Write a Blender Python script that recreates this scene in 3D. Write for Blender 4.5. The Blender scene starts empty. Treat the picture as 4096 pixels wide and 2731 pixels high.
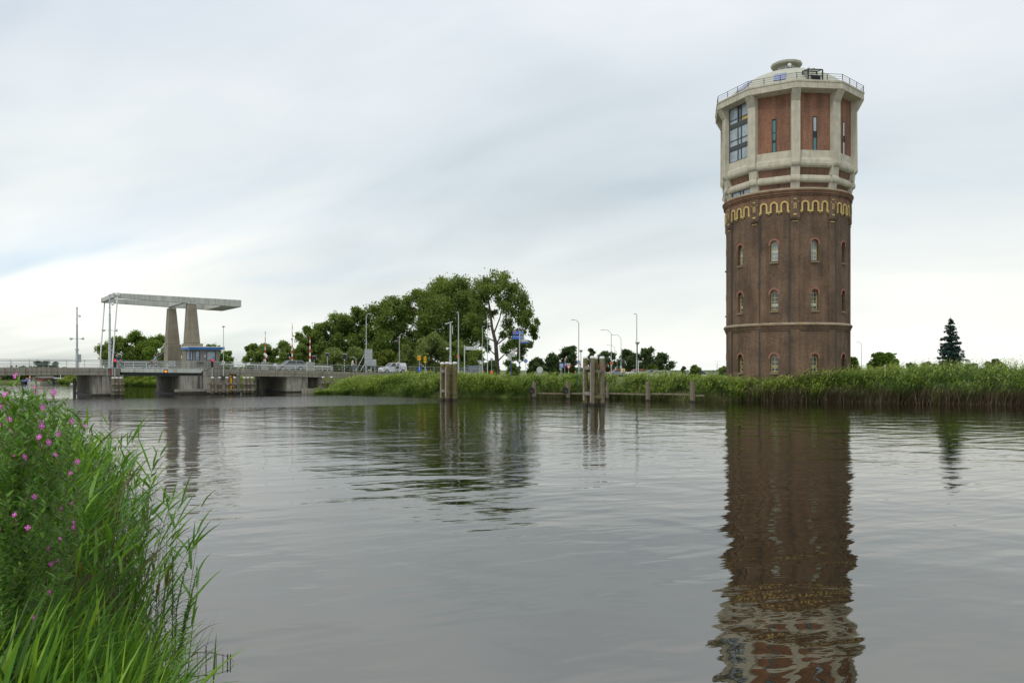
import bpy, bmesh, math, random
import numpy as np
from mathutils import Vector, Matrix, Euler

# ------------------------------------------------------------------ camera, world, sun
F = 3100.0; HC = 3.2; YH = 1480.0          # focal length in photo pixels, eye height, horizon row
sc = bpy.context.scene
col = sc.collection
cam_d = bpy.data.cameras.new("camera"); cam = bpy.data.objects.new("camera", cam_d); col.objects.link(cam)
cam.location = (0, 0, HC); cam.rotation_euler = (math.radians(90), 0, 0)
cam_d.sensor_width = 36.0; cam_d.lens = F / 4096 * 36.0
cam_d.shift_y = (YH - 1365.5) / 4096
cam_d.clip_start = 0.1; cam_d.clip_end = 20000
sc.camera = cam
sc.view_settings.view_transform = 'Standard'; sc.view_settings.look = 'None'
sc.view_settings.exposure = 0.16; sc.view_settings.gamma = 1.0
SUN_EL, SUN_AZ = math.radians(48), math.radians(-35)   # azimuth measured from +Y towards +X

w = bpy.data.worlds.new("World"); sc.world = w; w.use_nodes = True
nt = w.node_tree; N = nt.nodes; L = nt.links; N.clear()
def nd(t, **k):
    n = N.new(t)
    for a, b in k.items(): setattr(n, a, b)
    return n
out = nd('ShaderNodeOutputWorld'); bg = nd('ShaderNodeBackground'); bg.inputs[1].default_value = 0.10
L.new(bg.outputs[0], out.inputs[0])
sky = nd('ShaderNodeTexSky', sky_type='NISHITA', sun_disc=False, sun_elevation=SUN_EL, sun_rotation=SUN_AZ)
sky.air_density = 1.0; sky.dust_density = 1.5
tc = nd('ShaderNodeTexCoord'); sep = nd('ShaderNodeSeparateXYZ'); L.new(tc.outputs['Generated'], sep.inputs[0])
def mth(op, a, b=None, c=None):
    n = nd('ShaderNodeMath', operation=op)
    for i, v in enumerate((a, b, c)):
        if v is None: continue
        if isinstance(v, (int, float)): n.inputs[i].default_value = v
        else: L.new(v, n.inputs[i])
    return n.outputs[0]
zc = mth('MAXIMUM', sep.outputs[2], 0.0)
den = mth('ADD', zc, 0.38)
cx = mth('DIVIDE', sep.outputs[0], den); cy = mth('DIVIDE', sep.outputs[1], den)
comb = nd('ShaderNodeCombineXYZ'); L.new(cx, comb.inputs[0]); L.new(cy, comb.inputs[1])
def wnoise(scale, detail, sx, sy, loc, rot=0.0, rough=0.5):
    m0 = nd('ShaderNodeMapping'); m0.inputs['Rotation'].default_value = (0, 0, rot); L.new(comb.outputs[0], m0.inputs[0])
    m = nd('ShaderNodeMapping'); m.inputs['Scale'].default_value = (sx, sy, 1); m.inputs['Location'].default_value = loc
    L.new(m0.outputs[0], m.inputs[0])
    n = nd('ShaderNodeTexNoise'); n.inputs['Scale'].default_value = scale; n.inputs['Detail'].default_value = detail
    n.inputs['Roughness'].default_value = rough
    n.inputs['Distortion'].default_value = 0.4
    L.new(m.outputs[0], n.inputs['Vector']); return n.outputs['Fac']
def ramp(f, stops):
    r = nd('ShaderNodeValToRGB'); e = r.color_ramp.elements
    while len(e) < len(stops): e.new(0.5)
    for i, (p, c) in enumerate(stops): e[i].position = p; e[i].color = (c[0], c[1], c[2], 1)
    L.new(f, r.inputs[0]); return r.outputs[0]
# cloud brightness with height above the horizon (units x0.10)
base = ramp(zc, [(0.0, (.88, .905, .87)), (.05, (.90, .91, .86)), (.13, (.87, .89, .865)), (.23, (.73, .78, .80)),
                 (.33, (.75, .79, .82)), (.45, (.80, .83, .87)), (1.0, (.95, .975, 1.02))])
n1 = wnoise(0.95, 4, .8, 1.3, (3.1, 1.7, 0), .45, .42)
n2 = wnoise(2.4, 5, .75, 1.5, (7.3, 2.2, 0), .5, .5)
nm = mth('ADD', mth('MULTIPLY', n1, .7), mth('MULTIPLY', n2, .3))
cl = ramp(nm, [(.30, (.72, .765, .805)), (.43, (.875, .905, .93)), (.55, (1.02, 1.02, 1.01)), (.70, (1.13, 1.12, 1.09))])
mul = nd('ShaderNodeMix', data_type='RGBA', blend_type='MULTIPLY'); mul.inputs[0].default_value = 1
L.new(base, mul.inputs[6]); L.new(cl, mul.inputs[7])
sc10 = nd('ShaderNodeMix', data_type='RGBA', blend_type='MULTIPLY'); sc10.inputs[0].default_value = 1
sc10.inputs[7].default_value = (10, 10, 10, 1); L.new(mul.outputs[2], sc10.inputs[6])
# thin places where the blue shows: mostly low on the left and right
n3 = wnoise(1.0, 4, .45, 1.6, (1.2, 4.4, 0), .1, .6)
lowband = ramp(zc, [(0.0, (.75,)*3), (.09, (1,)*3), (.16, (.5,)*3), (.3, (.12,)*3), (1, (.05,)*3)])
side = mth('MINIMUM', mth('MULTIPLY', mth('ABSOLUTE', mth('SUBTRACT', sep.outputs[0], 0.08)), 1.7), 1.0)
hole = mth('MULTIPLY', mth('MULTIPLY', ramp(n3, [(.47, (0,)*3), (.62, (1,)*3)]), lowband), side)
hole = mth('MULTIPLY', hole, .85)
blue = nd('ShaderNodeMix', data_type='RGBA', blend_type='MULTIPLY'); blue.inputs[0].default_value = 1
blue.inputs[7].default_value = (1.25, 1.4, 1.6, 1); L.new(sky.outputs[0], blue.inputs[6])
mx = nd('ShaderNodeMix', data_type='RGBA'); L.new(hole, mx.inputs[0]); L.new(sc10.outputs[2], mx.inputs[6]); L.new(blue.outputs[2], mx.inputs[7])
L.new(mx.outputs[2], bg.inputs[0])

sl = bpy.data.lights.new("sun", 'SUN'); sl.energy = 1.3; sl.angle = math.radians(14); sl.color = (1, .95, .86)
so = bpy.data.objects.new("sun", sl); col.objects.link(so)
sd = Vector((math.sin(SUN_AZ) * math.cos(SUN_EL), math.cos(SUN_AZ) * math.cos(SUN_EL), math.sin(SUN_EL)))
sd = Vector((-0.35, -0.45, 0.82)).normalized()
so.rotation_euler = sd.to_track_quat('Z', 'Y').to_euler()
sky.sun_elevation = math.asin(sd.z); sky.sun_rotation = math.atan2(sd.x, sd.y)

# ------------------------------------------------------------------ helpers
def at(x, y, d):
    return Vector(((x - 2048) * d / F, d, HC + (YH - y) * d / F))
def gx(x, d): return (x - 2048) * d / F

def tag(o, label=None, cat=None, group=None, kind=None):
    if label: o['label'] = label
    if cat: o['category'] = cat
    if group: o['group'] = group
    if kind: o['kind'] = kind
    return o
def empty(name, loc=(0, 0, 0), rz=0.0, label=None, cat=None, group=None):
    o = bpy.data.objects.new(name, None); col.objects.link(o); o.location = loc; o.rotation_euler = (0, 0, rz)
    o.empty_display_size = .3
    return tag(o, label, cat, group)
def copy_tree(o, parent=None):
    c = o.copy(); col.objects.link(c)
    if parent: c.parent = parent
    for ch in o.children: copy_tree(ch, c)
    return c

class MB:
    def __init__(s): s.v = []; s.f = []; s.m = []
    def add(s, vs, fs, m=0):
        b = len(s.v); s.v += [tuple(p) for p in vs]
        for f in fs: s.f.append(tuple(b + i for i in f)); s.m.append(m)
        return s
    def box(s, c, size, rz=0.0, m=0, mat=None):
        x, y, z = size[0] / 2, size[1] / 2, size[2] / 2
        vs = [Vector((a, b, d)) for a in (-x, x) for b in (-y, y) for d in (-z, z)]
        M = mat if mat is not None else Matrix.Rotation(rz, 3, 'Z')
        vs = [M @ p + Vector(c) for p in vs]
        return s.add(vs, [(0, 1, 3, 2), (4, 6, 7, 5), (0, 4, 5, 1), (2, 3, 7, 6), (0, 2, 6, 4), (1, 5, 7, 3)], m)
    def bb(s, x0, x1, y0, y1, z0, z1, m=0):
        return s.box(((x0 + x1) / 2, (y0 + y1) / 2, (z0 + z1) / 2), (x1 - x0, y1 - y0, z1 - z0), m=m)
    def tube(s, p0, p1, r0, r1=None, n=8, m=0, caps=True):
        r1 = r0 if r1 is None else r1
        p0 = Vector(p0); p1 = Vector(p1); d = (p1 - p0)
        if d.length < 1e-6: return s
        q = d.normalized().to_track_quat('Z', 'Y'); vs = []
        for p, r in ((p0, r0), (p1, r1)):
            for i in range(n):
                a = 2 * math.pi * i / n
                vs.append(p + q @ Vector((math.cos(a) * r, math.sin(a) * r, 0)))
        fs = [(i, (i + 1) % n, n + (i + 1) % n, n + i) for i in range(n)]
        if caps: fs += [tuple(range(n - 1, -1, -1)), tuple(range(n, 2 * n))]
        return s.add(vs, fs, m)
    def path(s, pts, rs, n=8, m=0):
        if isinstance(rs, (int, float)): rs = [rs] * len(pts)
        pts = [Vector(p) for p in pts]; vs = []
        for k, p in enumerate(pts):
            d = (pts[min(k + 1, len(pts) - 1)] - pts[max(k - 1, 0)]).normalized()
            ref = Vector((0, 0, 1)) if abs(d.z) < .9 else Vector((0, 1, 0))
            a1 = d.cross(ref).normalized(); a2 = d.cross(a1)
            for i in range(n):
                a = 2 * math.pi * i / n; vs.append(p + (a1 * math.cos(a) + a2 * math.sin(a)) * rs[k])
        fs = []
        for k in range(len(pts) - 1):
            for i in range(n): fs.append((k * n + i, k * n + (i + 1) % n, (k + 1) * n + (i + 1) % n, (k + 1) * n + i))
        fs += [tuple(range(n - 1, -1, -1)), tuple((len(pts) - 1) * n + i for i in range(n))]
        return s.add(vs, fs, m)
    def lathe(s, prof, n=24, m=0, c=(0, 0), ph=0.0, caps=True):
        vs = []
        for r, z in prof:
            for i in range(n):
                a = ph + 2 * math.pi * i / n; vs.append((c[0] + r * math.cos(a), c[1] + r * math.sin(a), z))
        fs = []
        for k in range(len(prof) - 1):
            for i in range(n): fs.append((k * n + i, k * n + (i + 1) % n, (k + 1) * n + (i + 1) % n, (k + 1) * n + i))
        if caps: fs += [tuple(range(n - 1, -1, -1)), tuple((len(prof) - 1) * n + i for i in range(n))]
        return s.add(vs, fs, m)
    def prism(s, poly, y0, y1, m=0):          # polygon in XZ, extruded along Y
        n = len(poly); vs = [(x, y0, z) for x, z in poly] + [(x, y1, z) for x, z in poly]
        fs = [tuple(range(n)), tuple(range(2 * n - 1, n - 1, -1))] + [(i, n + i, n + (i + 1) % n, (i + 1) % n) for i in range(n)]
        return s.add(vs, fs, m)
    def torus(s, c, R, r, axis='Y', n=28, k=8, m=0):
        vs = []
        for i in range(n):
            a = 2 * math.pi * i / n
            for j in range(k):
                b = 2 * math.pi * j / k; q = R + r * math.cos(b); h = r * math.sin(b)
                p = {'Y': (q * math.cos(a), h, q * math.sin(a)), 'Z': (q * math.cos(a), q * math.sin(a), h), 'X': (h, q * math.cos(a), q * math.sin(a))}[axis]
                vs.append((p[0] + c[0], p[1] + c[1], p[2] + c[2]))
        fs = [(i * k + j, ((i + 1) % n) * k + j, ((i + 1) % n) * k + (j + 1) % k, i * k + (j + 1) % k) for i in range(n) for j in range(k)]
        return s.add(vs, fs, m)
    def sphere(s, c, r, sx=1, sy=1, sz=1, n=12, k=8, m=0):
        prof = [(r * math.sin(math.pi * i / k), -r * math.cos(math.pi * i / k)) for i in range(k + 1)]
        vs = []
        for rr, z in prof:
            for i in range(n):
                a = 2 * math.pi * i / n; vs.append((c[0] + rr * math.cos(a) * sx, c[1] + rr * math.sin(a) * sy, c[2] + z * sz))
        fs = [(q * n + i, q * n + (i + 1) % n, (q + 1) * n + (i + 1) % n, (q + 1) * n + i) for q in range(k) for i in range(n)]
        return s.add(vs, fs, m)
    def build(s, name, mats, parent=None, smooth=False, bevel=0, loc=None, rz=None):
        me = bpy.data.meshes.new(name); me.from_pydata(s.v, [], s.f)
        if not isinstance(mats, (list, tuple)): mats = [mats]
        for mm in mats: me.materials.append(mm)
        me.polygons.foreach_set('material_index', s.m)
        bm = bmesh.new(); bm.from_mesh(me)
        bmesh.ops.remove_doubles(bm, verts=bm.verts, dist=1e-5)
        bmesh.ops.recalc_face_normals(bm, faces=bm.faces)
        if bevel:
            bmesh.ops.bevel(bm, geom=list(bm.edges), offset=bevel, segments=1, affect='EDGES', clamp_overlap=True)
        bm.to_mesh(me); bm.free()
        if smooth:
            me.polygons.foreach_set('use_smooth', [True] * len(me.polygons))
            try: me.set_sharp_from_angle(angle=math.radians(40))
            except Exception: pass
        o = bpy.data.objects.new(name, me); col.objects.link(o)
        if parent: o.parent = parent
        if loc is not None: o.location = loc
        if rz is not None: o.rotation_euler = (0, 0, rz)
        return o

def np_mesh(name, V, Q, mats, parent=None, tint=None, smooth=False, midx=None):
    """V (n,3), Q (m,4) quads"""
    me = bpy.data.meshes.new(name); V = np.asarray(V, dtype=np.float32); Q = np.asarray(Q, dtype=np.int32)
    me.vertices.add(len(V)); me.vertices.foreach_set('co', V.ravel())
    me.loops.add(Q.size); me.loops.foreach_set('vertex_index', Q.ravel())
    me.polygons.add(len(Q)); me.polygons.foreach_set('loop_start', np.arange(0, Q.size, 4, dtype=np.int32))
    try: me.polygons.foreach_set('loop_total', np.full(len(Q), 4, dtype=np.int32))
    except Exception: pass
    for mm in (mats if isinstance(mats, (list, tuple)) else [mats]): me.materials.append(mm)
    if midx is not None: me.polygons.foreach_set('material_index', np.asarray(midx, dtype=np.int32))
    me.update(calc_edges=True)
    if tint is not None:
        a = me.attributes.new('tint', 'FLOAT', 'POINT'); a.data.foreach_set('value', np.asarray(tint, dtype=np.float32))
    if smooth: me.polygons.foreach_set('use_smooth', np.ones(len(Q), dtype=bool))
    o = bpy.data.objects.new(name, me); col.objects.link(o)
    if parent: o.parent = parent
    return o

# ------------------------------------------------------------------ materials
def newmat(name):
    m = bpy.data.materials.new(name); m.use_nodes = True; return m, m.node_tree.nodes, m.node_tree.links, m.node_tree.nodes['Principled BSDF']
def plain(name, c, rough=.6, metal=0.0, var=.12, scale=3.0, emit=0.0, spec=.5, streak=0.0, dirt=(.12, .12, .09), bump=0.0):
    """procedural paint/metal/wood with mottling and optional vertical streaks of grime"""
    m, n, l, p = newmat(name)
    t = n.new('ShaderNodeTexCoord'); no = n.new('ShaderNodeTexNoise'); no.inputs['Scale'].default_value = scale; no.inputs['Detail'].default_value = 6
    l.new(t.outputs['Object'], no.inputs['Vector'])
    r = n.new('ShaderNodeValToRGB'); e = r.color_ramp.elements
    e[0].position = .3; e[0].color = tuple(max(0, v * (1 - var)) for v in c) + (1,)
    e[1].position = .7; e[1].color = tuple(min(1, v * (1 + var)) for v in c) + (1,)
    l.new(no.outputs['Fac'], r.inputs[0]); o = r.outputs[0]
    if streak:
        mp = n.new('ShaderNodeMapping'); mp.inputs['Scale'].default_value = (3.2, 3.2, .25); l.new(t.outputs['Object'], mp.inputs[0])
        n2 = n.new('ShaderNodeTexNoise'); n2.inputs['Scale'].default_value = 1.0; n2.inputs['Detail'].default_value = 7; n2.inputs['Roughness'].default_value = .65
        l.new(mp.outputs[0], n2.inputs['Vector'])
        r2 = n.new('ShaderNodeValToRGB'); r2.color_ramp.elements[0].position = .48; r2.color_ramp.elements[0].color = (0, 0, 0, 1)
        r2.color_ramp.elements[1].position = .72; r2.color_ramp.elements[1].color = (streak,) * 3 + (1,)
        l.new(n2.outputs['Fac'], r2.inputs[0])
        mi = n.new('ShaderNodeMix'); mi.data_type = 'RGBA'; l.new(r2.outputs[0], mi.inputs[0]); l.new(o, mi.inputs[6]); mi.inputs[7].default_value = dirt + (1,)
        o = mi.outputs[2]
    l.new(o, p.inputs['Base Color'])
    p.inputs['Roughness'].default_value = rough; p.inputs['Metallic'].default_value = metal; p.inputs['Specular IOR Level'].default_value = spec
    if emit: l.new(o, p.inputs['Emission Color']); p.inputs['Emission Strength'].default_value = emit
    if bump:
        b = n.new('ShaderNodeBump'); b.inputs['Strength'].default_value = bump; b.inputs['Distance'].default_value = .05
        n3 = n.new('ShaderNodeTexNoise'); n3.inputs['Scale'].default_value = 12; n3.inputs['Detail'].default_value = 6
        l.new(t.outputs['Object'], n3.inputs['Vector']); l.new(n3.outputs['Fac'], b.inputs['Height']); l.new(b.outputs[0], p.inputs['Normal'])
    return m

def leafmat(name, stops, trans=.35, rough=.6):
    """leaf colour ramp driven by the per-leaf tint attribute"""
    m, n, l, p = newmat(name)
    a = n.new('ShaderNodeAttribute'); a.attribute_name = 'tint'
    r = n.new('ShaderNodeValToRGB'); e = r.color_ramp.elements
    while len(e) < len(stops): e.new(.5)
    for i, (q, c) in enumerate(stops): e[i].position = q; e[i].color = tuple(c) + (1,)
    l.new(a.outputs['Fac'], r.inputs[0]); l.new(r.outputs[0], p.inputs['Base Color'])
    p.inputs['Roughness'].default_value = rough; p.inputs['Specular IOR Level'].default_value = .25
    tr = n.new('ShaderNodeBsdfTranslucent'); g = n.new('ShaderNodeMix'); g.data_type = 'RGBA'; g.blend_type = 'MULTIPLY'; g.inputs[0].default_value = 1
    g.inputs[7].default_value = (1.25, 1.15, .6, 1); l.new(r.outputs[0], g.inputs[6]); l.new(g.outputs[2], tr.inputs[0])
    ms = n.new('ShaderNodeMixShader'); ms.inputs[0].default_value = trans
    l.new(p.outputs[0], ms.inputs[1]); l.new(tr.outputs[0], ms.inputs[2])
    l.new(ms.outputs[0], n['Material Output'].inputs[0])
    return m

def brickmat(name, c1, c2, mortar, blot=(.10, .08, .06), blotamt=.5, R=6.52, bscale=1.0):
    m, n, l, p = newmat(name)
    t = n.new('ShaderNodeTexCoord'); s = n.new('ShaderNodeSeparateXYZ'); l.new(t.outputs['Object'], s.inputs[0])
    at2 = n.new('ShaderNodeMath'); at2.operation = 'ARCTAN2'; l.new(s.outputs[1], at2.inputs[0]); l.new(s.outputs[0], at2.inputs[1])
    mu = n.new('ShaderNodeMath'); mu.operation = 'MULTIPLY'; mu.inputs[1].default_value = R; l.new(at2.outputs[0], mu.inputs[0])
    cb = n.new('ShaderNodeCombineXYZ'); l.new(mu.outputs[0], cb.inputs[0]); l.new(s.outputs[2], cb.inputs[1])
    br = n.new('ShaderNodeTexBrick'); br.inputs['Scale'].default_value = bscale; br.inputs['Brick Width'].default_value = .24
    br.inputs['Row Height'].default_value = .075; br.inputs['Mortar Size'].default_value = .008; br.inputs['Bias'].default_value = -.2
    br.inputs['Color1'].default_value = c1 + (1,); br.inputs['Color2'].default_value = c2 + (1,); br.inputs['Mortar'].default_value = mortar + (1,)
    l.new(cb.outputs[0], br.inputs['Vector'])
    no = n.new('ShaderNodeTexNoise'); no.inputs['Scale'].default_value = .35; no.inputs['Detail'].default_value = 8; no.inputs['Roughness'].default_value = .65
    l.new(cb.outputs[0], no.inputs['Vector'])
    r = n.new('ShaderNodeValToRGB'); r.color_ramp.elements[0].position = .42; r.color_ramp.elements[0].color = (0, 0, 0, 1)
    r.color_ramp.elements[1].position = .72; r.color_ramp.elements[1].color = (blotamt,) * 3 + (1,); l.new(no.outputs['Fac'], r.inputs[0])
    mi = n.new('ShaderNodeMix'); mi.data_type = 'RGBA'; l.new(r.outputs[0], mi.inputs[0]); l.new(br.outputs['Color'], mi.inputs[6]); mi.inputs[7].default_value = blot + (1,)
    # fine grain
    n4 = n.new('ShaderNodeTexNoise'); n4.inputs['Scale'].default_value = 4.5; n4.inputs['Detail'].default_value = 5; n4.inputs['Roughness'].default_value = .8
    l.new(cb.outputs[0], n4.inputs['Vector'])
    r4 = n.new('ShaderNodeValToRGB'); r4.color_ramp.elements[0].position = .3; r4.color_ramp.elements[0].color = (.72, .72, .72, 1)
    r4.color_ramp.elements[1].position = .7; r4.color_ramp.elements[1].color = (1.28, 1.28, 1.28, 1); l.new(n4.outputs['Fac'], r4.inputs[0])
    m4 = n.new('ShaderNodeMix'); m4.data_type = 'RGBA'; m4.blend_type = 'MULTIPLY'; m4.inputs[0].default_value = 1
    l.new(mi.outputs[2], m4.inputs[6]); l.new(r4.outputs[0], m4.inputs[7])
    mp5 = n.new('ShaderNodeMapping'); mp5.inputs['Scale'].default_value = (.55, .16, 1); l.new(cb.outputs[0], mp5.inputs[0])
    n5 = n.new('ShaderNodeTexNoise'); n5.inputs['Scale'].default_value = 1.0; n5.inputs['Detail'].default_value = 5; n5.inputs['Roughness'].default_value = .6; l.new(mp5.outputs[0], n5.inputs['Vector'])
    r5 = n.new('ShaderNodeValToRGB'); r5.color_ramp.elements[0].position = .34; r5.color_ramp.elements[0].color = (.70, .70, .72, 1); r5.color_ramp.elements[1].position = .66; r5.color_ramp.elements[1].color = (1.22, 1.2, 1.16, 1); l.new(n5.outputs['Fac'], r5.inputs[0])
    m5 = n.new('ShaderNodeMix'); m5.data_type = 'RGBA'; m5.blend_type = 'MULTIPLY'; m5.inputs[0].default_value = 1; l.new(m4.outputs[2], m5.inputs[6]); l.new(r5.outputs[0], m5.inputs[7])
    mp6 = n.new('ShaderNodeMapping'); mp6.inputs['Scale'].default_value = (2.2, .14, 1); l.new(cb.outputs[0], mp6.inputs[0])
    n6 = n.new('ShaderNodeTexNoise'); n6.inputs['Scale'].default_value = 1.0; n6.inputs['Detail'].default_value = 6; n6.inputs['Roughness'].default_value = .65; l.new(mp6.outputs[0], n6.inputs['Vector'])
    r6 = n.new('ShaderNodeValToRGB'); r6.color_ramp.elements[0].position = .36; r6.color_ramp.elements[0].color = (.84, .82, .80, 1); r6.color_ramp.elements[1].position = .52; r6.color_ramp.elements[1].color = (1, 1, 1, 1)
    e6 = r6.color_ramp.elements.new(.72); e6.color = (1.18, 1.17, 1.18, 1); l.new(n6.outputs['Fac'], r6.inputs[0])
    m6 = n.new('ShaderNodeMix'); m6.data_type = 'RGBA'; m6.blend_type = 'MULTIPLY'; m6.inputs[0].default_value = 1; l.new(m5.outputs[2], m6.inputs[6]); l.new(r6.outputs[0], m6.inputs[7])
    l.new(m6.outputs[2], p.inputs['Base Color']); p.inputs['Roughness'].default_value = .9; p.inputs['Specular IOR Level'].default_value = .2
    b = n.new('ShaderNodeBump'); b.inputs['Strength'].default_value = .5; b.inputs['Distance'].default_value = .01
    l.new(br.outputs['Fac'], b.inputs['Height']); b.invert = True; l.new(b.outputs[0], p.inputs['Normal'])
    return m

M = {}
M['brick_old'] = brickmat('old_brown_brick', (.182, .118, .076), (.134, .088, .058), (.165, .13, .10), blot=(.078, .058, .045), blotamt=.95)
M['brick_arcade'] = brickmat('arcade_brick', (.23, .125, .07), (.19, .10, .06), (.2, .15, .12), blot=(.14, .09, .06), blotamt=.4)
M['brick_red'] = brickmat('red_brick', (.27, .132, .080), (.21, .102, .066), (.24, .18, .14), blot=(.17, .075, .05), blotamt=.5, R=7)
M['brick_band'] = brickmat('band_brick', (.21, .115, .075), (.17, .09, .06), (.2, .15, .12), blot=(.14, .1, .07), blotamt=.5, R=6.8)
M['concrete_t'] = plain('tower_concrete', (.47, .445, .355), .85, var=.12, scale=1.6, streak=.5, dirt=(.23, .21, .13))
M['concrete'] = plain('bridge_concrete', (.25, .235, .19), .9, var=.16, scale=1.4, streak=.75, dirt=(.075, .07, .05), bump=.3)
M['concrete_p'] = plain('pier_concrete', (.30, .285, .24), .9, var=.22, scale=.9, streak=1.0, dirt=(.07, .065, .05), bump=.3)
M['pillar'] = plain('pillar_concrete', (.23, .205, .15), .9, var=.16, scale=1.2, streak=.4, dirt=(.11, .10, .06), bump=.4)
M['dark'] = plain('dark_paint', (.012, .013, .015), .5)
M['black'] = plain('black_rubber', (.02, .02, .02), .8)
M['yellow'] = plain('yellow_trim', (.50, .385, .135), .7, var=.15)
M['yframe'] = plain('yellow_window_frame', (.62, .58, .24), .6)
M['redarch'] = plain('red_arch_brick', (.25, .115, .082), .85, var=.25, scale=9)
M['sill'] = plain('sill_stone', (.20, .16, .10), .9)
M['lichen'] = plain('ledge_with_lichen', (.24, .20, .15), .9, var=.3, scale=1.1, streak=.9, dirt=(.36, .24, .05))
M['dome'] = plain('dome_paint', (.38, .385, .31), .6, var=.06, scale=.8)
M['glass'] = plain('window_glass', (.05, .065, .075), .05, var=.3, scale=.6, spec=.9)
M['glass2'] = plain('pale_blind_glass', (.30, .36, .40), .12, var=.25, scale=1.3, spec=.8)
M['glass_t'] = plain('teal_glass', (.04, .14, .14), .1, spec=.9)
M['glass_w'] = plain('white_blind', (.5, .52, .5), .3)
M['skyl'] = plain('skylight_glass', (.17, .20, .36), .2)
M['white'] = plain('white_paint', (.72, .73, .72), .5, var=.05)
M['cap'] = plain('pile_cap_white', (.68, .68, .66), .6, var=.1)
M['beam'] = plain('bridge_steel_paint', (.47, .49, .45), .55, var=.10, scale=.8, streak=.75, dirt=(.19, .21, .13))
M['steel'] = plain('galvanised_steel', (.42, .46, .47), .5, metal=.2)
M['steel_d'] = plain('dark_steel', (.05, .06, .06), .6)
M['rail'] = plain('rail_paint', (.30, .34, .335), .5)
M['bluefascia'] = plain('blue_fascia', (.02, .13, .36), .5)
M['bluesign'] = plain('blue_sign', (.01, .11, .55), .4)
M['bluedark'] = plain('blue_sign_dark', (.012, .05, .28), .4)
M['bluegrey'] = plain('blue_sign_faded', (.12, .2, .42), .5)
M['winblue'] = plain('dark_blue_frame', (.012, .04, .10), .5)
M['yel'] = plain('yellow_sign', (.80, .45, .01), .5)
M['yel2'] = plain('bright_yellow', (.75, .72, .03), .5)
M['red'] = plain('red_paint', (.55, .02, .025), .5)
M['orange'] = plain('orange_paint', (.75, .13, .04), .5)
M['redlight'] = plain('red_signal_light', (1, .015, .05), .4, emit=1.0, var=.02)
M['orglight'] = plain('orange_signal_light', (1, .28, .01), .4, emit=.8, var=.02)
M['grey'] = plain('grey_sheet', (.33, .36, .38), .5)
M['greyl'] = plain('light_grey_sheet', (.48, .5, .5), .5)
M['boxgrey'] = plain('cabinet_grey', (.36, .37, .32), .6, streak=.3)
M['wood'] = plain('weathered_wood', (.165, .14, .10), .9, var=.3, scale=5, streak=.9, dirt=(.07, .065, .03), bump=.8)
M['woodg'] = plain('grey_weathered_plank', (.25, .225, .20), .9, var=.3, scale=5, streak=.8, dirt=(.12, .11, .09), bump=.6)
M['woodm'] = plain('mossy_wood', (.13, .115, .045), .95, var=.35, scale=4, streak=.6, dirt=(.07, .075, .02), bump=.8)
M['woodwet'] = plain('wet_wood', (.02, .018, .014), .6)
M['bark'] = plain('bark', (.085, .07, .052), .95, var=.3, scale=3)
M['asphalt'] = plain('asphalt', (.05, .05, .052), .9)
M['tyre'] = plain('old_tyre', (.015, .015, .015), .85)
M['carwhite'] = plain('white_car_paint', (.66, .68, .70), .3, var=.03)
M['carsilver'] = plain('silver_car_paint', (.36, .38, .39), .35, metal=.4, var=.03)
M['cargrey'] = plain('grey_van_paint', (.13, .155, .18), .35, var=.03)
M['carred'] = plain('red_car_paint', (.55, .09, .06), .35, var=.03)
M['carglass'] = plain('car_glass', (.02, .025, .03), .08, spec=.8)
M['skin'] = plain('skin', (.50, .28, .20), .6, var=.05)
M['navy'] = plain('navy_fabric', (.012, .03, .12), .8)
M['lblue'] = plain('pale_blue_fabric', (.20, .30, .36), .8)
M['beige'] = plain('beige_fabric', (.48, .42, .32), .8)
M['lgrey'] = plain('light_grey_fabric', (.42, .42, .42), .8)
M['denim'] = plain('denim', (.10, .16, .26), .8)
M['purple'] = plain('purple_fabric', (.12, .11, .22), .8)
M['hairb'] = plain('brown_hair', (.05, .025, .015), .7)
M['hairbl'] = plain('blonde_hair', (.62, .52, .38), .7)
M['whitecloth'] = plain('white_cloth', (.6, .6, .6), .8)

# ------------------------------------------------------------------ ground and water
SH_R = [(75, 62), (55, 67), (46.5, 70.4), (33.8, 77.5), (19.5, 80.6), (10.7, 87), (1.5, 90), (-10.5, 94), (-19, 100), (-26, 108), (-31, 113), (-41.8, 124),
        (-55, 140), (-70.7, 153), (-80, 157), (-95, 172), (-109, 187), (-122, 195), (-300, 230), (-2000, 500)]
SH_L = [(6, -30), (1.5, -4), (.5, 2.0), (-.7, 4.4), (-1.9, 6.0), (-3.4, 7.6), (-5.1, 10.5), (-7.3, 14), (-14, 20), (-40, 34), (-110, 70), (-400, 150), (-2000, 300)]
POLY_R = np.array(SH_R + [(-12000, 500), (-12000, 12000), (12000, 12000), (12000, -4000), (300, -4000), (150, 20)], float)
POLY_L = np.array(SH_L + [(-12000, 300), (-12000, -6000), (6, -6000)], float)
def pip(P, X, Y):
    ins = np.zeros(X.shape, bool); n = len(P); j = n - 1
    for i in range(n):
        xi, yi = P[i]; xj, yj = P[j]
        c = ((yi > Y) != (yj > Y)) & (X < (xj - xi) * (Y - yi) / (yj - yi + 1e-12) + xi)
        ins ^= c; j = i
    return ins
def sdist(P, X, Y):
    d = np.full(X.shape, 1e9); n = len(P)
    for i in range(n):
        a = P[i]; b = P[(i + 1) % n]; ab = b - a; t = np.clip(((X - a[0]) * ab[0] + (Y - a[1]) * ab[1]) / (ab @ ab), 0, 1)
        d = np.minimum(d, np.hypot(X - a[0] - t * ab[0], Y - a[1] - t * ab[1]))
    return np.where(pip(P, X, Y), d, -d)
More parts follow.
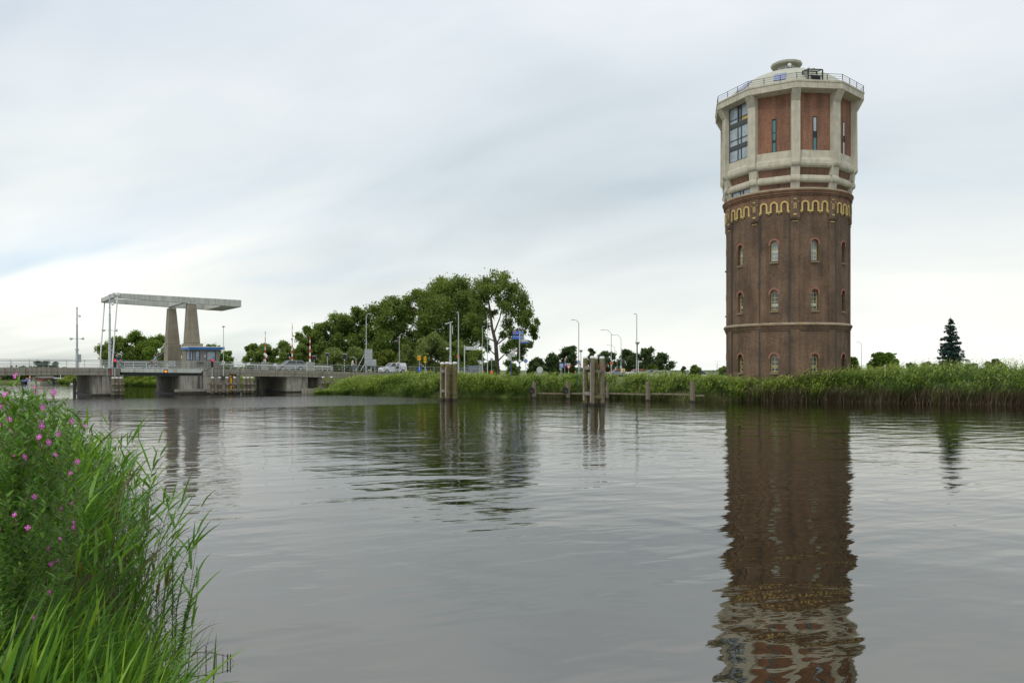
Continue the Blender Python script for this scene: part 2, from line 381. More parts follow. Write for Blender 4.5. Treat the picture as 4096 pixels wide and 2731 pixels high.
def hgt(X, Y):
    X = np.asarray(X, float); Y = np.asarray(Y, float)
    r = sdist(POLY_R, X, Y); l = sdist(POLY_L, X, Y)
    zr = np.interp(r, [-6, -1, 0, 1.5, 5, 12, 60], [-2.2, -.9, -.15, .55, 1.4, 1.9, 1.95])
    zl = np.interp(l, [-6, -1, 0, .8, 2.2, 4, 20], [-2.2, -.7, -.12, .45, 1.2, 1.6, 1.7])
    z = np.maximum(zr, zl)
    return z + np.where(z > 0, .06 * np.sin(X * 1.3 + .5 * Y) * np.cos(Y * .9), 0)
def axis(segs):
    a = []
    for x0, x1, st in segs: a += list(np.arange(x0, x1, st))
    return np.array(a + [segs[-1][1]])
gxs = axis([(-9000, -2000, 1400), (-2000, -400, 200), (-400, -150, 12), (-150, -12, 1.5), (-12, 2, .35), (2, 80, 1.5), (80, 300, 14), (300, 2000, 220), (2000, 9000, 1400)])
gys = axis([(-3000, -200, 400), (-200, -10, 20), (-10, 1, 1.0), (1, 20, .35), (20, 215, 1.6), (215, 500, 12), (500, 3000, 250), (3000, 12000, 1500)])
GX, GY = np.meshgrid(gxs, gys, indexing='ij'); GZ = hgt(GX, GY)
nx, ny = GX.shape
idx = np.arange(nx * ny).reshape(nx, ny)
Qg = np.stack([idx[:-1, :-1], idx[1:, :-1], idx[1:, 1:], idx[:-1, 1:]], -1).reshape(-1, 4)
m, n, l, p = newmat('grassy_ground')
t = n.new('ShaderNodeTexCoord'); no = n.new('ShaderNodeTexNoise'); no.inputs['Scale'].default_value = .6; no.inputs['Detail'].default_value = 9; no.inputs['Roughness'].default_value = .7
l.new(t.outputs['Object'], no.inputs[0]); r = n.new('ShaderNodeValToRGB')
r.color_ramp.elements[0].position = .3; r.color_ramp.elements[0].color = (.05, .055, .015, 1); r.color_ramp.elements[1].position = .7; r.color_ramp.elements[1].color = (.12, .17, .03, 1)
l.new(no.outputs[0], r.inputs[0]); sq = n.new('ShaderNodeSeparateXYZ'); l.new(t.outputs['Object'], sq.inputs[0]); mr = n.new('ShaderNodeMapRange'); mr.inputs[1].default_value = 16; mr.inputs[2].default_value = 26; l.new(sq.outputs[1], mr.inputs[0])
mi = n.new('ShaderNodeMix'); mi.data_type = 'RGBA'; l.new(mr.outputs[0], mi.inputs[0]); mi.inputs[6].default_value = (.022, .020, .010, 1); l.new(r.outputs[0], mi.inputs[7]); l.new(mi.outputs[2], p.inputs['Base Color']); p.inputs['Roughness'].default_value = .95  # near ground coloured darker: mud litter plus painted-in shade between the plants
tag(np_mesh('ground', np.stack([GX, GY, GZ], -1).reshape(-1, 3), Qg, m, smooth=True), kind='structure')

# water: one large sheet at z = 0
m, n, l, p = newmat('river_water')
p.inputs['Base Color'].default_value = (.011, .0085, .003, 1); p.inputs['IOR'].default_value = 3.2; p.inputs['Specular IOR Level'].default_value = .5
p.inputs['Roughness'].default_value = .01; p.inputs['Specular Tint'].default_value = (1, .965, .90, 1)
t = n.new('ShaderNodeTexCoord')
def WN(scale, sx, sy, rot, detail, rough=.5, loc=(0, 0, 0), dist=0.0):
    m0 = n.new('ShaderNodeMapping'); m0.inputs['Rotation'].default_value = (0, 0, rot); l.new(t.outputs['Object'], m0.inputs[0])
    mp = n.new('ShaderNodeMapping'); mp.inputs['Scale'].default_value = (sx, sy, 1); mp.inputs['Location'].default_value = loc
    l.new(m0.outputs[0], mp.inputs[0]); q = n.new('ShaderNodeTexNoise'); q.inputs['Scale'].default_value = scale; q.inputs['Detail'].default_value = detail
    q.inputs['Roughness'].default_value = rough; q.inputs['Distortion'].default_value = dist; l.new(mp.outputs[0], q.inputs[0]); return q.outputs[0]
def WM(op, a, b):
    q = n.new('ShaderNodeMath'); q.operation = op
    for i, v in enumerate((a, b)):
        if isinstance(v, (int, float)): q.inputs[i].default_value = v
        else: l.new(v, q.inputs[i])
    return q.outputs[0]
def WR(f, x0, y0, x1, y1):
    q = n.new('ShaderNodeMapRange'); q.interpolation_type = 'SMOOTHSTEP'; l.new(f, q.inputs[0])
    for i, v in enumerate((x0, x1, y0, y1)): q.inputs[i + 1].default_value = v
    return q.outputs[0]
sp = n.new('ShaderNodeSeparateXYZ'); l.new(t.outputs['Object'], sp.inputs[0])
big = WM('MULTIPLY', WN(.40, .7, 1.0, .3, 2, .4, (0, 0, 0), .5), .052)
med = WM('MULTIPLY', WN(1.3, .55, 1.0, -.25, 2, .45, (4, 9, 0), .4), .018)                      # slow swell
rows = WM('MULTIPLY', WN(1.0, .16, 1.15, -.50, 2, .4, (3, 1, 0), .3), .021)        # long crests
rows2 = WM('MULTIPLY', WN(3.3, .30, 1.2, -.30, 3, .55, (9, 4, 0), .2), .011)
fine = WM('MULTIPLY', WN(7, .45, 1.1, -.1, 3, .55), .0042)
farf = WR(sp.outputs[1], 9, 0.25, 40, 1.0)
patch = WN(.035, .5, 1.4, .12, 3, .5, (2.3, .8, 0))
pm = WM('MULTIPLY', WR(patch, .40, .35, .62, 1.0), farf)
# wind-ruffled band in front of the bridge
v1 = WM('ADD', sp.outputs[1], WM('MULTIPLY', sp.outputs[0], -.42))
bd = WM('MULTIPLY', WR(v1, 74, 0, 80, 1), WR(v1, 102, 1, 112, 0))
bd = WM('MULTIPLY', bd, WR(sp.outputs[0], -16, 1, 2, 0))
ruf = WM('MULTIPLY', WM('MULTIPLY', WN(5, .6, 1.0, 0, 4, .75), .040), bd)
h = WM('ADD', WM('ADD', big, WM('MULTIPLY', rows, WR(sp.outputs[1], 5, .8, 20, .95))), WM('ADD', WM('ADD', med, WM('MULTIPLY', WM('ADD', rows2, fine), pm)), ruf))
b = n.new('ShaderNodeBump'); b.inputs['Strength'].default_value = 1.0; b.inputs['Distance'].default_value = 1.0
l.new(h, b.inputs['Height']); l.new(b.outputs[0], p.inputs['Normal'])
l.new(WM('ADD', WM('MULTIPLY', bd, .03), .008), p.inputs['Roughness'])
M['water'] = m
tag(MB().add([(-9000, -3000, 0), (9000, -3000, 0), (9000, 12000, 0), (-9000, 12000, 0)], [(0, 1, 2, 3)]).build('water', m), kind='structure')
# ------------------------------------------------------------------ the water tower
TX, TY = 30.8, 87.0; TB = 6.52; PH = math.radians(-84.2); ST = math.radians(36)
tower = empty('water_tower', (TX, TY, 0), label='tall round brown brick water tower with a pale concrete and red brick top', cat='water tower')
def fang(i): return PH + (i - 2) * ST            # face centre angles
def vang(i): return PH + (i - 2.5) * ST          # corner angles
def pol(r, a, z): return (r * math.cos(a), r * math.sin(a), z)

# shaft with arched niches cut in
mb = MB().lathe([(TB, -.5), (TB, 21.4)], n=200); shaft = mb.build('shaft', M['brick_old'], tower)
ROWS = [(14.62, 16.8, .40), (9.5, 11.64, .40), (3.0, 4.92, .40)]
cut = MB()
def archpoly(w, z0, z1, n=10):
    r = w; c = z1 - r
    return [(-w, z0), (w, z0)] + [(r * math.cos(math.pi * k / n), c + r * math.sin(math.pi * k / n)) for k in range(n + 1)]
def radial(mb, poly, a, r0, r1, m=0):            # polygon (s,z) placed across direction a, extruded radially
    e = (math.cos(a), math.sin(a)); tt = (-math.sin(a), math.cos(a)); n_ = len(poly)
    vs = [(e[0] * r0 + tt[0] * s, e[1] * r0 + tt[1] * s, z) for s, z in poly] + [(e[0] * r1 + tt[0] * s, e[1] * r1 + tt[1] * s, z) for s, z in poly]
    fs = [tuple(range(n_)), tuple(range(2 * n_ - 1, n_ - 1, -1))] + [(i, n_ + i, n_ + (i + 1) % n_, (i + 1) % n_) for i in range(n_)]
    return mb.add(vs, fs, m)
for i in range(10):
    for z0, z1, w_ in ROWS: radial(cut, archpoly(w_, z0, z1), fang(i), TB - .55, TB + .5)
cut.add(*(lambda q: (q.v, q.f))(MB().box(pol(TB, vang(3) + .03, 6.6), (.9, .24, .9), rz=vang(3) + .03)))
co = cut.build('cutter', M['brick_old'])
bmod = shaft.modifiers.new('b', 'BOOLEAN'); bmod.object = co; bmod.operation = 'DIFFERENCE'; bmod.solver = 'EXACT'
co.parent = tower
bpy.context.view_layer.update()
dg = bpy.context.evaluated_depsgraph_get(); nm_ = bpy.data.meshes.new_from_object(shaft.evaluated_get(dg)); shaft.modifiers.clear(); shaft.data = nm_
if not nm_.materials: nm_.materials.append(M['brick_old'])
nm_.name = 'shaft'; bpy.data.objects.remove(co)

for i in range(10):
    a = fang(i)
    for k, (z0, z1, w_) in enumerate(ROWS):
        wn = MB(); w2 = w_ - .005; r0, r1 = TB - .47, TB - .40
        zz0 = z0 + (.02 if k < 2 else .62)
        out_ = archpoly(w2, zz0, z1 - .005, 12); inn = archpoly(w2 - .055, zz0 + .06, z1 - .06, 12)
        nO = len(out_); e = (math.cos(a), math.sin(a)); tt = (-e[1], e[0])
        def pt(s, z, r): return (e[0] * r + tt[0] * s, e[1] * r + tt[1] * s, z)
        vs = [pt(s, z, r1) for s, z in out_] + [pt(s, z, r1) for s, z in inn] + [pt(s, z, r0) for s, z in inn]
        fs = []
        for q in range(nO):
            q2 = (q + 1) % nO; fs += [(q, q2, nO + q2, nO + q), (nO + q, nO + q2, 2 * nO + q2, 2 * nO + q)]
        wn.add(vs, fs)
        radial(wn, [(-.018, zz0 + .05), (.018, zz0 + .05), (.018, z1 - .05), (-.018, z1 - .05)], a, r1 - .03, r1 - .002)
        nb = 4 if k < 2 else 2
        for q in range(1, nb + 1):
            zz = zz0 + (z1 - .38 - zz0) * q / nb; radial(wn, [(-w2 + .05, zz - .02), (w2 - .05, zz - .02), (w2 - .05, zz + .02), (-w2 + .05, zz + .02)], a, r1 - .03, r1 - .004)
        if k == 2:
            radial(wn, [(-w2, z0 + .02), (w2, z0 + .02), (w2, z0 + .09), (-w2, z0 + .09)], a, r0, r1); radial(wn, [(-w2, z0 + .45), (w2, z0 + .45), (w2, z0 + .52), (-w2, z0 + .52)], a, r0, r1)
            for s_ in (-w2, -.03, w2 - .06): radial(wn, [(s_, z0 + .09), (s_ + .06, z0 + .09), (s_ + .06, z0 + .45), (s_, z0 + .45)], a, r0, r1)
        fr = wn.build('window', M['yframe'], tower)
        g = MB(); radial(g, archpoly(w2 - .05, z0 + .05, z1 - .05, 12), a, r0 - .03, r0 + .015); g.build('pane', M['glass'] if k != 0 else M['glass2'], fr)
        if k < 2:
            zz = z0 + (.9 if k == 0 else .35); g = MB(); radial(g, [(-w2 + .07, zz), (w2 - .07, zz), (w2 - .07, zz + .34), (-w2 + .07, zz + .34)], a, r0 + .017, r0 + .024); g.build('blind', M['glass_w'], fr)
        # red arch over the window, sloping sill below
        ar = MB(); n_ = 14; c_ = z1 - w_; vs = []
        for q in range(n_ + 1):
            b_ = math.pi * (q / n_) * 1.16 - .08 * math.pi
            for rr in (w_ + .0, w_ + .19):
                s = rr * math.cos(b_); z = c_ + rr * math.sin(b_); vs.append(pol(TB + .025, a + s / TB, z)); vs.append(pol(TB - .05, a + s / TB, z))
        fs = []
        for q in range(n_):
            o4 = q * 4; fs += [(o4, o4 + 2, o4 + 6, o4 + 4), (o4 + 2, o4 + 3, o4 + 7, o4 + 6), (o4, o4 + 4, o4 + 5, o4 + 1)]
        ar.add(vs, fs).build('window_arch', M['redarch'], tower)
        s_ = MB(); vs = []
        for sgn in (-1, 1):
            s = sgn * (w_ + .04); vs += [pt(s, z0 + .05, TB - .45), pt(s, z0 - .16, TB + .12), pt(s, z0 - .26, TB + .12), pt(s, z0 - .26, TB - .45)]
        s_.add(vs, [(0, 1, 5, 4), (1, 2, 6, 5), (2, 3, 7, 6), (0, 3, 2, 1), (4, 5, 6, 7)]).build('sill', M['sill'], tower)

def arcbox(mb, a, hw, r0, r1, z0, z1, n=4, m=0):  # curved block on the cylinder: half width in metres
    vs = []; aw = hw / ((r0 + r1) / 2)
    for q in range(n + 1):
        b_ = a - aw + 2 * aw * q / n
        for r, z in ((r0, z0), (r1, z0), (r1, z1), (r0, z1)): vs.append(pol(r, b_, z))
    fs = [(0, 1, 2, 3), (n * 4 + 3, n * 4 + 2, n * 4 + 1, n * 4)]
    for q in range(n):
        for j in range(4): fs.append((q * 4 + j, q * 4 + (j + 1) % 4, q * 4 + 4 + (j + 1) % 4, q * 4 + 4 + j))
    return mb.add(vs, fs, m)
for i in range(10):
    pm_ = MB(); a = vang(i)
    arcbox(pm_, a, .45, TB - .05, TB + .10, -.5, 18.75); arcbox(pm_, a, .50, TB - .05, TB + .22, 19.0, 21.3); arcbox(pm_, a, .47, TB - .05, TB + .17, 18.86, 19.0)
    pl = pm_.build('pilaster', M['brick_old'], tower)
    q = MB(); arcbox(q, a, .14, TB + .2, TB + .245, 19.95, 20.55); pn = q.build('panel', M['yellow'], tower)
    q = MB(); arcbox(q, a, .085, TB + .24, TB + .262, 20.0, 20.5); q.build('panel_inset', M['redarch'], pn)
    q = MB()
    for j in range(6): arcbox(q, a, .05, TB + .255, TB + .275, 20.03 + j * .08, 20.06 + j * .08)
    q.build('panel_bars', M['yellow'], pn)
    q = MB(); arcbox(q, a, .17, TB + .2, TB + .25, 19.3, 19.45); arcbox(q, a, .14, TB + .2, TB + .25, 20.92, 21.02)
    for sg in (-1, 1):
        for dz in (-.05, .05):
            for dx in (-.05, .05): arcbox(q, a + (sg * .30 + dx) / TB, .035, TB + .2, TB + .25, 20.66 + dz - .02, 20.66 + dz + .02)
    for j in range(5): arcbox(q, a + (j - 2) * .11 / TB, .025, TB + .1, TB + .19, 18.62, 18.72)
    q.build('yellow_inlay', M['yellow'], tower)
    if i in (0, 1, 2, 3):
        q = MB(); q.tube(pol(TB + .09, a + .53 / TB * (1 if i != 2 else -1), 1), pol(TB + .09, a + .53 / TB * (1 if i != 2 else -1), 21.0), .05, n=6); q.build('pilaster_edge_tube', M['steel_d'], tower)  # thin dark upright tube drawing the dark line beside the pilaster

# arcade: proud brick skin with arched lower edge, yellow trim ribbon, small round windows
HWB = TB * ST / 2 - .50
cs = [-1.04, 0, 1.04]; AR = .24; ZB = 19.75; ZA = 20.42
def lower(s):
    for c in cs:
        if abs(s - c) < AR: return ZA + math.sqrt(max(0, AR * AR - (s - c) ** 2))
    return ZB
for i in range(10):
    a0 = fang(i); xs = set(np.linspace(-HWB, HWB, 13))
    for c in cs:
        for q in range(13): xs.add(c - AR * math.cos(math.pi * q / 12))
        xs |= {c - AR - 1e-4, c + AR + 1e-4}
    xs = sorted(xs); vs = []; 
    for s in xs:
        zl = lower(s if abs(abs(s) - 99) > 1 else s); aa = a0 + s / TB
        vs += [pol(TB + .13, aa, zl), pol(TB + .13, aa, 21.32), pol(TB - .02, aa, zl)]
    fs = []
    for q in range(len(xs) - 1): o3 = q * 3; fs += [(o3, o3 + 3, o3 + 4, o3 + 1), (o3, o3 + 2, o3 + 5, o3 + 3)]
    sk = MB().add(vs, fs).build('arcade_wall', M['brick_arcade'], tower)
    path = [(-HWB, ZB - .02)]
    for c in cs:
        path += [(c - AR - .07, ZB - .02)] + [(c - (AR + .07) * math.cos(math.pi * q / 12), ZA + (AR + .07) * math.sin(math.pi * q / 12)) for q in range(13)] + [(c + AR + .07, ZB - .02)]
    path += [(HWB, ZB - .02)]
    P_ = [Vector(p_) for p_ in path]; vs = []; hw = .086
    for q in range(len(P_)):
        d0 = (P_[q] - P_[max(q - 1, 0)]); d1 = (P_[min(q + 1, len(P_) - 1)] - P_[q])
        d0 = d0.normalized() if d0.length > 0 else d1.normalized(); d1 = d1.normalized() if d1.length > 0 else d0
        tn = (d0 + d1); tn = tn.normalized() if tn.length > 1e-3 else d0
        nn = Vector((-tn.y, tn.x)); k_ = 1 / max(.6, nn.dot(Vector((-d0.y, d0.x))))
        for sg in (-1, 1):
            p_ = P_[q] + nn * hw * sg * k_; vs.append(pol(TB + .165, a0 + p_.x / TB, p_.y)); vs.append(pol(TB + .1, a0 + p_.x / TB, p_.y))
    fs = []
    for q in range(len(P_) - 1): o4 = q * 4; fs += [(o4, o4 + 4, o4 + 6, o4 + 2), (o4, o4 + 1, o4 + 5, o4 + 4), (o4 + 2, o4 + 6, o4 + 7, o4 + 3)]
    q = MB().add(vs, fs)
    for c in (-HWB + .08, -.52, .52, HWB - .08):
        for j in (-1, 0, 1): arcbox(q, a0 + (c + j * .07) / TB, .02, TB - .02, TB + .13, 19.5, 19.6, n=1)
    q.build('arch_trim', M['yellow'], tower)
    for c in cs:
        aa = a0 + c / TB; e = Vector((math.cos(aa), math.sin(aa), 0)); tt = Vector((-e.y, e.x, 0)); ctr = e * (TB + .0) + Vector((0, 0, ZA))
        vs = []; n_ = 16
        for q in range(n_):
            b_ = 2 * math.pi * q / n_
            for rr, oo in ((.165, .0), (.165, .06), (.10, .06), (.10, .02)): vs.append(ctr + (tt * math.cos(b_) + Vector((0, 0, 1)) * math.sin(b_)) * rr + e * oo)
        fs = [(q * 4 + j, ((q + 1) % n_) * 4 + j, ((q + 1) % n_) * 4 + (j + 1), q * 4 + j + 1) for q in range(n_) for j in range(3)]
        ri = MB().add(vs, fs).build('round_window', M['redarch'], tower)
        MB().add([vs[q * 4 + 3] for q in range(n_)], [tuple(range(n_))]).build('pane', M['dark'], ri)

# cornice, string course
MB().lathe([(TB + .1, 21.3), (TB + .2, 21.34), (TB + .2, 21.5), (TB + .3, 21.56), (TB + .3, 21.72), (TB + .38, 21.78), (TB + .38, 21.9), (TB + .16, 22.12), (TB - .3, 22.16)], n=120).build('cornice', M['brick_arcade'], tower)
nt_ = 150; vs = []
for j in range(nt_ * 2):
    for z_ in (21.37, 21.47):
        for da in (0, .98): vs.append(pol(TB + (.28 if j % 2 else .205), 2 * math.pi * (j + da) / (2 * nt_), z_))
fs = []
for j in range(nt_ * 2):
    o4 = j * 4; n4 = ((j + 1) % (2 * nt_)) * 4; fs += [(o4, o4 + 1, o4 + 3, o4 + 2), (o4 + 1, n4, n4 + 2, o4 + 3)]
MB().add(vs, fs).build('cornice_teeth', M['brick_old'], tower)
MB().lathe([(TB + .36, 21.885), (TB + .42, 21.9), (TB + .42, 21.95), (TB + .18, 22.16), (TB - .3, 22.18)], n=120).build('cornice_ledge', M['lichen'], tower)
MB().lathe([(TB, 7.3), (TB + .08, 7.34), (TB + .08, 7.5), (TB + .17, 7.56), (TB + .17, 7.72), (TB + .27, 7.8), (TB + .27, 7.96), (TB + .10, 8.12), (TB - .1, 8.14)], n=120).build('string_course', M['brick_old'], tower)
MB().lathe([(TB + .26, 7.92), (TB + .30, 7.93), (TB + .30, 7.99), (TB + .10, 8.17), (TB - .1, 8.18)], n=120).build('string_ledge', M['lichen'], tower)

# upper works: decagonal bands
V0 = vang(0)
def deca(prof, name, mat, n=10): return MB().lathe(prof, n=n, ph=V0).build(name, mat, tower)
deca([(6.55, 22.1), (6.55, 22.85)], 'brick_band', M['brick_band'])
deca([(6.62, 23.35), (6.85, 24.35)], 'brick_band', M['brick_band'])
deca([(6.6, 22.70), (6.82, 22.74), (6.95, 22.86), (7.0, 23.05), (6.95, 23.3), (6.86, 23.46), (6.6, 23.5)], 'concrete_ring', M['concrete_t'])
deca([(6.7, 24.22), (7.0, 24.26), (7.18, 24.4), (7.24, 24.6), (7.2, 24.95), (7.05, 25.25), (6.98, 26.0), (6.5, 26.02)], 'concrete_band', M['concrete_t'])
deca([(6.86, 25.9), (6.86, 32.3)], 'brick_drum', M['brick_red'])
deca([(6.8, 31.95), (7.85, 32.08), (7.98, 32.1), (7.98, 32.72), (8.04, 32.74), (8.04, 32.92), (7.7, 32.95), (6.5, 32.9)], 'parapet', M['concrete_t'])
for i in range(10):
    a = vang(i); e = (math.cos(a), math.sin(a)); tt = (-e[1], e[0]); hw = .44
    def rib(prof):
        q = MB(); vs = []
        for sg in (-1, 1):
            for r, z in prof: vs.append((e[0] * r + tt[0] * hw * sg, e[1] * r + tt[1] * hw * sg, z))
        n_ = len(prof); return q.add(vs, [tuple(range(n_)), tuple(range(2 * n_ - 1, n_ - 1, -1))] + [(j, n_ + j, n_ + (j + 1) % n_, (j + 1) % n_) for j in range(n_)])
    rib([(6.3, 24.3), (7.12, 24.3), (7.27, 24.45), (7.33, 24.65), (7.30, 25.0), (7.27, 31.0), (7.9, 32.15), (6.3, 32.2)]).build('rib', M['concrete_t'], tower)
    rib([(6.3, 23.3), (6.98, 23.3), (7.08, 24.28), (6.3, 24.3)]).build('rib_post', M['concrete_t'], tower)
    rib([(6.3, 22.1), (6.72, 22.1), (6.86, 22.8), (6.3, 22.8)]).build('rib_post', M['concrete_t'], tower)
    rib([(6.3, 22.68), (6.92, 22.71), (7.06, 22.85), (7.1, 23.05), (7.05, 23.32), (6.95, 23.48), (6.3, 23.5)]).build('ring_boss', M['concrete_t'], tower)

AP = 6.86 * math.cos(ST / 2)
def facebox(mb, i, s0, s1, z0, z1, r0, r1, m=0): return radial(mb, [(s0, z0), (s1, z0), (s1, z1), (s0, z1)], fang(i), r0, r1, m)
slits = {1: [('t', 28.1, 29.35), ('t', 27.3, 28.0), ('t', 25.95, 27.0)], 2: [('g', 28.0, 29.4), ('t', 25.95, 27.3)], 3: [('w', 28.0, 29.4), ('w', 25.95, 27.3)]}
for i in range(1, 10):
    q = MB(); sl_ = slits.get(i, slits[1]); z0, z1 = 25.82, 29.45
    facebox(q, i, -.24, .24, z0, z0 + .1, AP - .3, AP + .03); facebox(q, i, -.24, .24, z1, z1 + .08, AP - .3, AP + .03)
    facebox(q, i, -.24, -.18, z0 + .1, z1, AP - .3, AP + .03); facebox(q, i, .18, .24, z0 + .1, z1, AP - .3, AP + .03)
    facebox(q, i, -.18, .18, z0 + .1, z1, AP - .3, AP + .004)
    f_ = q.build('slit_window', M['dark'], tower)
    for k, a_, b_ in sl_:
        q = MB(); facebox(q, i, -.15, .15, a_, b_, AP, AP + .015); q.build('pane', {'t': M['glass_t'], 'g': M['glass2'], 'w': M['glass_w']}[k], f_)
# big glazed bay on face 0
HWF = 6.86 * math.sin(ST / 2) - .46
q = MB(); Z0, Z1 = 25.95, 32.05; H_ = Z1 - Z0
def zf(f): return Z1 - f * H_
for s_ in (-HWF, -HWF + 2 * HWF * .42, -HWF + 2 * HWF * .58, HWF): facebox(q, 0, s_ - .05, s_ + .05, Z0, Z1, AP + .01, AP + .1)
for f_ in (.23, .6): facebox(q, 0, -HWF, HWF, zf(f_) - .035, zf(f_) + .035, AP + .01, AP + .09)
for f0, f1 in ((.30, .385), (.70, .78), (.0, .02), (.98, 1.0)): facebox(q, 0, -HWF, HWF, zf(f1), zf(f0), AP + .01, AP + .11)
gf = q.build('glazed_bay', M['steel_d'], tower)
bands = [(.02, .23), (.23, .30), (.385, .6), (.6, .7), (.78, .98)]
for (f0, f1) in bands:
    for k, (u0, u1) in enumerate(((0, .42), (.42, .58), (.58, 1))):
        q = MB(); facebox(q, 0, -HWF + 2 * HWF * u0 + .05, -HWF + 2 * HWF * u1 - .05, zf(f1) + .03, zf(f0) - .03, AP + .012, AP + .03)
        q.build('pane', M['yellow'] if (f0 == .23 and k == 2) else (M['glass2'] if k != 1 or f0 > .3 else M['glass']), gf)
q = MB(); A2 = 6.55 * math.cos(ST / 2)
for s_ in (-HWF + .1, -.2, .25, HWF - .1): facebox(q, 0, s_ - .04, s_ + .04, 22.2, 22.72, A2, A2 + .12)
for z_ in (22.2, 22.66): facebox(q, 0, -HWF + .1, HWF - .1, z_, z_ + .06, A2, A2 + .115)
f_ = q.build('band_window', M['steel_d'], tower)
q = MB(); facebox(q, 0, -HWF + .1, HWF - .1, 22.24, 22.68, A2 + .01, A2 + .05); q.build('pane', M['glass2'], f_)

# roof: dome, lantern, railing, cage, skylights
Rc = 9.04; zc_ = 27.37
prof = [(7.0, 32.9)] + [(Rc * math.sin(t_), zc_ + Rc * math.cos(t_)) for t_ in np.linspace(math.asin(6.85 / Rc), 0.01, 14)]
MB().lathe(prof, n=40, ph=V0).build('dome', M['dome'], tower, smooth=True)
ln = MB().lathe([(1.02, 35.9), (1.02, 37.3)], n=14, caps=False).build('lantern_drum', M['dome'], tower)
MB().lathe([(1.0, 37.15), (1.66, 37.2), (1.7, 37.42), (1.5, 37.5), (.05, 37.62)], n=12, ph=.2).build('lantern_roof', M['dome'], tower)
for k in range(6):
    a = PH + (k - 2) * .72 + .25; q = MB(); q.box(pol(1.02, a, 36.72), (.06, .32, .45), rz=a); q.build('louvre', M['steel'], ln)
q = MB(); q.tube(pol(1.25, PH - .1, 36.6), pol(1.25, PH - .1, 37.3), .035); q.sphere(pol(1.38, PH - .2, 36.9), .24, sy=.5); q.build('dish', M['white'], tower)
q = MB(); q.tube((-.5, -.3, 37.5), (-.5, -.3, 38.1), .015, n=5); q.build('aerial', M['steel'], tower)
q = MB()
for sx in (.75, 1.9, 1.35): q.tube((sx + .3, -2.2, 35.6), (sx + .3, -2.2, 36.15 + (.15 if sx == 1.35 else 0)), .07); q.tube((sx + .3, -2.2, 36.13), (sx + .3, -2.2, 36.22), .16, .1)
q.build('roof_vents', M['steel'], tower)
rl = MB(); RR = 7.93
for i in range(10):
    p0 = Vector(pol(RR, vang(i), 0)); p1 = Vector(pol(RR, vang(i + 1), 0))
    for z_ in (33.17, 33.38, 33.6): rl.tube((p0.x, p0.y, z_), (p1.x, p1.y, z_), .016 if z_ < 33.5 else .026, n=5)
    for t_ in (0, 1 / 3, 2 / 3): pp = p0.lerp(p1, t_); rl.tube((pp.x, pp.y, 32.9), (pp.x, pp.y, 33.62), .035, n=5)
rl.build('roof_railing', M['dark'], tower)
# cage balcony on the roof edge
q = MB(); pA = Vector(pol(7.55, vang(3), 0)).lerp(Vector(pol(7.55, vang(2), 0)), .40); pB = Vector(pol(7.55, vang(3), 0)).lerp(Vector(pol(7.55, vang(2), 0)), .72)
dv = (pB - pA); nr = Vector((-dv.y, dv.x, 0)).normalized(); nr = nr if nr.dot(pA) < 0 else -nr
dv = dv.normalized(); Wd = 1.55; mid = (pA + pB) / 2
def cp(u, v, z): return mid + dv * u + nr * v + Vector((0, 0, z))
for u in (-Wd / 2, Wd / 2):
    q.tube(cp(u, 0, 32.9), cp(u, 0, 34.15), .08, n=4); q.tube(cp(u, 1.2, 32.9), cp(u, 1.2, 34.4), .08, n=4); q.tube(cp(u, 0, 34.15), cp(u, 1.2, 34.4), .045, n=4)
for k in range(10): u = -Wd / 2 + Wd * k / 9; q.tube(cp(u, 0, 34.15), cp(u, 1.2, 34.4), .018, n=4); q.tube(cp(u, 1.2, 33), cp(u, 1.2, 34.4), .012, n=4)
for z_, v in ((34.15, 0), (34.4, 1.2), (33.0, 0), (33.5, 0)): q.tube(cp(-Wd / 2, v, z_), cp(Wd / 2, v, z_), .06, n=4)
for u in (Wd / 2,):
    for k in range(5): q.tube(cp(u, .2 * k + .1, 33), cp(u, .2 * k + .1, 34.2), .018, n=4)
for c_ in [(cp(-.25, .45, 33.3))]: q.box(c_, (.9, .3, .75), rz=math.atan2(dv.y, dv.x))
q.build('roof_cage', M['dark'], tower)
for (i, s_) in ((1, .55), (0, .2)):
    a = fang(i) + s_ / 6.5; t0, t1 = math.asin(6.72 / Rc), math.asin(5.6 / Rc); vs = []
    for tt_ in (t0, t1):
        for dd in (-.6, .6):
            r_ = (Rc + .09) * math.sin(tt_); vs.append(pol(r_, a + dd / r_, zc_ + (Rc + .09) * math.cos(tt_)))
    for tt_ in (t0, t1):
        for dd in (-.6, .6):
            r_ = (Rc - .2) * math.sin(tt_); vs.append(pol(r_, a + dd / r_, zc_ + (Rc - .2) * math.cos(tt_)))
    MB().add(vs, [(0, 1, 3, 2), (0, 4, 5, 1), (1, 5, 7, 3), (3, 7, 6, 2), (2, 6, 4, 0)]).build('skylight', M['skyl'], tower)
q = MB()
for k in range(4): q.tube(pol(3.4 - k * .35, PH - .05, 35.75 + k * .15), pol(3.4 - k * .35, PH + .1, 35.75 + k * .15), .03, n=4)
for dd in (-.05, .1): q.tube(pol(3.5, PH + dd, 35.72), pol(2.2, PH + dd, 36.25), .02, n=4)
q.build('roof_ladder', M['steel'], tower)
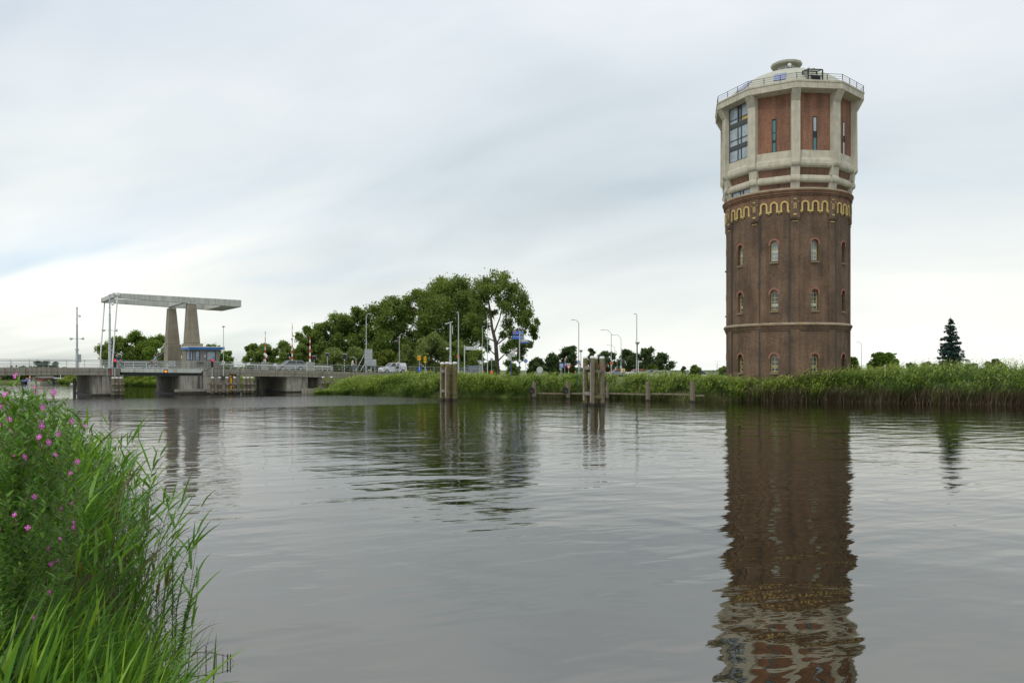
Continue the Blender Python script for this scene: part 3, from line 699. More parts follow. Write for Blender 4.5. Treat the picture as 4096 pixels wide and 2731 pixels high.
# ------------------------------------------------------------------ bridge frame: s along the deck, w across it (away from the viewer)
MS = .737; CF = math.cos(math.atan(MS)); SF = math.sin(math.atan(MS)); BPH = math.atan(MS); CB = 133.5
BO = Vector((-2048 * (CB / (1 + MS * 2048 / F)) / F, CB / (1 + MS * 2048 / F), 0))
def bd_(px, w=0): return (CB + w / CF) / (1 - MS * (px - 2048) / F)
def S(px, w=0): return ((px - 2048) * bd_(px, w) / F - BO.x + SF * w) / CF
def ZB_(px, y, w=0): return HC + (YH - y) * bd_(px, w) / F
def BW(s, w, z=0): return Vector((BO.x + CF * s - SF * w, BO.y + SF * s + CF * w, z))
WB = 14.6
dk = [(S(0) - 45, 3.5), (S(0), 3.50), (S(400), 3.51), (S(482), 3.44), (S(815), 3.38), (S(1000), 3.27), (S(1200), 3.13), (S(1493), 2.86), (S(1760), 2.70), (S(1900), 2.5)]
def dz(s): return float(np.interp(s, [a for a, _ in dk], [b for _, b in dk]))
bridge = empty('drawbridge', (BO.x, BO.y, 0), BPH, 'concrete river drawbridge with grey steel balance beams on two tapering pillars', 'bridge')
def panel(s0, s1, w0, w1, t0, t1, name, mat, n=1, b=0.0, parent=None):   # deck-following slab, t0..t1 below deck level
    mb = MB(); xs = np.linspace(s0, s1, n + 1)
    for i in range(n):
        a, c = xs[i], xs[i + 1]
        vs = [(a, w0, dz(a) - t1), (a, w1, dz(a) - t1), (a, w1, dz(a) - t0), (a, w0, dz(a) - t0), (c, w0, dz(c) - t1), (c, w1, dz(c) - t1), (c, w1, dz(c) - t0), (c, w0, dz(c) - t0)]
        mb.add(vs, [(0, 3, 2, 1), (4, 5, 6, 7), (0, 4, 7, 3), (1, 2, 6, 5), (3, 7, 6, 2), (0, 1, 5, 4)])
    return mb.build(name, mat, parent or bridge)
SL0, SL1 = S(481), S(829)                      # moving leaf
panel(dk[0][0], SL0 - .05, .35, WB, .06, .75, 'deck_slab', M['concrete'], 8)
panel(SL1 + .05, S(1600), .35, WB, .06, .75, 'deck_slab', M['concrete'], 10)
panel(dk[0][0], SL0 - .05, 2.9, WB - 3, .02, .05, 'roadway', M['asphalt'], 8); panel(SL1 + .05, S(1880), 2.9, WB - 3, .02, .05, 'roadway', M['asphalt'], 10)
joints = [-150, -66, 18, 102, 187, 271, 357, 480]
def fascia(pa, pb):
    s0, s1 = S(pa) + .015, S(pb) - .015
    f = panel(s0, s1, 0, .35, 0, .50, 'fascia_panel', M['concrete'], 2); panel(s0, s1, .03, .35, .515, .90, 'fascia_lower', M['concrete'], 2, parent=f)
    panel(s0, s1, WB, WB + .3, 0, .9, 'fascia_panel', M['concrete'], 1)
for a, c in zip(joints[:-1], joints[1:]): fascia(a, c)
for a, c in zip([829, 895, 962, 985, 1049, 1110, 1171, 1231, 1290, 1345, 1401, 1456, 1508], [895, 962, 985, 1049, 1110, 1171, 1231, 1290, 1345, 1401, 1456, 1508, 1575]): fascia(a, c)
# leaf
lf = panel(SL0, SL1, 0, WB, .0, .06, 'bridge_leaf', M['steel'], 2)
mb = MB(); a, c = SL0 + .05, S(815)
mb.add([(a, .0, dz(a) - .06), (c, .0, dz(c) - .06), (c - .35, .0, dz(c) - .55), (a, 0, dz(a) - .50), (a, .12, dz(a) - .06), (c, .12, dz(c) - .06), (c - .35, .12, dz(c) - .55), (a, .12, dz(a) - .50)],
       [(0, 1, 2, 3), (4, 7, 6, 5), (0, 4, 5, 1), (1, 5, 6, 2), (2, 6, 7, 3), (3, 7, 4, 0)]).build('edge_plate', M['beam'], lf)
mb = MB().bb(SL0 + .3, S(800), .7, 1.1, 2.45, 3.3).bb(SL0 + .3, S(800), .6, 1.2, 2.44, 2.52); mb.build('girder', M['steel_d'], lf)
mb = MB().bb(SL0 + .3, S(800), WB - 1.1, WB - .7, 2.45, 3.3); mb.build('girder', M['steel_d'], lf)
mb = MB()
for k in range(6):
    s_ = SL0 + 1 + k * 2.0; mb.bb(s_, s_ + .12, .15, WB, 2.8, 3.3)
mb.build('cross_girders', M['steel_d'], lf)
panel(SL0 + .02, SL1 - .02, 2.9, WB - 3, -.012, -.004, 'roadway', M['asphalt'], 2, parent=lf)
# piers
def pbox(name, p0, p1, w0, w1, z0, z1, mat='concrete_p', parent=None, bev=.02):
    return MB().bb(S(p0, w0), S(p1, w0), w0, w1, z0, z1).build(name, M[mat], parent or bridge, bevel=bev)
p1 = pbox('pier', 366, 408, .55, 13.4, -2, 2.62); pbox('pier_nose', 409, 494, .25, 13.4, -2, 2.60, parent=p1)
pbox('pier_foot', 364, 496, .1, 13.6, -2, .24, 'woodwet', p1)
p2 = pbox('pier', 718, 829, .35, 14, -2, 2.46); pbox('pier_block', 829.5, 960, .12, 14, -2, 2.48, parent=p2); pbox('pier_ledge', 700, 829, -.05, .32, .35, .68, 'concrete', p2)
pbox('pier_ledge', 829, 962, -.12, .1, -1, .5, 'concrete_p', p2); pbox('pier_cheek', 812, 829, .15, .34, .6, 3.3, 'concrete_p', p2, .01)
pbox('pier_foot', 715, 962, -.2, 14, -2, .22, 'woodwet', p2)
mb = MB()
for px in (795, 799, 812, 815): mb.tube((S(px), .2, .6), (S(px), .2, 2.6), .05, n=6)
mb.build('drain_pipes', M['steel_d'], p2)
p3 = pbox('pier', 1145, 1231, .35, 14, -2, 2.30); pbox('pier_recess', 1231.5, 1275, 2.2, 14, -2, 2.25, parent=p3); pbox('pier_nose', 1275, 1288, .35, 14, -2, 2.2, parent=p3)
pbox('pier_ledge', 1216, 1286, -.7, .3, -1, .55, 'concrete_p', p3); pbox('pier_foot', 1144, 1288, .2, 14, -2, .20, 'woodwet', p3)
# bank wall beside pier
pbox('quay_edge', 1288, 1350, -1.2, -.9, -1, .42, 'concrete_p')
# railings
def railing(s0, s1, w, hs, name, step=1.9, mat='rail'):
    q = MB(); n_ = max(1, round((s1 - s0) / step)); xs = np.linspace(s0, s1, n_ + 1)
    for i, h_ in enumerate(hs):
        for a, c in zip(xs[:-1], xs[1:]): q.tube((a, w, dz(a) + h_), (c, w, dz(c) + h_), .036 if i == 0 else .02, n=6)
    o = q.build(name, M[mat], bridge)
    for a in xs: MB().box((a, w, dz(a) + hs[0] / 2), (.05, .05, hs[0])).build('railing_post', M[mat], o)
    return o
H4 = (.95, .73, .50, .27, .1); H3 = (.95, .60, .26)
railing(dk[0][0], SL0 - .1, .12, H4, 'railing'); railing(SL0, SL1 - .3, .10, H4, 'railing', 1.5); railing(SL1, S(1920), .12, H3, 'railing', 1.75)
railing(dk[0][0], SL0 - .1, WB - .1, (.95, .5), 'railing', 2.6); railing(SL0, SL1 - .1, WB - .1, H4, 'railing', mat='white'); railing(SL1, S(1330, WB), WB - .1, H4[:3], 'railing', mat='white')
railing(SL0 + 1, S(750, 2.8), 2.8, (.75, .45, .15), 'inner_railing', 3, 'white'); railing(S(870, 2.8), S(1325, 2.8), 2.8, (.7, .4, .12), 'inner_railing', 3, 'white')

# pillars and balance beams
def pillar(w_, base, low, top, ytop, ybase, ylow):
    q = MB()
    def ring(pa, pb, y, ww=1.2):
        s0, s1 = S(pa, w_), S(pb, w_); z = ZB_((pa + pb) / 2, y, w_); hw = ww / 2
        return [(s0, w_ - hw, z), (s1, w_ - hw, z), (s1, w_ + hw, z), (s0, w_ + hw, z)]
    sq = [(0, 1, 5, 4), (1, 2, 6, 5), (2, 3, 7, 6), (3, 0, 4, 7), (4, 5, 6, 7), (3, 2, 1, 0)]
    q.add(ring(low[0], low[1], ybase, 2.0) + ring(top[0], top[1], ytop, 1.15), sq); o = q.build('pillar', M['pillar'], bridge, bevel=.08)
    q = MB(); r0 = ring(base[0], base[1], ylow, 2.5); r0 = [(a, b_, 2.5) for a, b_, c in r0]; q.add(r0 + ring(base[0], base[1], ybase, 2.4), sq); q.build('pillar_base', M['pillar'], o, bevel=.05)
    q = MB(); s0, s1 = S(top[0], w_), S(top[1], w_); z = ZB_((top[0] + top[1]) / 2, ytop, w_)
    q.bb(s0 - .04, s1 + .04, w_ - .62, w_ + .62, z, z + .1); m_ = (s0 + s1) / 2
    q.prism([(m_ - .55, z + .1), (m_ + .55, z + .1), (m_ + .35, z + .75), (m_ - .35, z + .75)], w_ - .5, w_ - .42); q.tube((m_, w_ - .56, z + .55), (m_, w_ + .5, z + .55), .22, n=12); q.build('bearing', M['beam'], o)
    return m_, z
WN_, WF_ = 3.7, 12.6
mN, zN = pillar(WN_, (735, 803), (740, 794), (747, 781.5), 1217, 1374, 1470)
mF, zF = pillar(WF_, (663, 717), (664, 714), (670.6, 701.6), 1237, 1378, 1470)
def beam(w_, pa, ya0, ya1, pb, yb0, yb1, hw=.28):
    q = MB(); s0, s1 = S(pa, w_), S(pb, w_); z = [ZB_(pa, ya0, w_), ZB_(pa, ya1, w_), ZB_(pb, yb0, w_), ZB_(pb, yb1, w_)]
    ov = .95                                                                       # heel overhangs slightly lower
    vs = []
    for ww in (w_ - hw, w_ + hw): vs += [(s0, ww, z[1]), (s0, ww, z[0]), (s1, ww, z[2]), (s1, ww, z[3])]
    q.add(vs, [(0, 1, 2, 3), (7, 6, 5, 4), (0, 4, 5, 1), (1, 5, 6, 2), (2, 6, 7, 3), (3, 7, 4, 0)]); return q.build('balance_beam', M['beam'], bridge, bevel=.02), s0, s1, z
bN, sN0, sN1, zNn = beam(WN_, 451, 1171.4, 1191, 963, 1200.8, 1228.4)
_, _, _, zz_ = None, None, None, None
zt0, zt1 = zNn[0], zNn[1]
q = MB(); vs = []
for ww in (WF_ - .28, WF_ + .28): vs += [(sN0, ww, zt1), (sN0, ww, zt0), (sN1, ww, zNn[2]), (sN1, ww, zNn[3])]
q.add(vs, [(0, 1, 2, 3), (7, 6, 5, 4), (0, 4, 5, 1), (1, 5, 6, 2), (2, 6, 7, 3), (3, 7, 4, 0)]).build('balance_beam', M['beam'], bridge, bevel=.02)
for t_ in (.18, .36, .52, .70, .86):
    s_ = sN0 + (sN1 - sN0) * t_; za, zb9 = np.interp(s_, [sN0, sN1], [zt1, zNn[3]]), np.interp(s_, [sN0, sN1], [zt0, zNn[2]])
    MB().bb(s_ - .03, s_ + .03, WN_ - .30, WN_ - .275, za + .02, zb9 - .02).build('beam_joint', M['grey'], bridge)
MB().bb(sN0 + .05, sN0 + .5, WN_ + .29, WF_ - .29, zt1 + .08, zt0 - .02).build('cross_beam', M['beam'], bridge)
sm = (mN + mF) / 2; zb_ = np.interp(sm, [sN0, sN1], [zt1, zNn[3]])
MB().bb(mN - 1.0, mN - .55, WN_ + .29, WF_ - .29, zb_ + .05, zb_ + .75).build('cross_beam', M['beam'], bridge)
MB().add([(sN1 - 2.7, WN_ + .29, zNn[3] + .0), (sN1 - .03, WN_ + .29, zNn[3] - .02), (sN1 - .03, WF_ - .29, zNn[3] - .02), (sN1 - 2.7, WF_ - .29, zNn[3] + .0),
          (sN1 - 2.7, WN_ + .29, zNn[3] + .95), (sN1 - .03, WN_ + .29, zNn[2] - .03), (sN1 - .03, WF_ - .29, zNn[2] - .03), (sN1 - 2.7, WF_ - .29, zNn[3] + .95)],
         [(3, 2, 1, 0), (4, 5, 6, 7), (0, 1, 5, 4), (1, 2, 6, 5), (2, 3, 7, 6), (3, 0, 4, 7)]).build('counterweight', M['beam'], bridge)
for ww in (WN_ - .42, WF_ + .42):
    s_top = sN0 + .5; s_bot = S(446, WN_) + (0 if ww < 8 else .0); q = MB(); q.tube((s_bot, ww, 3.5), (s_top, ww, (zt0 + zt1) / 2 + .1), .085, n=8); q.sphere((s_top, ww, (zt0 + zt1) / 2 + .15), .3, sy=.6); q.build('hanger_rod', M['white'], bridge)
for dpx, ww in ((700, 8.0),):
    q = MB(); q.tube((mN + .5, 5.2, 3.4), (mN + 3.2, 5.2, 5.9), .12, n=4); q.tube((mN - 5.2, 8.5, 3.4), (mN - 2.4, 8.5, 5.7), .12, n=4); q.build('lift_struts', M['steel_d'], bridge)

def on_bridge(name, s, w_, z, label, cat, group=None, rz=0.0):
    return empty(name, BW(s, w_, z), BPH + rz, label, cat, group)

# control house
hs0, hs1 = S(758.5, .9), S(878, .9); hb, ht = 3.35, ZB_(820, 1398, .9)
house = on_bridge('control_house', (hs0 + hs1) / 2, .9, 0, 'small grey bridge control house with a bright blue roof edge', 'control house'); hl = (hs1 - hs0) / 2
cutz0, cutz1 = ZB_(820, 1441, .9), ZB_(820, 1404, .9)
def hx(px): return S(px, .9) - (hs0 + hs1) / 2
wins = [(759.5, 772), (780, 800), (825.5, 863)]
q = MB(); q.bb(-hl, hl, 0, 3.2, hb - .9, cutz0); q.bb(-hl, hl, 0, 3.2, cutz1, ht)
ed = [-hl] + [hx(v) for ab in wins for v in ab] + [hl]
for a, c in zip(ed[0::2], ed[1::2]):
    if c - a > .02: q.bb(a, c, 0, .25, cutz0, cutz1)
q.bb(-hl, hl, 3.0, 3.2, cutz0, cutz1); q.bb(hl - .25, hl, .25, 3.0, cutz0, cutz1); q.bb(-hl, -hl + .2, 2.2, 3.0, cutz0, cutz1)
q.build('walls', plain('house_wall', (.24, .23, .195), .9, var=.12, scale=2, streak=.3, dirt=(.14, .13, .1)), house)
for k, (a, c) in enumerate(wins):
    a, c = hx(a), hx(c); q = MB(); t_ = .08
    q.bb(a, c, -.03, .1, cutz0, cutz0 + t_); q.bb(a, c, -.03, .1, cutz1 - t_, cutz1); q.bb(a, a + t_, -.03, .1, cutz0 + t_, cutz1 - t_); q.bb(c - t_, c, -.03, .1, cutz0 + t_, cutz1 - t_)
    f_ = q.build('window', M['winblue'], house); MB().bb(a + t_, c - t_, .05, .08, cutz0 + t_, cutz1 - t_).build('pane', M['glass2'], f_)
    if k: MB().bb(c - t_ - .32, c - t_ - .02, .02, .045, cutz0 + t_ + .08, cutz0 + .5).build('notice', M['lblue'], f_)
    MB().bb(a + t_, c - t_, .02, .047, cutz0 + t_, cutz0 + t_ + .05).build('window_sill', M['white'], f_)
q = MB()
for y_ in (0, .75, 1.45, 2.1): q.bb(-hl - .03, -hl + .08, y_, y_ + .08, cutz0, cutz1)
q.bb(-hl - .03, -hl + .08, .08, 2.18, cutz0, cutz0 + .08); q.bb(-hl - .03, -hl + .08, .08, 2.18, cutz1 - .08, cutz1); f_ = q.build('window', M['winblue'], house)
MB().bb(-hl + .02, -hl + .05, .08, 2.18, cutz0 + .08, cutz1 - .08).build('pane', M['glass2'], f_)
ro = MB().bb(-hl - .25, hx(894), -.55, 3.5, ht, ht + .32).build('roof', M['bluefascia'], house)
MB().bb(-hl - .27, hx(894) + .02, -.57, 3.52, ht + .32, ht + .40).build('roof_trim', M['white'], ro)
q = MB().bb(hx(817.3), hx(824), -.03, -.005, ZB_(820, 1427, .9), ZB_(820, 1417, .9)); no_ = q.build('notice', M['white'], house)
MB().tube((hx(820.6), -.035, ZB_(820, 1420.5, .9)), (hx(820.6), -.031, ZB_(820, 1420.5, .9)), .08, n=12).build('notice_symbol', M['bluedark'], no_)
q = MB(); g0, g1, gz = hx(787), hx(818), ZB_(800, 1451.5, .9)
scr = [[(0, .5), (.12, .7), (.02, .3)], [(.12, .1), (.17, .95), (.27, .8), (.16, .5)], [(.30, .2), (.34, .85), (.42, .75), (.36, .5), (.46, .15)], [(.48, .8), (.50, .25), (.58, .3), (.60, .9)],
       [(.64, .25), (.66, .85), (.74, .45)], [(.76, .75), (.86, .85), (.80, .2), (.92, .25)], [(.92, .7), (1, .6), (.95, .1)], [(.05, -.15), (.3, -.3), (.5, -.1), (.8, -.3), (.95, -.1)]]
for ln_ in scr: q.path([(g0 + (g1 - g0) * a, -.012, gz - .22 + .44 * b_) for a, b_ in ln_], .035, n=4)
q.build('graffiti', M['dark'], house)

# timber fenders
def pile(mb_, x, y, ztop, r, z0=-1.2, taper=.62, m=0, mc=1):
    mb_.lathe([(r, z0), (r, ztop - 1.05), (r * taper, ztop - .12)], n=8, m=m, c=(x, y)); mb_.lathe([(r * taper + .03, ztop - .12), (r * taper + .03, ztop - .02), (r * taper * .7, ztop + .03)], n=8, m=mc, c=(x, y))
def fender(pxs, w_, ytop, walys, p0, p1, label, extra=0.0):
    pm = sum(pxs) / len(pxs); o = on_bridge('timber_fender', S(pm, w_), w_, 0, label, 'fender'); s0 = S(pm, w_)
    for k, px in enumerate(pxs):
        q = MB(); z_ = ZB_(px, ytop, w_); pile(q, S(px, w_) - s0, (.0 if k % 2 == 0 else .12), z_, .29); q.build('pile', [M['wood'], M['cap']], o)
        q = MB(); q.lathe([(.30, -.9), (.30, .16)], n=8, c=(S(px, w_) - s0, .0 if k % 2 == 0 else .12)); q.build('wet_foot', M['woodwet'], o)
    for y0, y1 in walys:
        q = MB(); q.bb(S(p0, w_) - s0, S(p1, w_) - s0, -.42, -.2, ZB_(pm, y1, w_), ZB_(pm, y0, w_)); wl = q.build('waling', M['wood'], o, bevel=.02)
        q = MB()
        for px in pxs: q.bb(S(px, w_) - s0 - .12, S(px, w_) - s0 - .07, -.44, -.41, ZB_(pm, y1, w_), ZB_(pm, y0, w_))
        q.build('strap', M['steel'], wl)
    return o
fender([453, 468, 484], -.7, 1509, [(1532, 1538), (1557, 1563)], 443, 497, 'cluster of three capped timber piles beside the first bridge pier')
fender([850, 879.5, 908, 940, 977, 993, 1008], -1.6, 1508, [(1530, 1538), (1555, 1563)], 828, 1018, 'long timber fender of seven capped piles below the control house')
fender([1292, 1327], -2.0, 1507, [(1528, 1534), (1551, 1557)], 1275, 1338, 'two capped timber piles with cross beams at the right end of the bridge')
for px, yt, d_, lb in ((298, 1511, 97, 'single round mooring pile left of the first bridge pier'), (1032, 1511, 111.5, 'single dark mooring pile between the middle and right bridge piers')):
    o = MB().lathe([(.17, -1.5), (.17, HC + (YH - yt) * d_ / F - .08)], n=10).build('mooring_pile', M['wood'], loc=(gx(px, d_), d_, 0)); tag(o, lb, 'mooring pile')
    z_ = HC + (YH - yt) * d_ / F; MB().lathe([(.19, z_ - .08), (.19, z_), (.1, z_ + .05)], n=10).build('pile_cap', M['cap'], o)
# height gauge
def textmesh(txt, size, name, mat, parent=None, loc=(0, 0, 0), rot=(math.pi / 2, 0, 0), align='CENTER', ext=.006, bold=0.0):
    c = bpy.data.curves.new(name, 'FONT'); c.body = txt; c.size = size; c.align_x = align; c.align_y = 'CENTER'; c.extrude = ext; c.offset = bold
    o_ = bpy.data.objects.new(name, c); col.objects.link(o_); dg_ = bpy.context.evaluated_depsgraph_get(); me = bpy.data.meshes.new_from_object(o_.evaluated_get(dg_)); bpy.data.objects.remove(o_)
    me.name = name; me.materials.clear(); me.materials.append(mat); o2 = bpy.data.objects.new(name, me); col.objects.link(o2); o2.location = loc; o2.rotation_euler = rot
    if parent: o2.parent = parent
    return o2
gz0, gz1 = -.3, ZB_(930, 1496, -.1); gw = S(945, -.1) - S(917, -.1)
ga = on_bridge('height_gauge', S(931, -.1), -.18, 0, 'black clearance gauge board with yellow marks and figures on the pier', 'height gauge')
MB().bb(-gw / 2, gw / 2, 0, .04, gz0, gz1).build('board', M['dark'], ga)
k = 0; z_ = gz1 - .22
while z_ > gz0 + .1:
    q = MB(); q.bb(-gw / 2 + .02, -gw / 2 + .26, -.015, -.003, z_ - .13, z_); q.build('mark', M['yel'], ga); z_ -= .27; k += 1
MB().bb(-gw / 2 + .2, -gw / 2 + .36, -.012, -.004, gz1 - 1.35, gz1 - .62).build('mark', M['yel'], ga)
textmesh('1', .95, 'figure', M['yel'], ga, (.12, -.01, gz1 - .6), bold=.02); textmesh('0', .95, 'figure', M['yel'], ga, (-.05, -.01, gz1 - 1.9), bold=.02)

# sign on the railing
sg = on_bridge('railing_sign', S(687.5, -.1), -.06, 0, 'white board with three lines of small text hung on the bridge railing', 'sign'); z0, z1 = ZB_(687, 1465, 0), ZB_(687, 1444, 0); hw = (S(702.5) - S(673)) / 2
MB().bb(-hw, hw, -.03, 0, z0, z1).build('board', M['greyl'], sg)
for k, tx in enumerate(('Voor bediening', 'zie mar. VHF 18', 'Tel. 0900-')): textmesh(tx, .15, 'text_line', M['dark'], sg, (0, -.035, z1 - .15 - k * .21), bold=.002)
# waterway signal lights
for px, lb in ((459, 'red waterway signal on the railing near the camera mast'), (849, 'red waterway signal in front of the control house')):
    o = on_bridge('waterway_signal', S(px, -.4), -.4, 0, lb, 'signal light', 'red signals on the bridge'); zt = ZB_(px, 1436, -.4); zb2 = ZB_(px, 1469, -.4)
    MB().bb(-.14, .14, -.1, .12, zb2, zt).build('housing', M['dark'], o, bevel=.03); MB().tube((0, .0, ZB_(px, 1505, -.4)), (0, 0, zb2), .05).tube((0, 0, ZB_(px, 1503, -.4)), (0, .42, ZB_(px, 1503, -.4)), .05).build('bracket', M['steel'], o)
    MB().tube((0, -.11, zt - .17), (0, -.16, zt - .17), .12, n=16).build('red_lamp', M['redlight'], o)
    for k in (1, 2): MB().tube((0, -.105, zt - .17 - .3 * k), (0, -.13, zt - .17 - .3 * k), .11, n=12).build('unlit_lamp', M['black'], o)
o = on_bridge('span_light', S(659, .5), -.02, 0, 'round orange signal lamp under the middle of the drawbridge leaf', 'signal light'); z_ = ZB_(659, 1485, 0)
MB().bb(-.22, .22, .0, .12, z_ - .25, z_ + .25).build('housing', M['dark'], o); MB().tube((0, -.04, z_), (0, 0, z_), .15, n=16).build('lamp', M['orglight'], o)

# masts with cameras and loudspeakers
def cam_mast(s, w_, ztop, zb2, label, cab):
    o = on_bridge('camera_mast', s, w_, 0, label, 'mast', 'camera masts on the bridge')
    MB().tube((0, 0, zb2), (0, 0, zb2 + (ztop - zb2) * .34), .19, .17, n=12).tube((0, 0, zb2 + (ztop - zb2) * .34), (0, 0, zb2 + (ztop - zb2) * .36), .23, n=12).tube((0, 0, zb2 + (ztop - zb2) * .36), (0, 0, zb2 + (ztop - zb2) * .75), .13, .12, n=12).tube((0, 0, zb2 + (ztop - zb2) * .75), (0, 0, ztop), .09, .08, n=10).build('pole', M['steel'], o)
    zl = zb2 + (ztop - zb2) * .52
    for sg_ in (-1, 1):
        MB().tube((sg_ * .1, 0, zl), (sg_ * .5, 0, zl), .03).tube((sg_ * .5, 0, zl), (sg_ * .85, -.1, zl + .05 * sg_), .08, .19, n=12).build('loudspeaker', M['greyl'], o)
    MB().tube((0, 0, ztop - .9), (.3, 0, ztop - .9), .03).sphere((.32, 0, ztop - 1.05), .17).build('camera_dome', M['white'], o)
    MB().sphere((0, 0, ztop + .08), .12).tube((-.25, 0, ztop - 1.5), (.25, 0, ztop - 1.5), .015).build('camera', M['steel'], o)
    if cab: MB().bb(.15, .5, -.15, .15, zb2 + 1.3, zb2 + 2.4).build('cabinet', M['grey'], o)
    else: MB().bb(-.35, .35, -.05, .3, zb2 - .06, zb2 + .02).bb(-.33, -.27, -.05, 0, zb2 - .9, zb2).bb(.27, .33, -.05, 0, zb2 - .9, zb2).build('wall_bracket', M['steel'], o)
cam_mast(S(439, -.35), -.35, ZB_(439, 1183, 0), 3.45, 'camera mast with loudspeakers bracketed to the near side of the bridge', False)
cam_mast(S(308, WB + .6), WB + .6, ZB_(308, 1232, WB), 3.0, 'camera mast with loudspeakers on the far side of the bridge', True)
q = MB(); q.tube((0, 0, 2.4), (0, 0, 4.3), .07).tube((0, 0, 4.3), (0, 0, ZB_(894, 1309, -.2)), .045, .04).build('x', M['steel']); pole_ = bpy.context.scene.objects['x']
o = on_bridge('deck_lamp', S(894, -.3), -.3, 0, 'slim lamp pole with a flat round head beside the control house', 'street lamp'); pole_.name = 'pole'; pole_.parent = o
MB().lathe([(.05, ZB_(894, 1309, 0)), (.2, ZB_(894, 1308, 0)), (.16, ZB_(894, 1305, 0)), (.02, ZB_(894, 1304, 0))], n=12).build('lamp_head', M['steel_d'], o); MB().bb(-.22, .22, .02, .3, 2.0, 2.5).build('bracket', M['steel_d'], o)
q = MB().path([(S(438) - S(438), 0, 3.4), (.1, .0, 3.0), (.25, 0, 2.6)], .05, n=6); o = q.build('red_hose', M['red'], loc=BW(S(439), -.08, 0), rz=BPH); tag(o, 'red hose hanging below the camera mast bracket', 'hose')

# barriers
def barrier(px, w_, ytop, ybox, label, lo=.10):
    s_ = S(px, w_); z0 = dz(s_); o = on_bridge('bridge_barrier', s_, w_, z0, label, 'barrier', 'raised red and white barriers'); zt = ZB_(px, ytop, w_) - z0; zb2 = ZB_(px, ybox, w_) - z0
    hw = .46; MB().bb(-hw, hw, -.35, .35, 0, zb2).bb(-hw - .03, hw + .03, -.38, .38, zb2, zb2 + .06).build('cabinet', M['boxgrey'], o, bevel=.02)
    n_ = int((zt - zb2) / .45); bm_ = MB()
    for k in range(n_):
        a = zb2 + (zt - zb2) * k / n_; c = zb2 + (zt - zb2) * (k + 1) / n_; ra, rc = lo - (lo - .045) * k / n_, lo - (lo - .045) * (k + 1) / n_
        bm_.tube((0, -.1, a), (0, -.1, c), ra, rc, n=8, m=(k + 1) % 2 if n_ % 2 == 0 else k % 2)
    bm_.build('boom', [M['white'] if n_ % 2 else M['red'], M['red'] if n_ % 2 else M['white']], o)
barrier(1060, 11.5, 1325.4, 1449, 'leftmost raised red and white barrier boom, on the far side of the road', .10)
barrier(1168, 9.5, 1292, 1450, 'tallest raised red and white barrier boom, behind the silver car', .12)
barrier(1239, 1.2, 1345, 1449, 'rightmost and thickest raised red and white barrier boom on a grey cabinet', .15)
# road and path beyond the bridge
q = MB(); 
pts = [(S(1289), dz(S(1289)) - .86), (S(1400), dz(S(1400)) - .86), (S(1574), dz(S(1574)) - .86), (S(1575), dz(S(1575))), (S(1700), dz(S(1700))), (S(1900), dz(S(1900))), (S(1900) + 18, 2.0)]
for (a, za), (c, zc2) in zip(pts[:-1], pts[1:]):
    q.add([BW(a, -.05, za - .06), BW(a, WB, za - .06), BW(c, WB, zc2 - .06), BW(c, -.05, zc2 - .06), BW(a, -4.5, .2), BW(a, WB + 3, .8), BW(c, WB + 3, .8), BW(c, -4.5, .2)], [(0, 3, 2, 1), (0, 4, 7, 3), (1, 2, 6, 5), (0, 1, 5, 4), (3, 7, 6, 2)])
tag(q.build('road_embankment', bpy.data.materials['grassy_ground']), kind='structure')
q = MB(); q.add([BW(S(1880), 3, 2.515), BW(S(1880), 11, 2.515), Vector((60, 170, 2.02)), Vector((66, 158, 2.02)), Vector((130, 190, 2.02)), Vector((128, 200, 2.02))], [(0, 3, 2, 1), (3, 4, 5, 2)])
tag(q.build('road', M['asphalt']), kind='structure')

# ------------------------------------------------------------------ people and bicycles
def skinned(name, pts, edges, rad, mat, parent=None, sub=2):
    me = bpy.data.meshes.new(name); me.from_pydata([tuple(p) for p in pts], edges, []); o = bpy.data.objects.new(name, me); col.objects.link(o)
    m_ = o.modifiers.new('s', 'SKIN'); m_.use_smooth_shade = True
    for i, r_ in enumerate(rad):
        sv = me.skin_vertices[0].data[i]; sv.radius = (r_, r_) if not isinstance(r_, tuple) else r_; sv.use_root = (i == 0)
    if sub: s_ = o.modifiers.new('u', 'SUBSURF'); s_.levels = sub; s_.render_levels = sub
    dg_ = bpy.context.evaluated_depsgraph_get(); nm2 = bpy.data.meshes.new_from_object(o.evaluated_get(dg_)); bpy.data.objects.remove(o)
    nm2.name = name; nm2.materials.clear(); nm2.materials.append(mat); o2 = bpy.data.objects.new(name, nm2); col.objects.link(o2)
    if parent: o2.parent = parent
    return o2
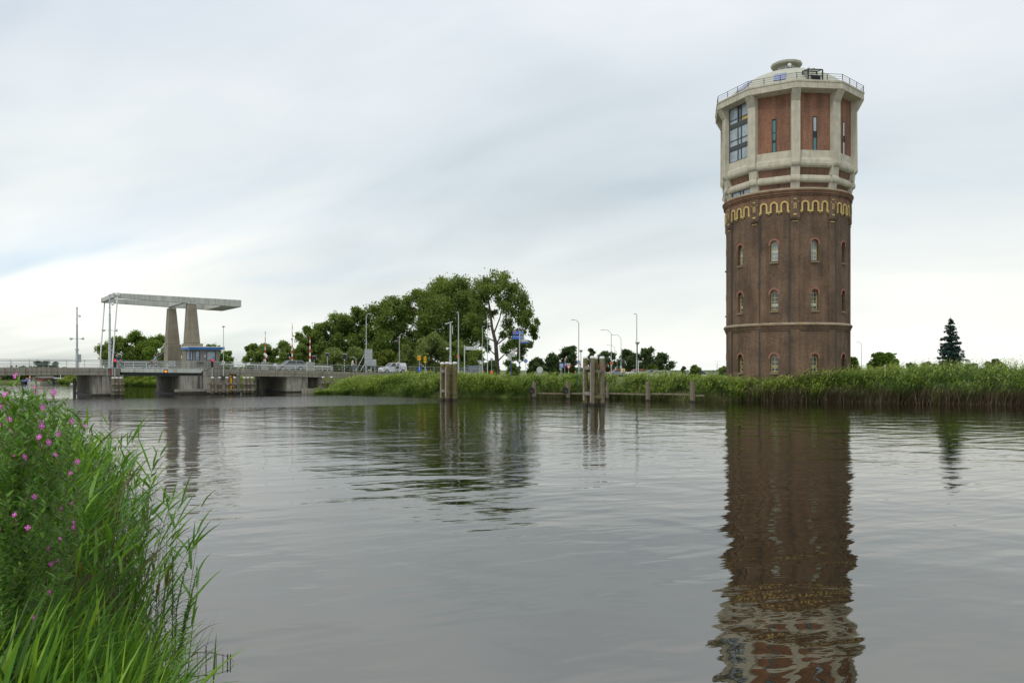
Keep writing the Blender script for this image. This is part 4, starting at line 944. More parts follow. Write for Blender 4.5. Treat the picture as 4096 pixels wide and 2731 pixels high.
def bicycle(loc, rz, label, frame):
    o = empty('bicycle', loc, rz, label, 'bicycle', 'bicycles on the bridge cycle path'); R_ = .35
    for x in (-.55, .55):
        wh = MB().torus((x, 0, R_), R_ - .02, .022, 'Y', 28, 6).build('wheel', M['black'], o)
        q = MB()
        for k in range(10): a = math.pi * k / 10; q.tube((x - math.cos(a) * (R_ - .03), 0, R_ - math.sin(a) * (R_ - .03)), (x + math.cos(a) * (R_ - .03), 0, R_ + math.sin(a) * (R_ - .03)), .003, n=3)
        q.build('spokes', M['steel'], wh)
    q = MB(); hub, bbk, seat, head, fr_ = (-.55, 0, R_), (-.1, 0, .3), (-.25, 0, .78), (.38, 0, .85), (.55, 0, R_)
    for a, c in ((hub, bbk), (bbk, seat), (hub, seat), (bbk, head), (seat, (.36, 0, .75)), (head, fr_), (head, (.34, 0, 1.02))): q.tube(a, c, .02, n=6)
    q.build('frame', frame, o)
    MB().path([(.1, -.28, 1.03), (.3, -.22, 1.05), (.34, 0, 1.02), (.3, .22, 1.05), (.1, .28, 1.03)], .014, n=6).build('handlebar', M['steel'], o)
    MB().sphere((-.27, 0, .84), .12, 1.1, .7, .35).tube((-.25, 0, .76), (-.26, 0, .84), .015).build('saddle', M['black'], o)
    MB().bb(-.75, -.38, -.08, .08, .74, .77).tube((-.6, 0, .75), (-.56, 0, R_), .01).build('rack', M['steel_d'], o)
    MB().tube((-.1, -.09, .3), (-.1, .09, .3), .07, n=10).box((-.02, -.1, .2), (.1, .07, .02)).box((-.18, .1, .4), (.1, .07, .02)).build('pedals', M['steel_d'], o)
    return o
def cyclist(loc, rz, label, lean, top, legs, hair, hair_long=False, bald=False, skirt=False, sc_=1.0):
    o = empty('person', loc, rz, label, 'person'); o.scale = (sc_,) * 3
    hip = Vector((-.22, 0, .90)); ch = hip + Vector((math.sin(lean) * .38, 0, math.cos(lean) * .38)); nk = hip + Vector((math.sin(lean) * .56, 0, math.cos(lean) * .56))
    hd = nk + Vector((.07, 0, .12)); ht_ = hd + Vector((.02, 0, .13)); P = [hip, (hip + ch) / 2, ch, nk, hd, ht_]; E_ = [(0, 1), (1, 2), (2, 3), (3, 4), (4, 5)]; R = [.15, .14, .155, .06, .095, .08]
    arm, leg = {}, {}
    for sg_ in (-1, 1):
        sh = nk + Vector((-.02, sg_ * .19, -.06)); hand = Vector((.15, sg_ * .26, 1.04)); el = (sh + hand) / 2 + Vector((-.03, sg_ * .05, -.08)); b = len(P)
        P += [sh, el, hand, hand + Vector((.07, 0, .01))]; R += [.06, .045, .032, .03]; E_ += [(3, b), (b, b + 1), (b + 1, b + 2), (b + 2, b + 3)]; arm[sg_] = (sh, el, hand)
        for f in range(4): b2 = len(P); P += [hand + Vector((.09, (f - 1.5) * .02, .02)), hand + Vector((.125, (f - 1.5) * .021, -.005 - .004 * f))]; R += [.009, .008]; E_ += [(b + 3, b2), (b2, b2 + 1)]
        b2 = len(P); P += [hand + Vector((.05, -sg_ * .035, -.01)), hand + Vector((.08, -sg_ * .04, -.03))]; R += [.01, .009]; E_ += [(b + 2, b2), (b2, b2 + 1)]
        ft = Vector((-.0, sg_ * .12, .26)) if sg_ < 0 else Vector((-.2, sg_ * .12, .45)); kn = Vector((.17 if sg_ < 0 else .2, sg_ * .11, .66 if sg_ < 0 else .8)); hj = hip + Vector((0, sg_ * .09, -.03)); b = len(P)
        P += [hj, kn, ft + Vector((-.03, 0, .08)), ft + Vector((.16, 0, 0))]; R += [.10, .062, .04, .035]; E_ += [(0, b), (b, b + 1), (b + 1, b + 2), (b + 2, b + 3)]; leg[sg_] = (hj, kn, ft)
    P += [hd + Vector((.105, 0, -.01)), hd + Vector((.06, 0, -.07))]; R += [.018, .05]; E_ += [(4, len(P) - 2), (4, len(P) - 1)]
    for sg_ in (-1, 1): P.append(hd + Vector((0, sg_ * .095, 0))); R.append(.018); E_.append((4, len(P) - 1))
    skinned('body', P, E_, R, M['skin'], o, 1)
    Pt = [hip + Vector((0, 0, .02)), (hip + ch) / 2, ch, nk - Vector((0, 0, .03))]; Et = [(0, 1), (1, 2), (2, 3)]; Rt = [.168, .16, .175, .085]
    for sg_ in (-1, 1):
        sh, el, hand = arm[sg_]; b = len(Pt); Pt += [sh, el, el.lerp(hand, .8)]; Et += [(3, b), (b, b + 1), (b + 1, b + 2)]; Rt += [.08, .062, .048]
    skinned('top', Pt, Et, Rt, top, o, 1)
    Pl = [hip]; El = []; Rl = [.17]
    for sg_ in (-1, 1):
        hj, kn, ft = leg[sg_]; b = len(Pl); Pl += [hj, hj.lerp(kn, .9 if skirt or legs is not M['denim'] else 1.0)]; El += [(0, b), (b, b + 1)]; Rl += [.125, .10 if skirt else .085]
        if legs is M['denim']: Pl += [ft + Vector((-.02, 0, .1))]; El += [(b + 1, b + 2)]; Rl += [.055]
    skinned('skirt' if skirt else 'trousers', Pl, El, Rl, legs, o, 1)
    for sg_ in (-1, 1):
        ft = leg[sg_][2]; MB().sphere((ft.x + .06, ft.y, ft.z), .07, 1.9, .8, .7).build('shoe', M['white'], o, smooth=True)
    if not bald:
        q = MB().sphere((hd.x - .03, 0, hd.z + .05), .125, 1.05, .95, .95)
        if hair_long: q.sphere((hd.x - .1, 0, hd.z - .1), .1, .8, 1, 1.7)
        q.build('hair', hair, o, smooth=True)
    q = MB()
    for sg_ in (-1, 1): q.sphere((hd.x + .088, sg_ * .035, hd.z + .015), .014)
    q.sphere((hd.x + .095, 0, hd.z - .055), .02, .5, 1.3, .4); q.build('face_features', M['dark'], o)
    return o
def rider(px, w_, dirn, *a, lb='', lbb='', frame=None, **k):
    s_ = S(px, w_); p_ = BW(s_, w_, dz(s_) - .005); rz = BPH + (0 if dirn > 0 else math.pi)
    bicycle(p_, rz, lbb, frame or M['steel_d']); cyclist(p_, rz, lb, *a, **k)
rider(473, 1.2, -1, .62, M['navy'], M['lgrey'], None, bald=True, lb='bald man in a dark blue jacket and shorts cycling left across the bridge', lbb='black bicycle under the bald man in blue', sc_=1.06)
rider(617, 1.2, -1, .18, M['lblue'], M['beige'], M['hairb'], hair_long=True, skirt=True, lb='brown-haired woman in a pale blue top and beige skirt cycling left', lbb='black bicycle under the woman in pale blue', sc_=1.06)
rider(1414, 1.0, 1, .12, M['lgrey'], M['denim'], M['hairbl'], hair_long=True, lb='blonde woman in a light grey top and jeans cycling right on the ramp', lbb='dark bicycle under the blonde woman')
rider(1594, 1.0, 1, .3, M['purple'], M['dark'], M['hairbl'], lb='grey-haired person in a purple shirt and dark shorts cycling beside the white van', lbb='dark bicycle in front of the white van')

# ------------------------------------------------------------------ vehicles
def car(loc, rz, label, cat, paint, roofp, Ln, W_, H_, hood, bonnet, wind, back, belt, rear_panel=None, name='parked_car', group=None, soft=False):
    """side view stations: nose at +x. hood = bonnet height, wind = x of windscreen foot, back = x of rear glass top"""
    o = empty(name, loc, rz, label, cat, group); hL = Ln / 2; hw = W_ / 2; gc = .22
    wx = (hL - .82, -hL + .75); wr = .33
    def arch(c): return [(c + (wr + .05) * math.cos(math.pi * k / 8), gc + .1 + (wr + .02) * math.sin(math.pi * k / 8)) for k in range(9)]
    prof = [(hL, gc + .15), (hL - .03, gc + .42), (hL - .15, hood - .06), (bonnet, hood), (wind, belt)] + [(back - .45 if rear_panel is None else -hL + .05, belt)] + [(-hL + .04, belt - .12), (-hL, gc + .35), (-hL + .05, gc)]
    prof += [(wx[1] - wr - .05, gc)] + arch(wx[1])[::-1] + [(wx[0] - wr - .05, gc)] + arch(wx[0])[::-1] + [(hL - .06, gc)]
    b_ = MB().prism(prof, -hw, hw).build('body', paint, o)
    g0, g1 = wind, (back - .55 if rear_panel is None else -hL + .03); r0, r1 = wind - (H_ - belt) * .95, back
    def gh(za, zb2, x0a, x1a, x0b, x1b, ya, yb, name_, mat, par):
        vs = [(x0a, -ya, za), (x0a, ya, za), (x1a, ya, za), (x1a, -ya, za), (x0b, -yb, zb2), (x0b, yb, zb2), (x1b, yb, zb2), (x1b, -yb, zb2)]
        return MB().add(vs, [(0, 1, 2, 3), (7, 6, 5, 4), (0, 4, 5, 1), (1, 5, 6, 2), (2, 6, 7, 3), (3, 7, 4, 0)]).build(name_, mat, par)
    gh(belt, H_ - .05, g1 + .03, g0 - .03, r1 + .03, r0 - .03, hw - .04, hw - .17, 'window_glass', M['carglass'], o)
    gh(H_ - .05, H_, r1 - .02, r0 + .02, r1 + .15, r0 - .2, hw - .15, hw - .28, 'roof', roofp, o)
    q = MB()
    for sg_ in (-1, 1):
        y0, y1 = sg_ * (hw - .03), sg_ * (hw - .16)
        for xa, xb in ((g0, r0), (g1, r1), ((g0 + g1) / 2 - .05, (r0 + r1) / 2 - .1)): q.tube((xa, y0, belt - .02), (xb, y1, H_ - .03), .035, n=5)
        q.tube((r0, y1, H_ - .04), (r1, y1, H_ - .04), .035, n=5)
    q.build('pillars', roofp if roofp is not M['dark'] else paint, o)
    if rear_panel is not None:
        gh(belt - .01, H_ - .04, -hL + .03, rear_panel, -hL + .12, rear_panel + .02, hw - .01, hw - .13, 'rear_panel', paint, o)
    for x in wx:
        for sg_ in (-1, 1):
            wh = MB().tube((x, sg_ * (hw - .2), .33), (x, sg_ * (hw + .01), .33), .33, n=18).build('wheel', M['black'], o); MB().tube((x, sg_ * (hw - .02), .33), (x, sg_ * (hw + .02), .33), .2, n=12).build('rim', M['steel'], wh)
    for sg_ in (-1, 1):
        MB().box((hL - .1, sg_ * (hw - .24), hood - .2), (.2, .36, .14)).build('headlight', M['glass_w'], o); MB().box((-hL + .02, sg_ * (hw - .1), belt - .2), (.08, .16, .28)).build('tail_light', M['red'], o)
        MB().box((wind - .15, sg_ * (hw + .08), belt + .06), (.12, .16, .13)).build('mirror', M['dark'], o)
    MB().box((hL - .01, 0, gc + .28), (.05, 1.0, .16)).build('grille', M['dark'], o)
    return o
s_ = S(1158, 8)
car(BW(s_, 8, dz(s_)), BPH + math.pi, 'dark silver people carrier crossing the bridge behind the barriers', 'car', M['carsilver'], M['carsilver'], 4.4, 1.8, 1.58, .95, 1.1, .95, -1.75, .98, name='car')
s_ = S(1570, 6)
s_ = S(1570, 12)
car(BW(s_, 12, dz(s_) - .06), BPH + math.pi, 'small white delivery van driving onto the bridge', 'van', M['carwhite'], M['carwhite'], 4.6, 1.8, 1.78, 1.05, 1.2, 1.0, -2.0, 1.1, rear_panel=-.25, name='van')
car((gx(1877, 140), 140, 1.97), math.pi + .25, 'dark grey panel van parked behind the reeds under the trees', 'van', M['cargrey'], M['cargrey'], 4.9, 1.9, 2.05, 1.1, 1.6, 1.5, -2.2, 1.2, rear_panel=.3, name='van')
car((gx(2465, 152), 152, 1.97), math.pi + .35, 'small grey hatchback with a red roof, left of the two', 'car', M['carsilver'], M['carred'], 3.8, 1.7, 1.45, .85, .9, .75, -1.5, .9, group='red-roofed hatchbacks behind the reeds')
car((gx(2542, 150), 150, 1.97), math.pi + .3, 'small white hatchback with a red roof, right of the two', 'car', M['carwhite'], M['carred'], 3.8, 1.7, 1.45, .85, .9, .75, -1.5, .9, group='red-roofed hatchbacks behind the reeds')
car((gx(2600, 145), 145, 1.95), math.pi + .3, 'silver convertible with a black soft roof between parked cars', 'car', M['carsilver'], M['dark'], 3.9, 1.7, 1.36, .8, .9, .7, -1.1, .86)
car((gx(2634, 135), 135, 1.7), math.pi - .5, 'low white car whose roof just shows above the reeds', 'car', M['carwhite'], M['carwhite'], 4.3, 1.75, 1.42, .8, .9, .8, -1.6, .88)
car((gx(2762, 125), 125, 1.6), math.pi + .1, 'white estate car behind the reeds in front of the black fence', 'car', M['carwhite'], M['carwhite'], 4.5, 1.8, 1.5, .85, .9, .8, -2.0, .9)
# ------------------------------------------------------------------ trees
rng = np.random.default_rng(7)
LM = {
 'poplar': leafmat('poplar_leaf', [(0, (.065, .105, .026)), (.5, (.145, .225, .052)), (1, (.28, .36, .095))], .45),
 'light': leafmat('willow_leaf', [(0, (.08, .115, .035)), (.5, (.17, .225, .07)), (1, (.28, .34, .13))], .45),
 'dark': leafmat('dark_leaf', [(0, (.03, .06, .022)), (.5, (.065, .115, .042)), (1, (.13, .18, .07))], .4),
 'yel': leafmat('yellow_green_leaf', [(0, (.05, .075, .01)), (.5, (.11, .15, .02)), (1, (.18, .22, .04))]),
 'spruce': leafmat('spruce_needles', [(0, (.010, .026, .022)), (.5, (.018, .045, .04)), (1, (.04, .085, .075))], .1),
 'bush': leafmat('bush_leaf', [(0, (.06, .11, .018)), (.5, (.13, .22, .034)), (1, (.23, .33, .065))], .45),
}
def cards(P, sz, tint, up=.2, r=None):
    r = r or rng; n_ = len(P); u = r.normal(size=(n_, 3)); u /= np.linalg.norm(u, axis=1)[:, None]; v = r.normal(size=(n_, 3)); v -= (v * u).sum(1)[:, None] * u; v /= np.linalg.norm(v, axis=1)[:, None]
    a = (sz * (.35 + 1.25 * r.random(n_) ** 1.5))[:, None]; V = np.stack([P + u * a, P + v * a * .55, P - u * a, P - v * a * .55], 1).reshape(-1, 3)
    return V, np.arange(4 * n_).reshape(-1, 4), np.repeat(tint, 4)
def tree(name, cat, label, px, ytop, halfw, d, kind, nleaf, zbase=1.9, crown_lo=.22, lobes=16, leaf=.2, trunk_r=.22, group=None, seed=0, lean=0.0, squash=1.0, open_=.0, parts=True):
    r = np.random.default_rng(seed + 11); x = gx(px, d); H = HC + (YH - ytop) * d / F - zbase; Wd = halfw * d / F
    o = empty(name, (x, d, zbase), 0, label, cat, group); c0 = crown_lo * H; ch = H - c0
    C = []
    for i in range(lobes):
        t = (i + .5) / lobes; hz = c0 + ch * (.10 + .80 * t); env = math.sin(math.pi * min(1, max(0.0, (.12 + .80 * t)))) ** .6
        a = i * 2.4 + r.random() * .8; rr = Wd * env * (.35 + .75 * r.random())
        C.append((math.cos(a) * rr * .88 + lean * hz, math.sin(a) * rr * .88, hz, (min(Wd, ch * .5) * (.36 + .18 * r.random())) * (1 - .25 * t)))
    C.append((lean * H * .9, 0, c0 + ch * .86, min(Wd, ch) * .26))
    Ps, T = [], []
    for (a, b_, c, rad) in C:
        k = nleaf // len(C); lt = r.uniform(-.18, .18); ns = 9 + int(r.random() * 5)
        D = r.normal(size=(ns, 3)); D /= np.linalg.norm(D, axis=1)[:, None]; sc_ = np.array([a, b_, c]) + D * rad * np.array([.75, .75, .62 * squash]) * (.6 + .4 * r.random((ns, 1)))
        j = r.integers(0, ns, k); q = r.normal(size=(k, 3)) * rad * (.30 - .06 * open_) * np.array([1, 1, .8]); P_ = sc_[j] + q * (1 + .4 * (r.random((k, 1)) < .12))
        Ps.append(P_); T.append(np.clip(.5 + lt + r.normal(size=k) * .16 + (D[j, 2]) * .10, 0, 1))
    P_ = np.concatenate(Ps); T = np.concatenate(T); P_[:, 2] = np.clip(P_[:, 2], .05, H + .1)
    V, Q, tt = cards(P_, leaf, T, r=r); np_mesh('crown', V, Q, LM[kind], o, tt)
    q = MB(); top = Vector((lean * H * .7, 0, H * .75)); pts = [Vector((0, 0, -.5)), Vector((.05 * H * (r.random() - .5), 0, c0 * .8)), Vector((lean * H * .4, .02 * H * (r.random() - .5), H * .5)), top]
    q.path(pts, [trunk_r * 1.15, trunk_r * .85, trunk_r * .5, trunk_r * .12], n=8)
    for (a, b_, c, rad) in C[::1 if parts else 3]:
        t = min(.92, max(.15, (c - rad) / (H * .8) - .05)); s0 = pts[1].lerp(pts[2], t) if t < .6 else pts[2].lerp(top, (t - .6) / .4); e_ = Vector((a, b_, c)); m_ = s0.lerp(e_, .5) + Vector((0, 0, -.08 * rad))
        q.path([s0, m_, e_], [trunk_r * .30, trunk_r * .18, trunk_r * .05], n=5)
    q.build('trunk', M['bark'], o)
    return o
TR = [
 # left group beyond the drawbridge
 ('poplar_tree', 'tree', 'dark rounded tree left of the far bridge pillar, behind the cyclist in blue', 462, 1347, 58, 175, 'poplar', 6500, .1, 14),
 ('poplar_tree', 'tree', 'tallest tree left of the bridge pillars, with an open feathery crown', 540, 1322, 50, 180, 'bush', 6500, .08, 16),
 ('poplar_tree', 'tree', 'tree just left of the far bridge pillar behind the cycling woman', 613, 1338, 52, 178, 'bush', 6500, .08, 14),
 ('shrub', 'shrub', 'low grey green bush at the foot of the far bridge pillar', 655, 1392, 34, 168, 'light', 2500, .05, 9),
 ('small_tree', 'tree', 'thin leafy tree seen between the two bridge pillars', 728, 1372, 26, 176, 'light', 2000, .1, 9),
 ('small_tree', 'tree', 'spiky tree top rising behind the control house roof', 850, 1372, 42, 176, 'bush', 2200, .1, 10),
 ('small_tree', 'tree', 'rounded tree right of the control house behind the lamp pole', 900, 1398, 34, 176, 'bush', 2600, .06, 9),
 # group between barriers
 ('poplar_tree', 'tree', 'tree behind the leftmost barrier boom, first of the right group', 1008, 1368, 30, 172, 'poplar', 3800, .08, 11),
 ('poplar_tree', 'tree', 'tree with a bushy crown just right of the leftmost barrier boom', 1058, 1372, 42, 172, 'poplar', 4500, .08, 12),
 ('poplar_tree', 'tree', 'dark tree behind the tallest barrier boom', 1138, 1364, 46, 170, 'poplar', 5000, .06, 13),
 ('poplar_tree', 'tree', 'low tree between the tallest and the rightmost barrier booms', 1200, 1374, 40, 168, 'poplar', 4200, .06, 12),
 ('poplar_tree', 'tree', 'slim leaning poplar above the rightmost barrier boom', 1228, 1296, 42, 172, 'poplar', 4500, .25, 13),
 ('poplar_tree', 'tree', 'poplar second from the left end of the tall row, stepping up', 1300, 1278, 58, 172, 'poplar', 7500, .1, 16),
 ('poplar_tree', 'tree', 'poplar in the middle of the rising row of trees', 1372, 1244, 62, 174, 'poplar', 8500, .12, 18),
 ('poplar_tree', 'tree', 'poplar just left of the tall lamp post with arm to the right', 1440, 1218, 62, 174, 'poplar', 9000, .12, 18),
 ('poplar_tree', 'tree', 'tall broad poplar above the white van', 1545, 1184, 84, 172, 'poplar', 14000, .14, 22),
 ('poplar_tree', 'tree', 'wide poplar left of the tallest crown, above the willow bushes', 1672, 1140, 66, 172, 'poplar', 11000, .12, 20),
 ('poplar_tree', 'tree', 'tallest dense poplar at the centre of the tree group', 1800, 1097, 112, 170, 'poplar', 24000, .14, 32),
 ('willow_bush', 'shrub', 'grey green willow bush behind the striped signal posts', 1330, 1392, 60, 150, 'light', 6000, .02, 13),
 ('willow_bush', 'shrub', 'wide grey green willow bush behind the large sign back', 1425, 1388, 62, 152, 'light', 6000, .02, 13),
 ('willow_bush', 'shrub', 'olive bush behind the white van', 1535, 1402, 52, 152, 'yel', 4500, .02, 12),
 ('willow_bush', 'shrub', 'grey green willow bush right of the white van', 1625, 1378, 50, 150, 'light', 5500, .02, 13),
 ('willow_bush', 'shrub', 'tallest grey green willow bush left of the wooden dolphin', 1722, 1330, 66, 148, 'light', 9500, .02, 17),
 ('dark_bush', 'shrub', 'dark bush behind the slim camera mast and the dolphin', 1818, 1362, 56, 152, 'poplar', 6500, .02, 14),
 ('dark_bush', 'shrub', 'dark bush behind the grey van', 1900, 1398, 50, 152, 'poplar', 5000, .02, 12),
 ('dark_bush', 'shrub', 'small dark bush at the foot of the open crowned poplar', 1960, 1442, 34, 150, 'dark', 2200, .02, 9),
 ('dark_bush', 'shrub', 'wispy bush at the foot of the blue direction sign post', 2052, 1456, 34, 140, 'poplar', 1800, .02, 8),
 # dark row right of centre
 ('dark_bush', 'shrub', 'dark bush at the left end of the low dark row', 2145, 1430, 40, 160, 'dark', 3500, .02, 12),
 ('dark_tree', 'tree', 'dark low tree behind the blue speed sign', 2208, 1412, 42, 162, 'dark', 4000, .02, 12),
 ('dark_tree', 'tree', 'dark spiky tree left of the tall lamp post in the low row', 2272, 1380, 42, 164, 'dark', 4500, .04, 14),
 ('dark_tree', 'tree', 'narrow dark tree behind the wooden dolphin', 2365, 1384, 24, 160, 'dark', 2200, .04, 10),
 ('dark_tree', 'tree', 'dark tree just right of the taller wooden dolphin', 2420, 1402, 46, 162, 'dark', 4000, .02, 12),
 ('dark_tree', 'tree', 'dark tree between the group of curved street lamps', 2508, 1396, 46, 160, 'dark', 4500, .02, 13),
 ('dark_tree', 'tree', 'tallest dark tree right of the lamp with a bowl', 2578, 1388, 46, 158, 'dark', 5000, .02, 14),
 ('dark_tree', 'tree', 'dark tree at the right end of the low dark row', 2645, 1410, 40, 158, 'dark', 4200, .02, 12),
 ('yellow_bush', 'shrub', 'yellow green bush behind the silver convertible', 2610, 1464, 46, 152, 'yel', 3000, .01, 10),
 ('small_shrub', 'shrub', 'small dark shrub left on the black bar fence', 2733, 1463, 11, 112, 'dark', 500, .02, 6),
 ('small_shrub', 'shrub', 'thin twiggy shrub behind the white estate car', 2778, 1461, 24, 112, 'poplar', 700, .1, 7),
 ('far_tree', 'tree', 'dark rounded treetop right of the twiggy shrub at the fence', 2795, 1474, 20, 150, 'dark', 700, .1, 6),
 ('small_shrub', 'shrub', 'green shrub between the pylon and the water tower', 2895, 1466, 24, 115, 'bush', 1400, .02, 8),
 # right of the tower
 ('green_bush', 'shrub', 'green bush touching the right side of the water tower', 3413, 1424, 28, 106, 'bush', 2800, .02, 10),
 ('green_bush', 'shrub', 'rounded green bush between the water tower and the spruce', 3535, 1416, 60, 100, 'bush', 6500, .02, 15),
 ('far_tree', 'tree', 'far dark treetop left of the spruce, the left one of two', 3642, 1452, 24, 400, 'dark', 900, .02, 7),
 ('far_tree', 'tree', 'far dark treetop directly left of the spruce', 3712, 1447, 30, 400, 'dark', 1300, .02, 8),
 ('far_tree', 'tree', 'far treetop above the reeds right of the spruce', 3978, 1438, 46, 300, 'dark', 2000, .02, 9),
 # far left under and over the bridge
 ('far_tree', 'tree', 'wide domed far tree seen over the left bridge railing', 182, 1444, 64, 420, 'dark', 2600, .02, 10),
]
for k, (nm, ct, lb, px, yt, hw_, d_, kd, nl, clo, lo) in enumerate(TR):
    lf_ = .34 if d_ < 125 else (.36 if d_ < 200 else .9)
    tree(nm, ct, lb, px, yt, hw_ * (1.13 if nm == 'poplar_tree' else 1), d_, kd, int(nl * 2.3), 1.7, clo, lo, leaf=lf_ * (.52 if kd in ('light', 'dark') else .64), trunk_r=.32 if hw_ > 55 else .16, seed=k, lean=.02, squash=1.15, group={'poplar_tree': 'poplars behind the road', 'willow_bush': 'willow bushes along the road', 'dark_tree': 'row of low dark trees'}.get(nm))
# the open-crowned poplar with its visible limbs
def open_poplar():
    r = np.random.default_rng(5); d = 160; x = gx(1988, d); zb_ = 1.8; o = empty('open_poplar_tree', (x, d, zb_), 0, 'large open-crowned poplar with visible trunk and limbs, right of the dense one', 'tree', 'poplars behind the road')
    def W_(px, y): return Vector((gx(px, d) - x, 0, HC + (YH - y) * d / F - zb_))
    q = MB(); q.path([W_(1990, 1500), W_(1987, 1430), W_(1983, 1370), W_(1968, 1310), W_(1962, 1250), W_(1952, 1190), W_(1945, 1140)], [.50, .44, .38, .30, .22, .14, .05], n=9)
    limbs = [[(1986, 1375), (2010, 1330), (2040, 1290), (2070, 1250), (2090, 1215)], [(1990, 1445), (2020, 1415), (2060, 1395), (2085, 1380)], [(1987, 1425), (1960, 1400), (1935, 1385)], [(1975, 1335), (2000, 1270), (2012, 1210), (2020, 1150)],
             [(1962, 1260), (1935, 1220), (1915, 1180)], [(1970, 1310), (1935, 1290), (1905, 1250)], [(1985, 1380), (2030, 1345), (2080, 1310), (2120, 1300)], [(1955, 1200), (1985, 1160), (1992, 1120)], [(1986, 1370), (1950, 1350), (1925, 1345)]]
    for lmb in limbs: 
        yy = r.uniform(-2, 2); p = [W_(*a) for a in lmb]
        for i, v in enumerate(p): v.y += yy * i / len(p)
        q.path(p, list(np.linspace(.17, .03, len(p))), n=6)
    q.build('trunk', M['bark'], o)
    cl = [(1945, 1125, 30), (1985, 1118, 30), (2022, 1135, 28), (2052, 1160, 26), (2080, 1190, 26), (2100, 1225, 24), (2108, 1262, 22), (2085, 1275, 22), (2105, 1300, 16), (2135, 1312, 17), (2138, 1345, 12), (2120, 1380, 10), (2090, 1385, 20), (2062, 1372, 20),
          (2040, 1385, 16), (2045, 1330, 20), (2075, 1330, 20), (2030, 1290, 18), (2060, 1245, 24), (2020, 1235, 20), (2035, 1195, 26), (1985, 1165, 24), (1950, 1165, 22), (1915, 1150, 26), (1925, 1195, 22), (1990, 1205, 14), (1975, 1250, 11), (1935, 1245, 18),
          (1905, 1230, 22), (1895, 1280, 22), (1915, 1330, 18), (1935, 1370, 14), (1950, 1395, 10), (2020, 1400, 14), (2045, 1430, 14), (2080, 1430, 14), (2030, 1455, 12), (2085, 1405, 12), (1940, 1300, 12), (2010, 1340, 10), (2145, 1290, 10), (1905, 1190, 24)]
    Ps, T = [], []
    for (a, b_, rr) in cl:
        c = W_(a, b_); c.y = r.uniform(-3, 3); R_ = rr * d / F; k = int(11 * rr * 4.4); ns = 16; D = r.normal(size=(ns, 3)); D /= np.linalg.norm(D, axis=1)[:, None]; s_ = np.array(c) + D * R_ * (.3 + 1.0 * r.random((ns, 1))); j = r.integers(0, ns, k)
        Ps.append(s_[j] + r.normal(size=(k, 3)) * R_ * .36); T.append(np.clip(.42 + r.uniform(-.15, .2) + r.normal(size=k) * .15, 0, 1))
    V, Q, tt = cards(np.concatenate(Ps), .20, np.concatenate(T), r=r); np_mesh('crown', V, Q, LM['poplar'], o, tt)
open_poplar()
# blue spruce
def spruce():
    r = np.random.default_rng(3); d = 84; x = gx(3803, d); zb_ = 1.2; H = HC + (YH - 1262) * d / F - zb_; o = empty('spruce_tree', (x, d, zb_), 0, 'solitary dark blue green spruce standing behind the reeds on the right', 'tree')
    q = MB().path([(0, 0, -.5), (0, 0, H * .5), (0, 0, H)], [.13, .08, .012], n=8); Ps, T = [], []
    nl = 20
    for k in range(nl):
        t = k / (nl - 1); z = .55 + (H - 1.0) * t ** .95; Lb = (1 - t) ** .85 * 1.95 + .16; nb = 9 if t < .7 else 6
        for j in range(nb):
            a = 2 * math.pi * (j + .5 * (k % 2)) / nb + r.uniform(-.25, .25); L_ = Lb * r.uniform(.66, 1.2); e = np.array([math.cos(a), math.sin(a), 0]); dr = -.12 + .5 * max(0, t - .35)
            p0 = np.array([0, 0, z + r.uniform(-.16, .16)]); tip = p0 + e * L_ + np.array([0, 0, dr * L_]); mid = p0 + e * L_ * .5 + np.array([0, 0, dr * L_ * .5 - .05 * L_]); q.path([p0, mid, tip], [.025, .015, .006], n=3)
            n_ = int(95 * L_ / 1.2) + 14; u = r.random(n_) ** .75; side = np.array([-e[1], e[0], 0]); wv = (r.random(n_) - .5) * 2 * (.42 * L_ * (1 - u) + .09)
            base = p0 + (tip - p0) * u[:, None] + side * wv[:, None]; base[:, 2] += -.02 - .04 * r.random(n_) - .24 * r.random(n_) ** 1.5 * (.6 + .6 * (1 - t))
            Ps.append(base + r.normal(size=(n_, 3)) * .025); T.append(np.clip(.5 + .25 * u + r.normal(size=n_) * .15, 0, 1))
    q.build('trunk', M['bark'], o); P_ = np.concatenate(Ps); T = np.concatenate(T); V, Q, tt = cards(P_, .10, T, r=r)
    np_mesh('crown', V, Q, LM['spruce'], o, tt)
spruce()

# ------------------------------------------------------------------ blades: reeds and grass
def blades(P, az, L_, lean, droop, wd, seg, tint, r, base_w=.5, twist=None):
    """P roots (n,3); az heading; each blade rises, leans and droops; returns V,Q,tint"""
    n_ = len(P); t = np.linspace(0, 1, seg + 1)[None, :]; th0 = lean[:, None]; th = th0 + droop[:, None] * t; ds = L_[:, None] / seg
    hx_ = np.cumsum(np.sin(th) * ds, 1) - np.sin(th[:, :1]) * ds; hz_ = np.cumsum(np.cos(th) * ds, 1) - np.cos(th[:, :1]) * ds
    c, s = np.cos(az)[:, None], np.sin(az)[:, None]; X = P[:, 0:1] + hx_ * c; Y = P[:, 1:2] + hx_ * s; Z = P[:, 2:3] + hz_
    wt = wd[:, None] * np.where(t < .25, base_w + (1 - base_w) * t / .25, ((1 - t) / .75) ** .7); tw = (np.full(n_, np.pi / 2) if twist is None else twist)[:, None] + az[:, None]
    ax, ay = np.cos(tw) * wt / 2, np.sin(tw) * wt / 2
    V = np.stack([np.stack([X - ax, Y - ay, Z], -1), np.stack([X + ax, Y + ay, Z], -1)], 2).reshape(-1, 3)
    b = (np.arange(n_) * (seg + 1) * 2)[:, None] + (np.arange(seg) * 2)[None, :]
    Q = np.stack([b, b + 1, b + 3, b + 2], -1).reshape(-1, 4); return V, Q, np.repeat(tint, (seg + 1) * 2)
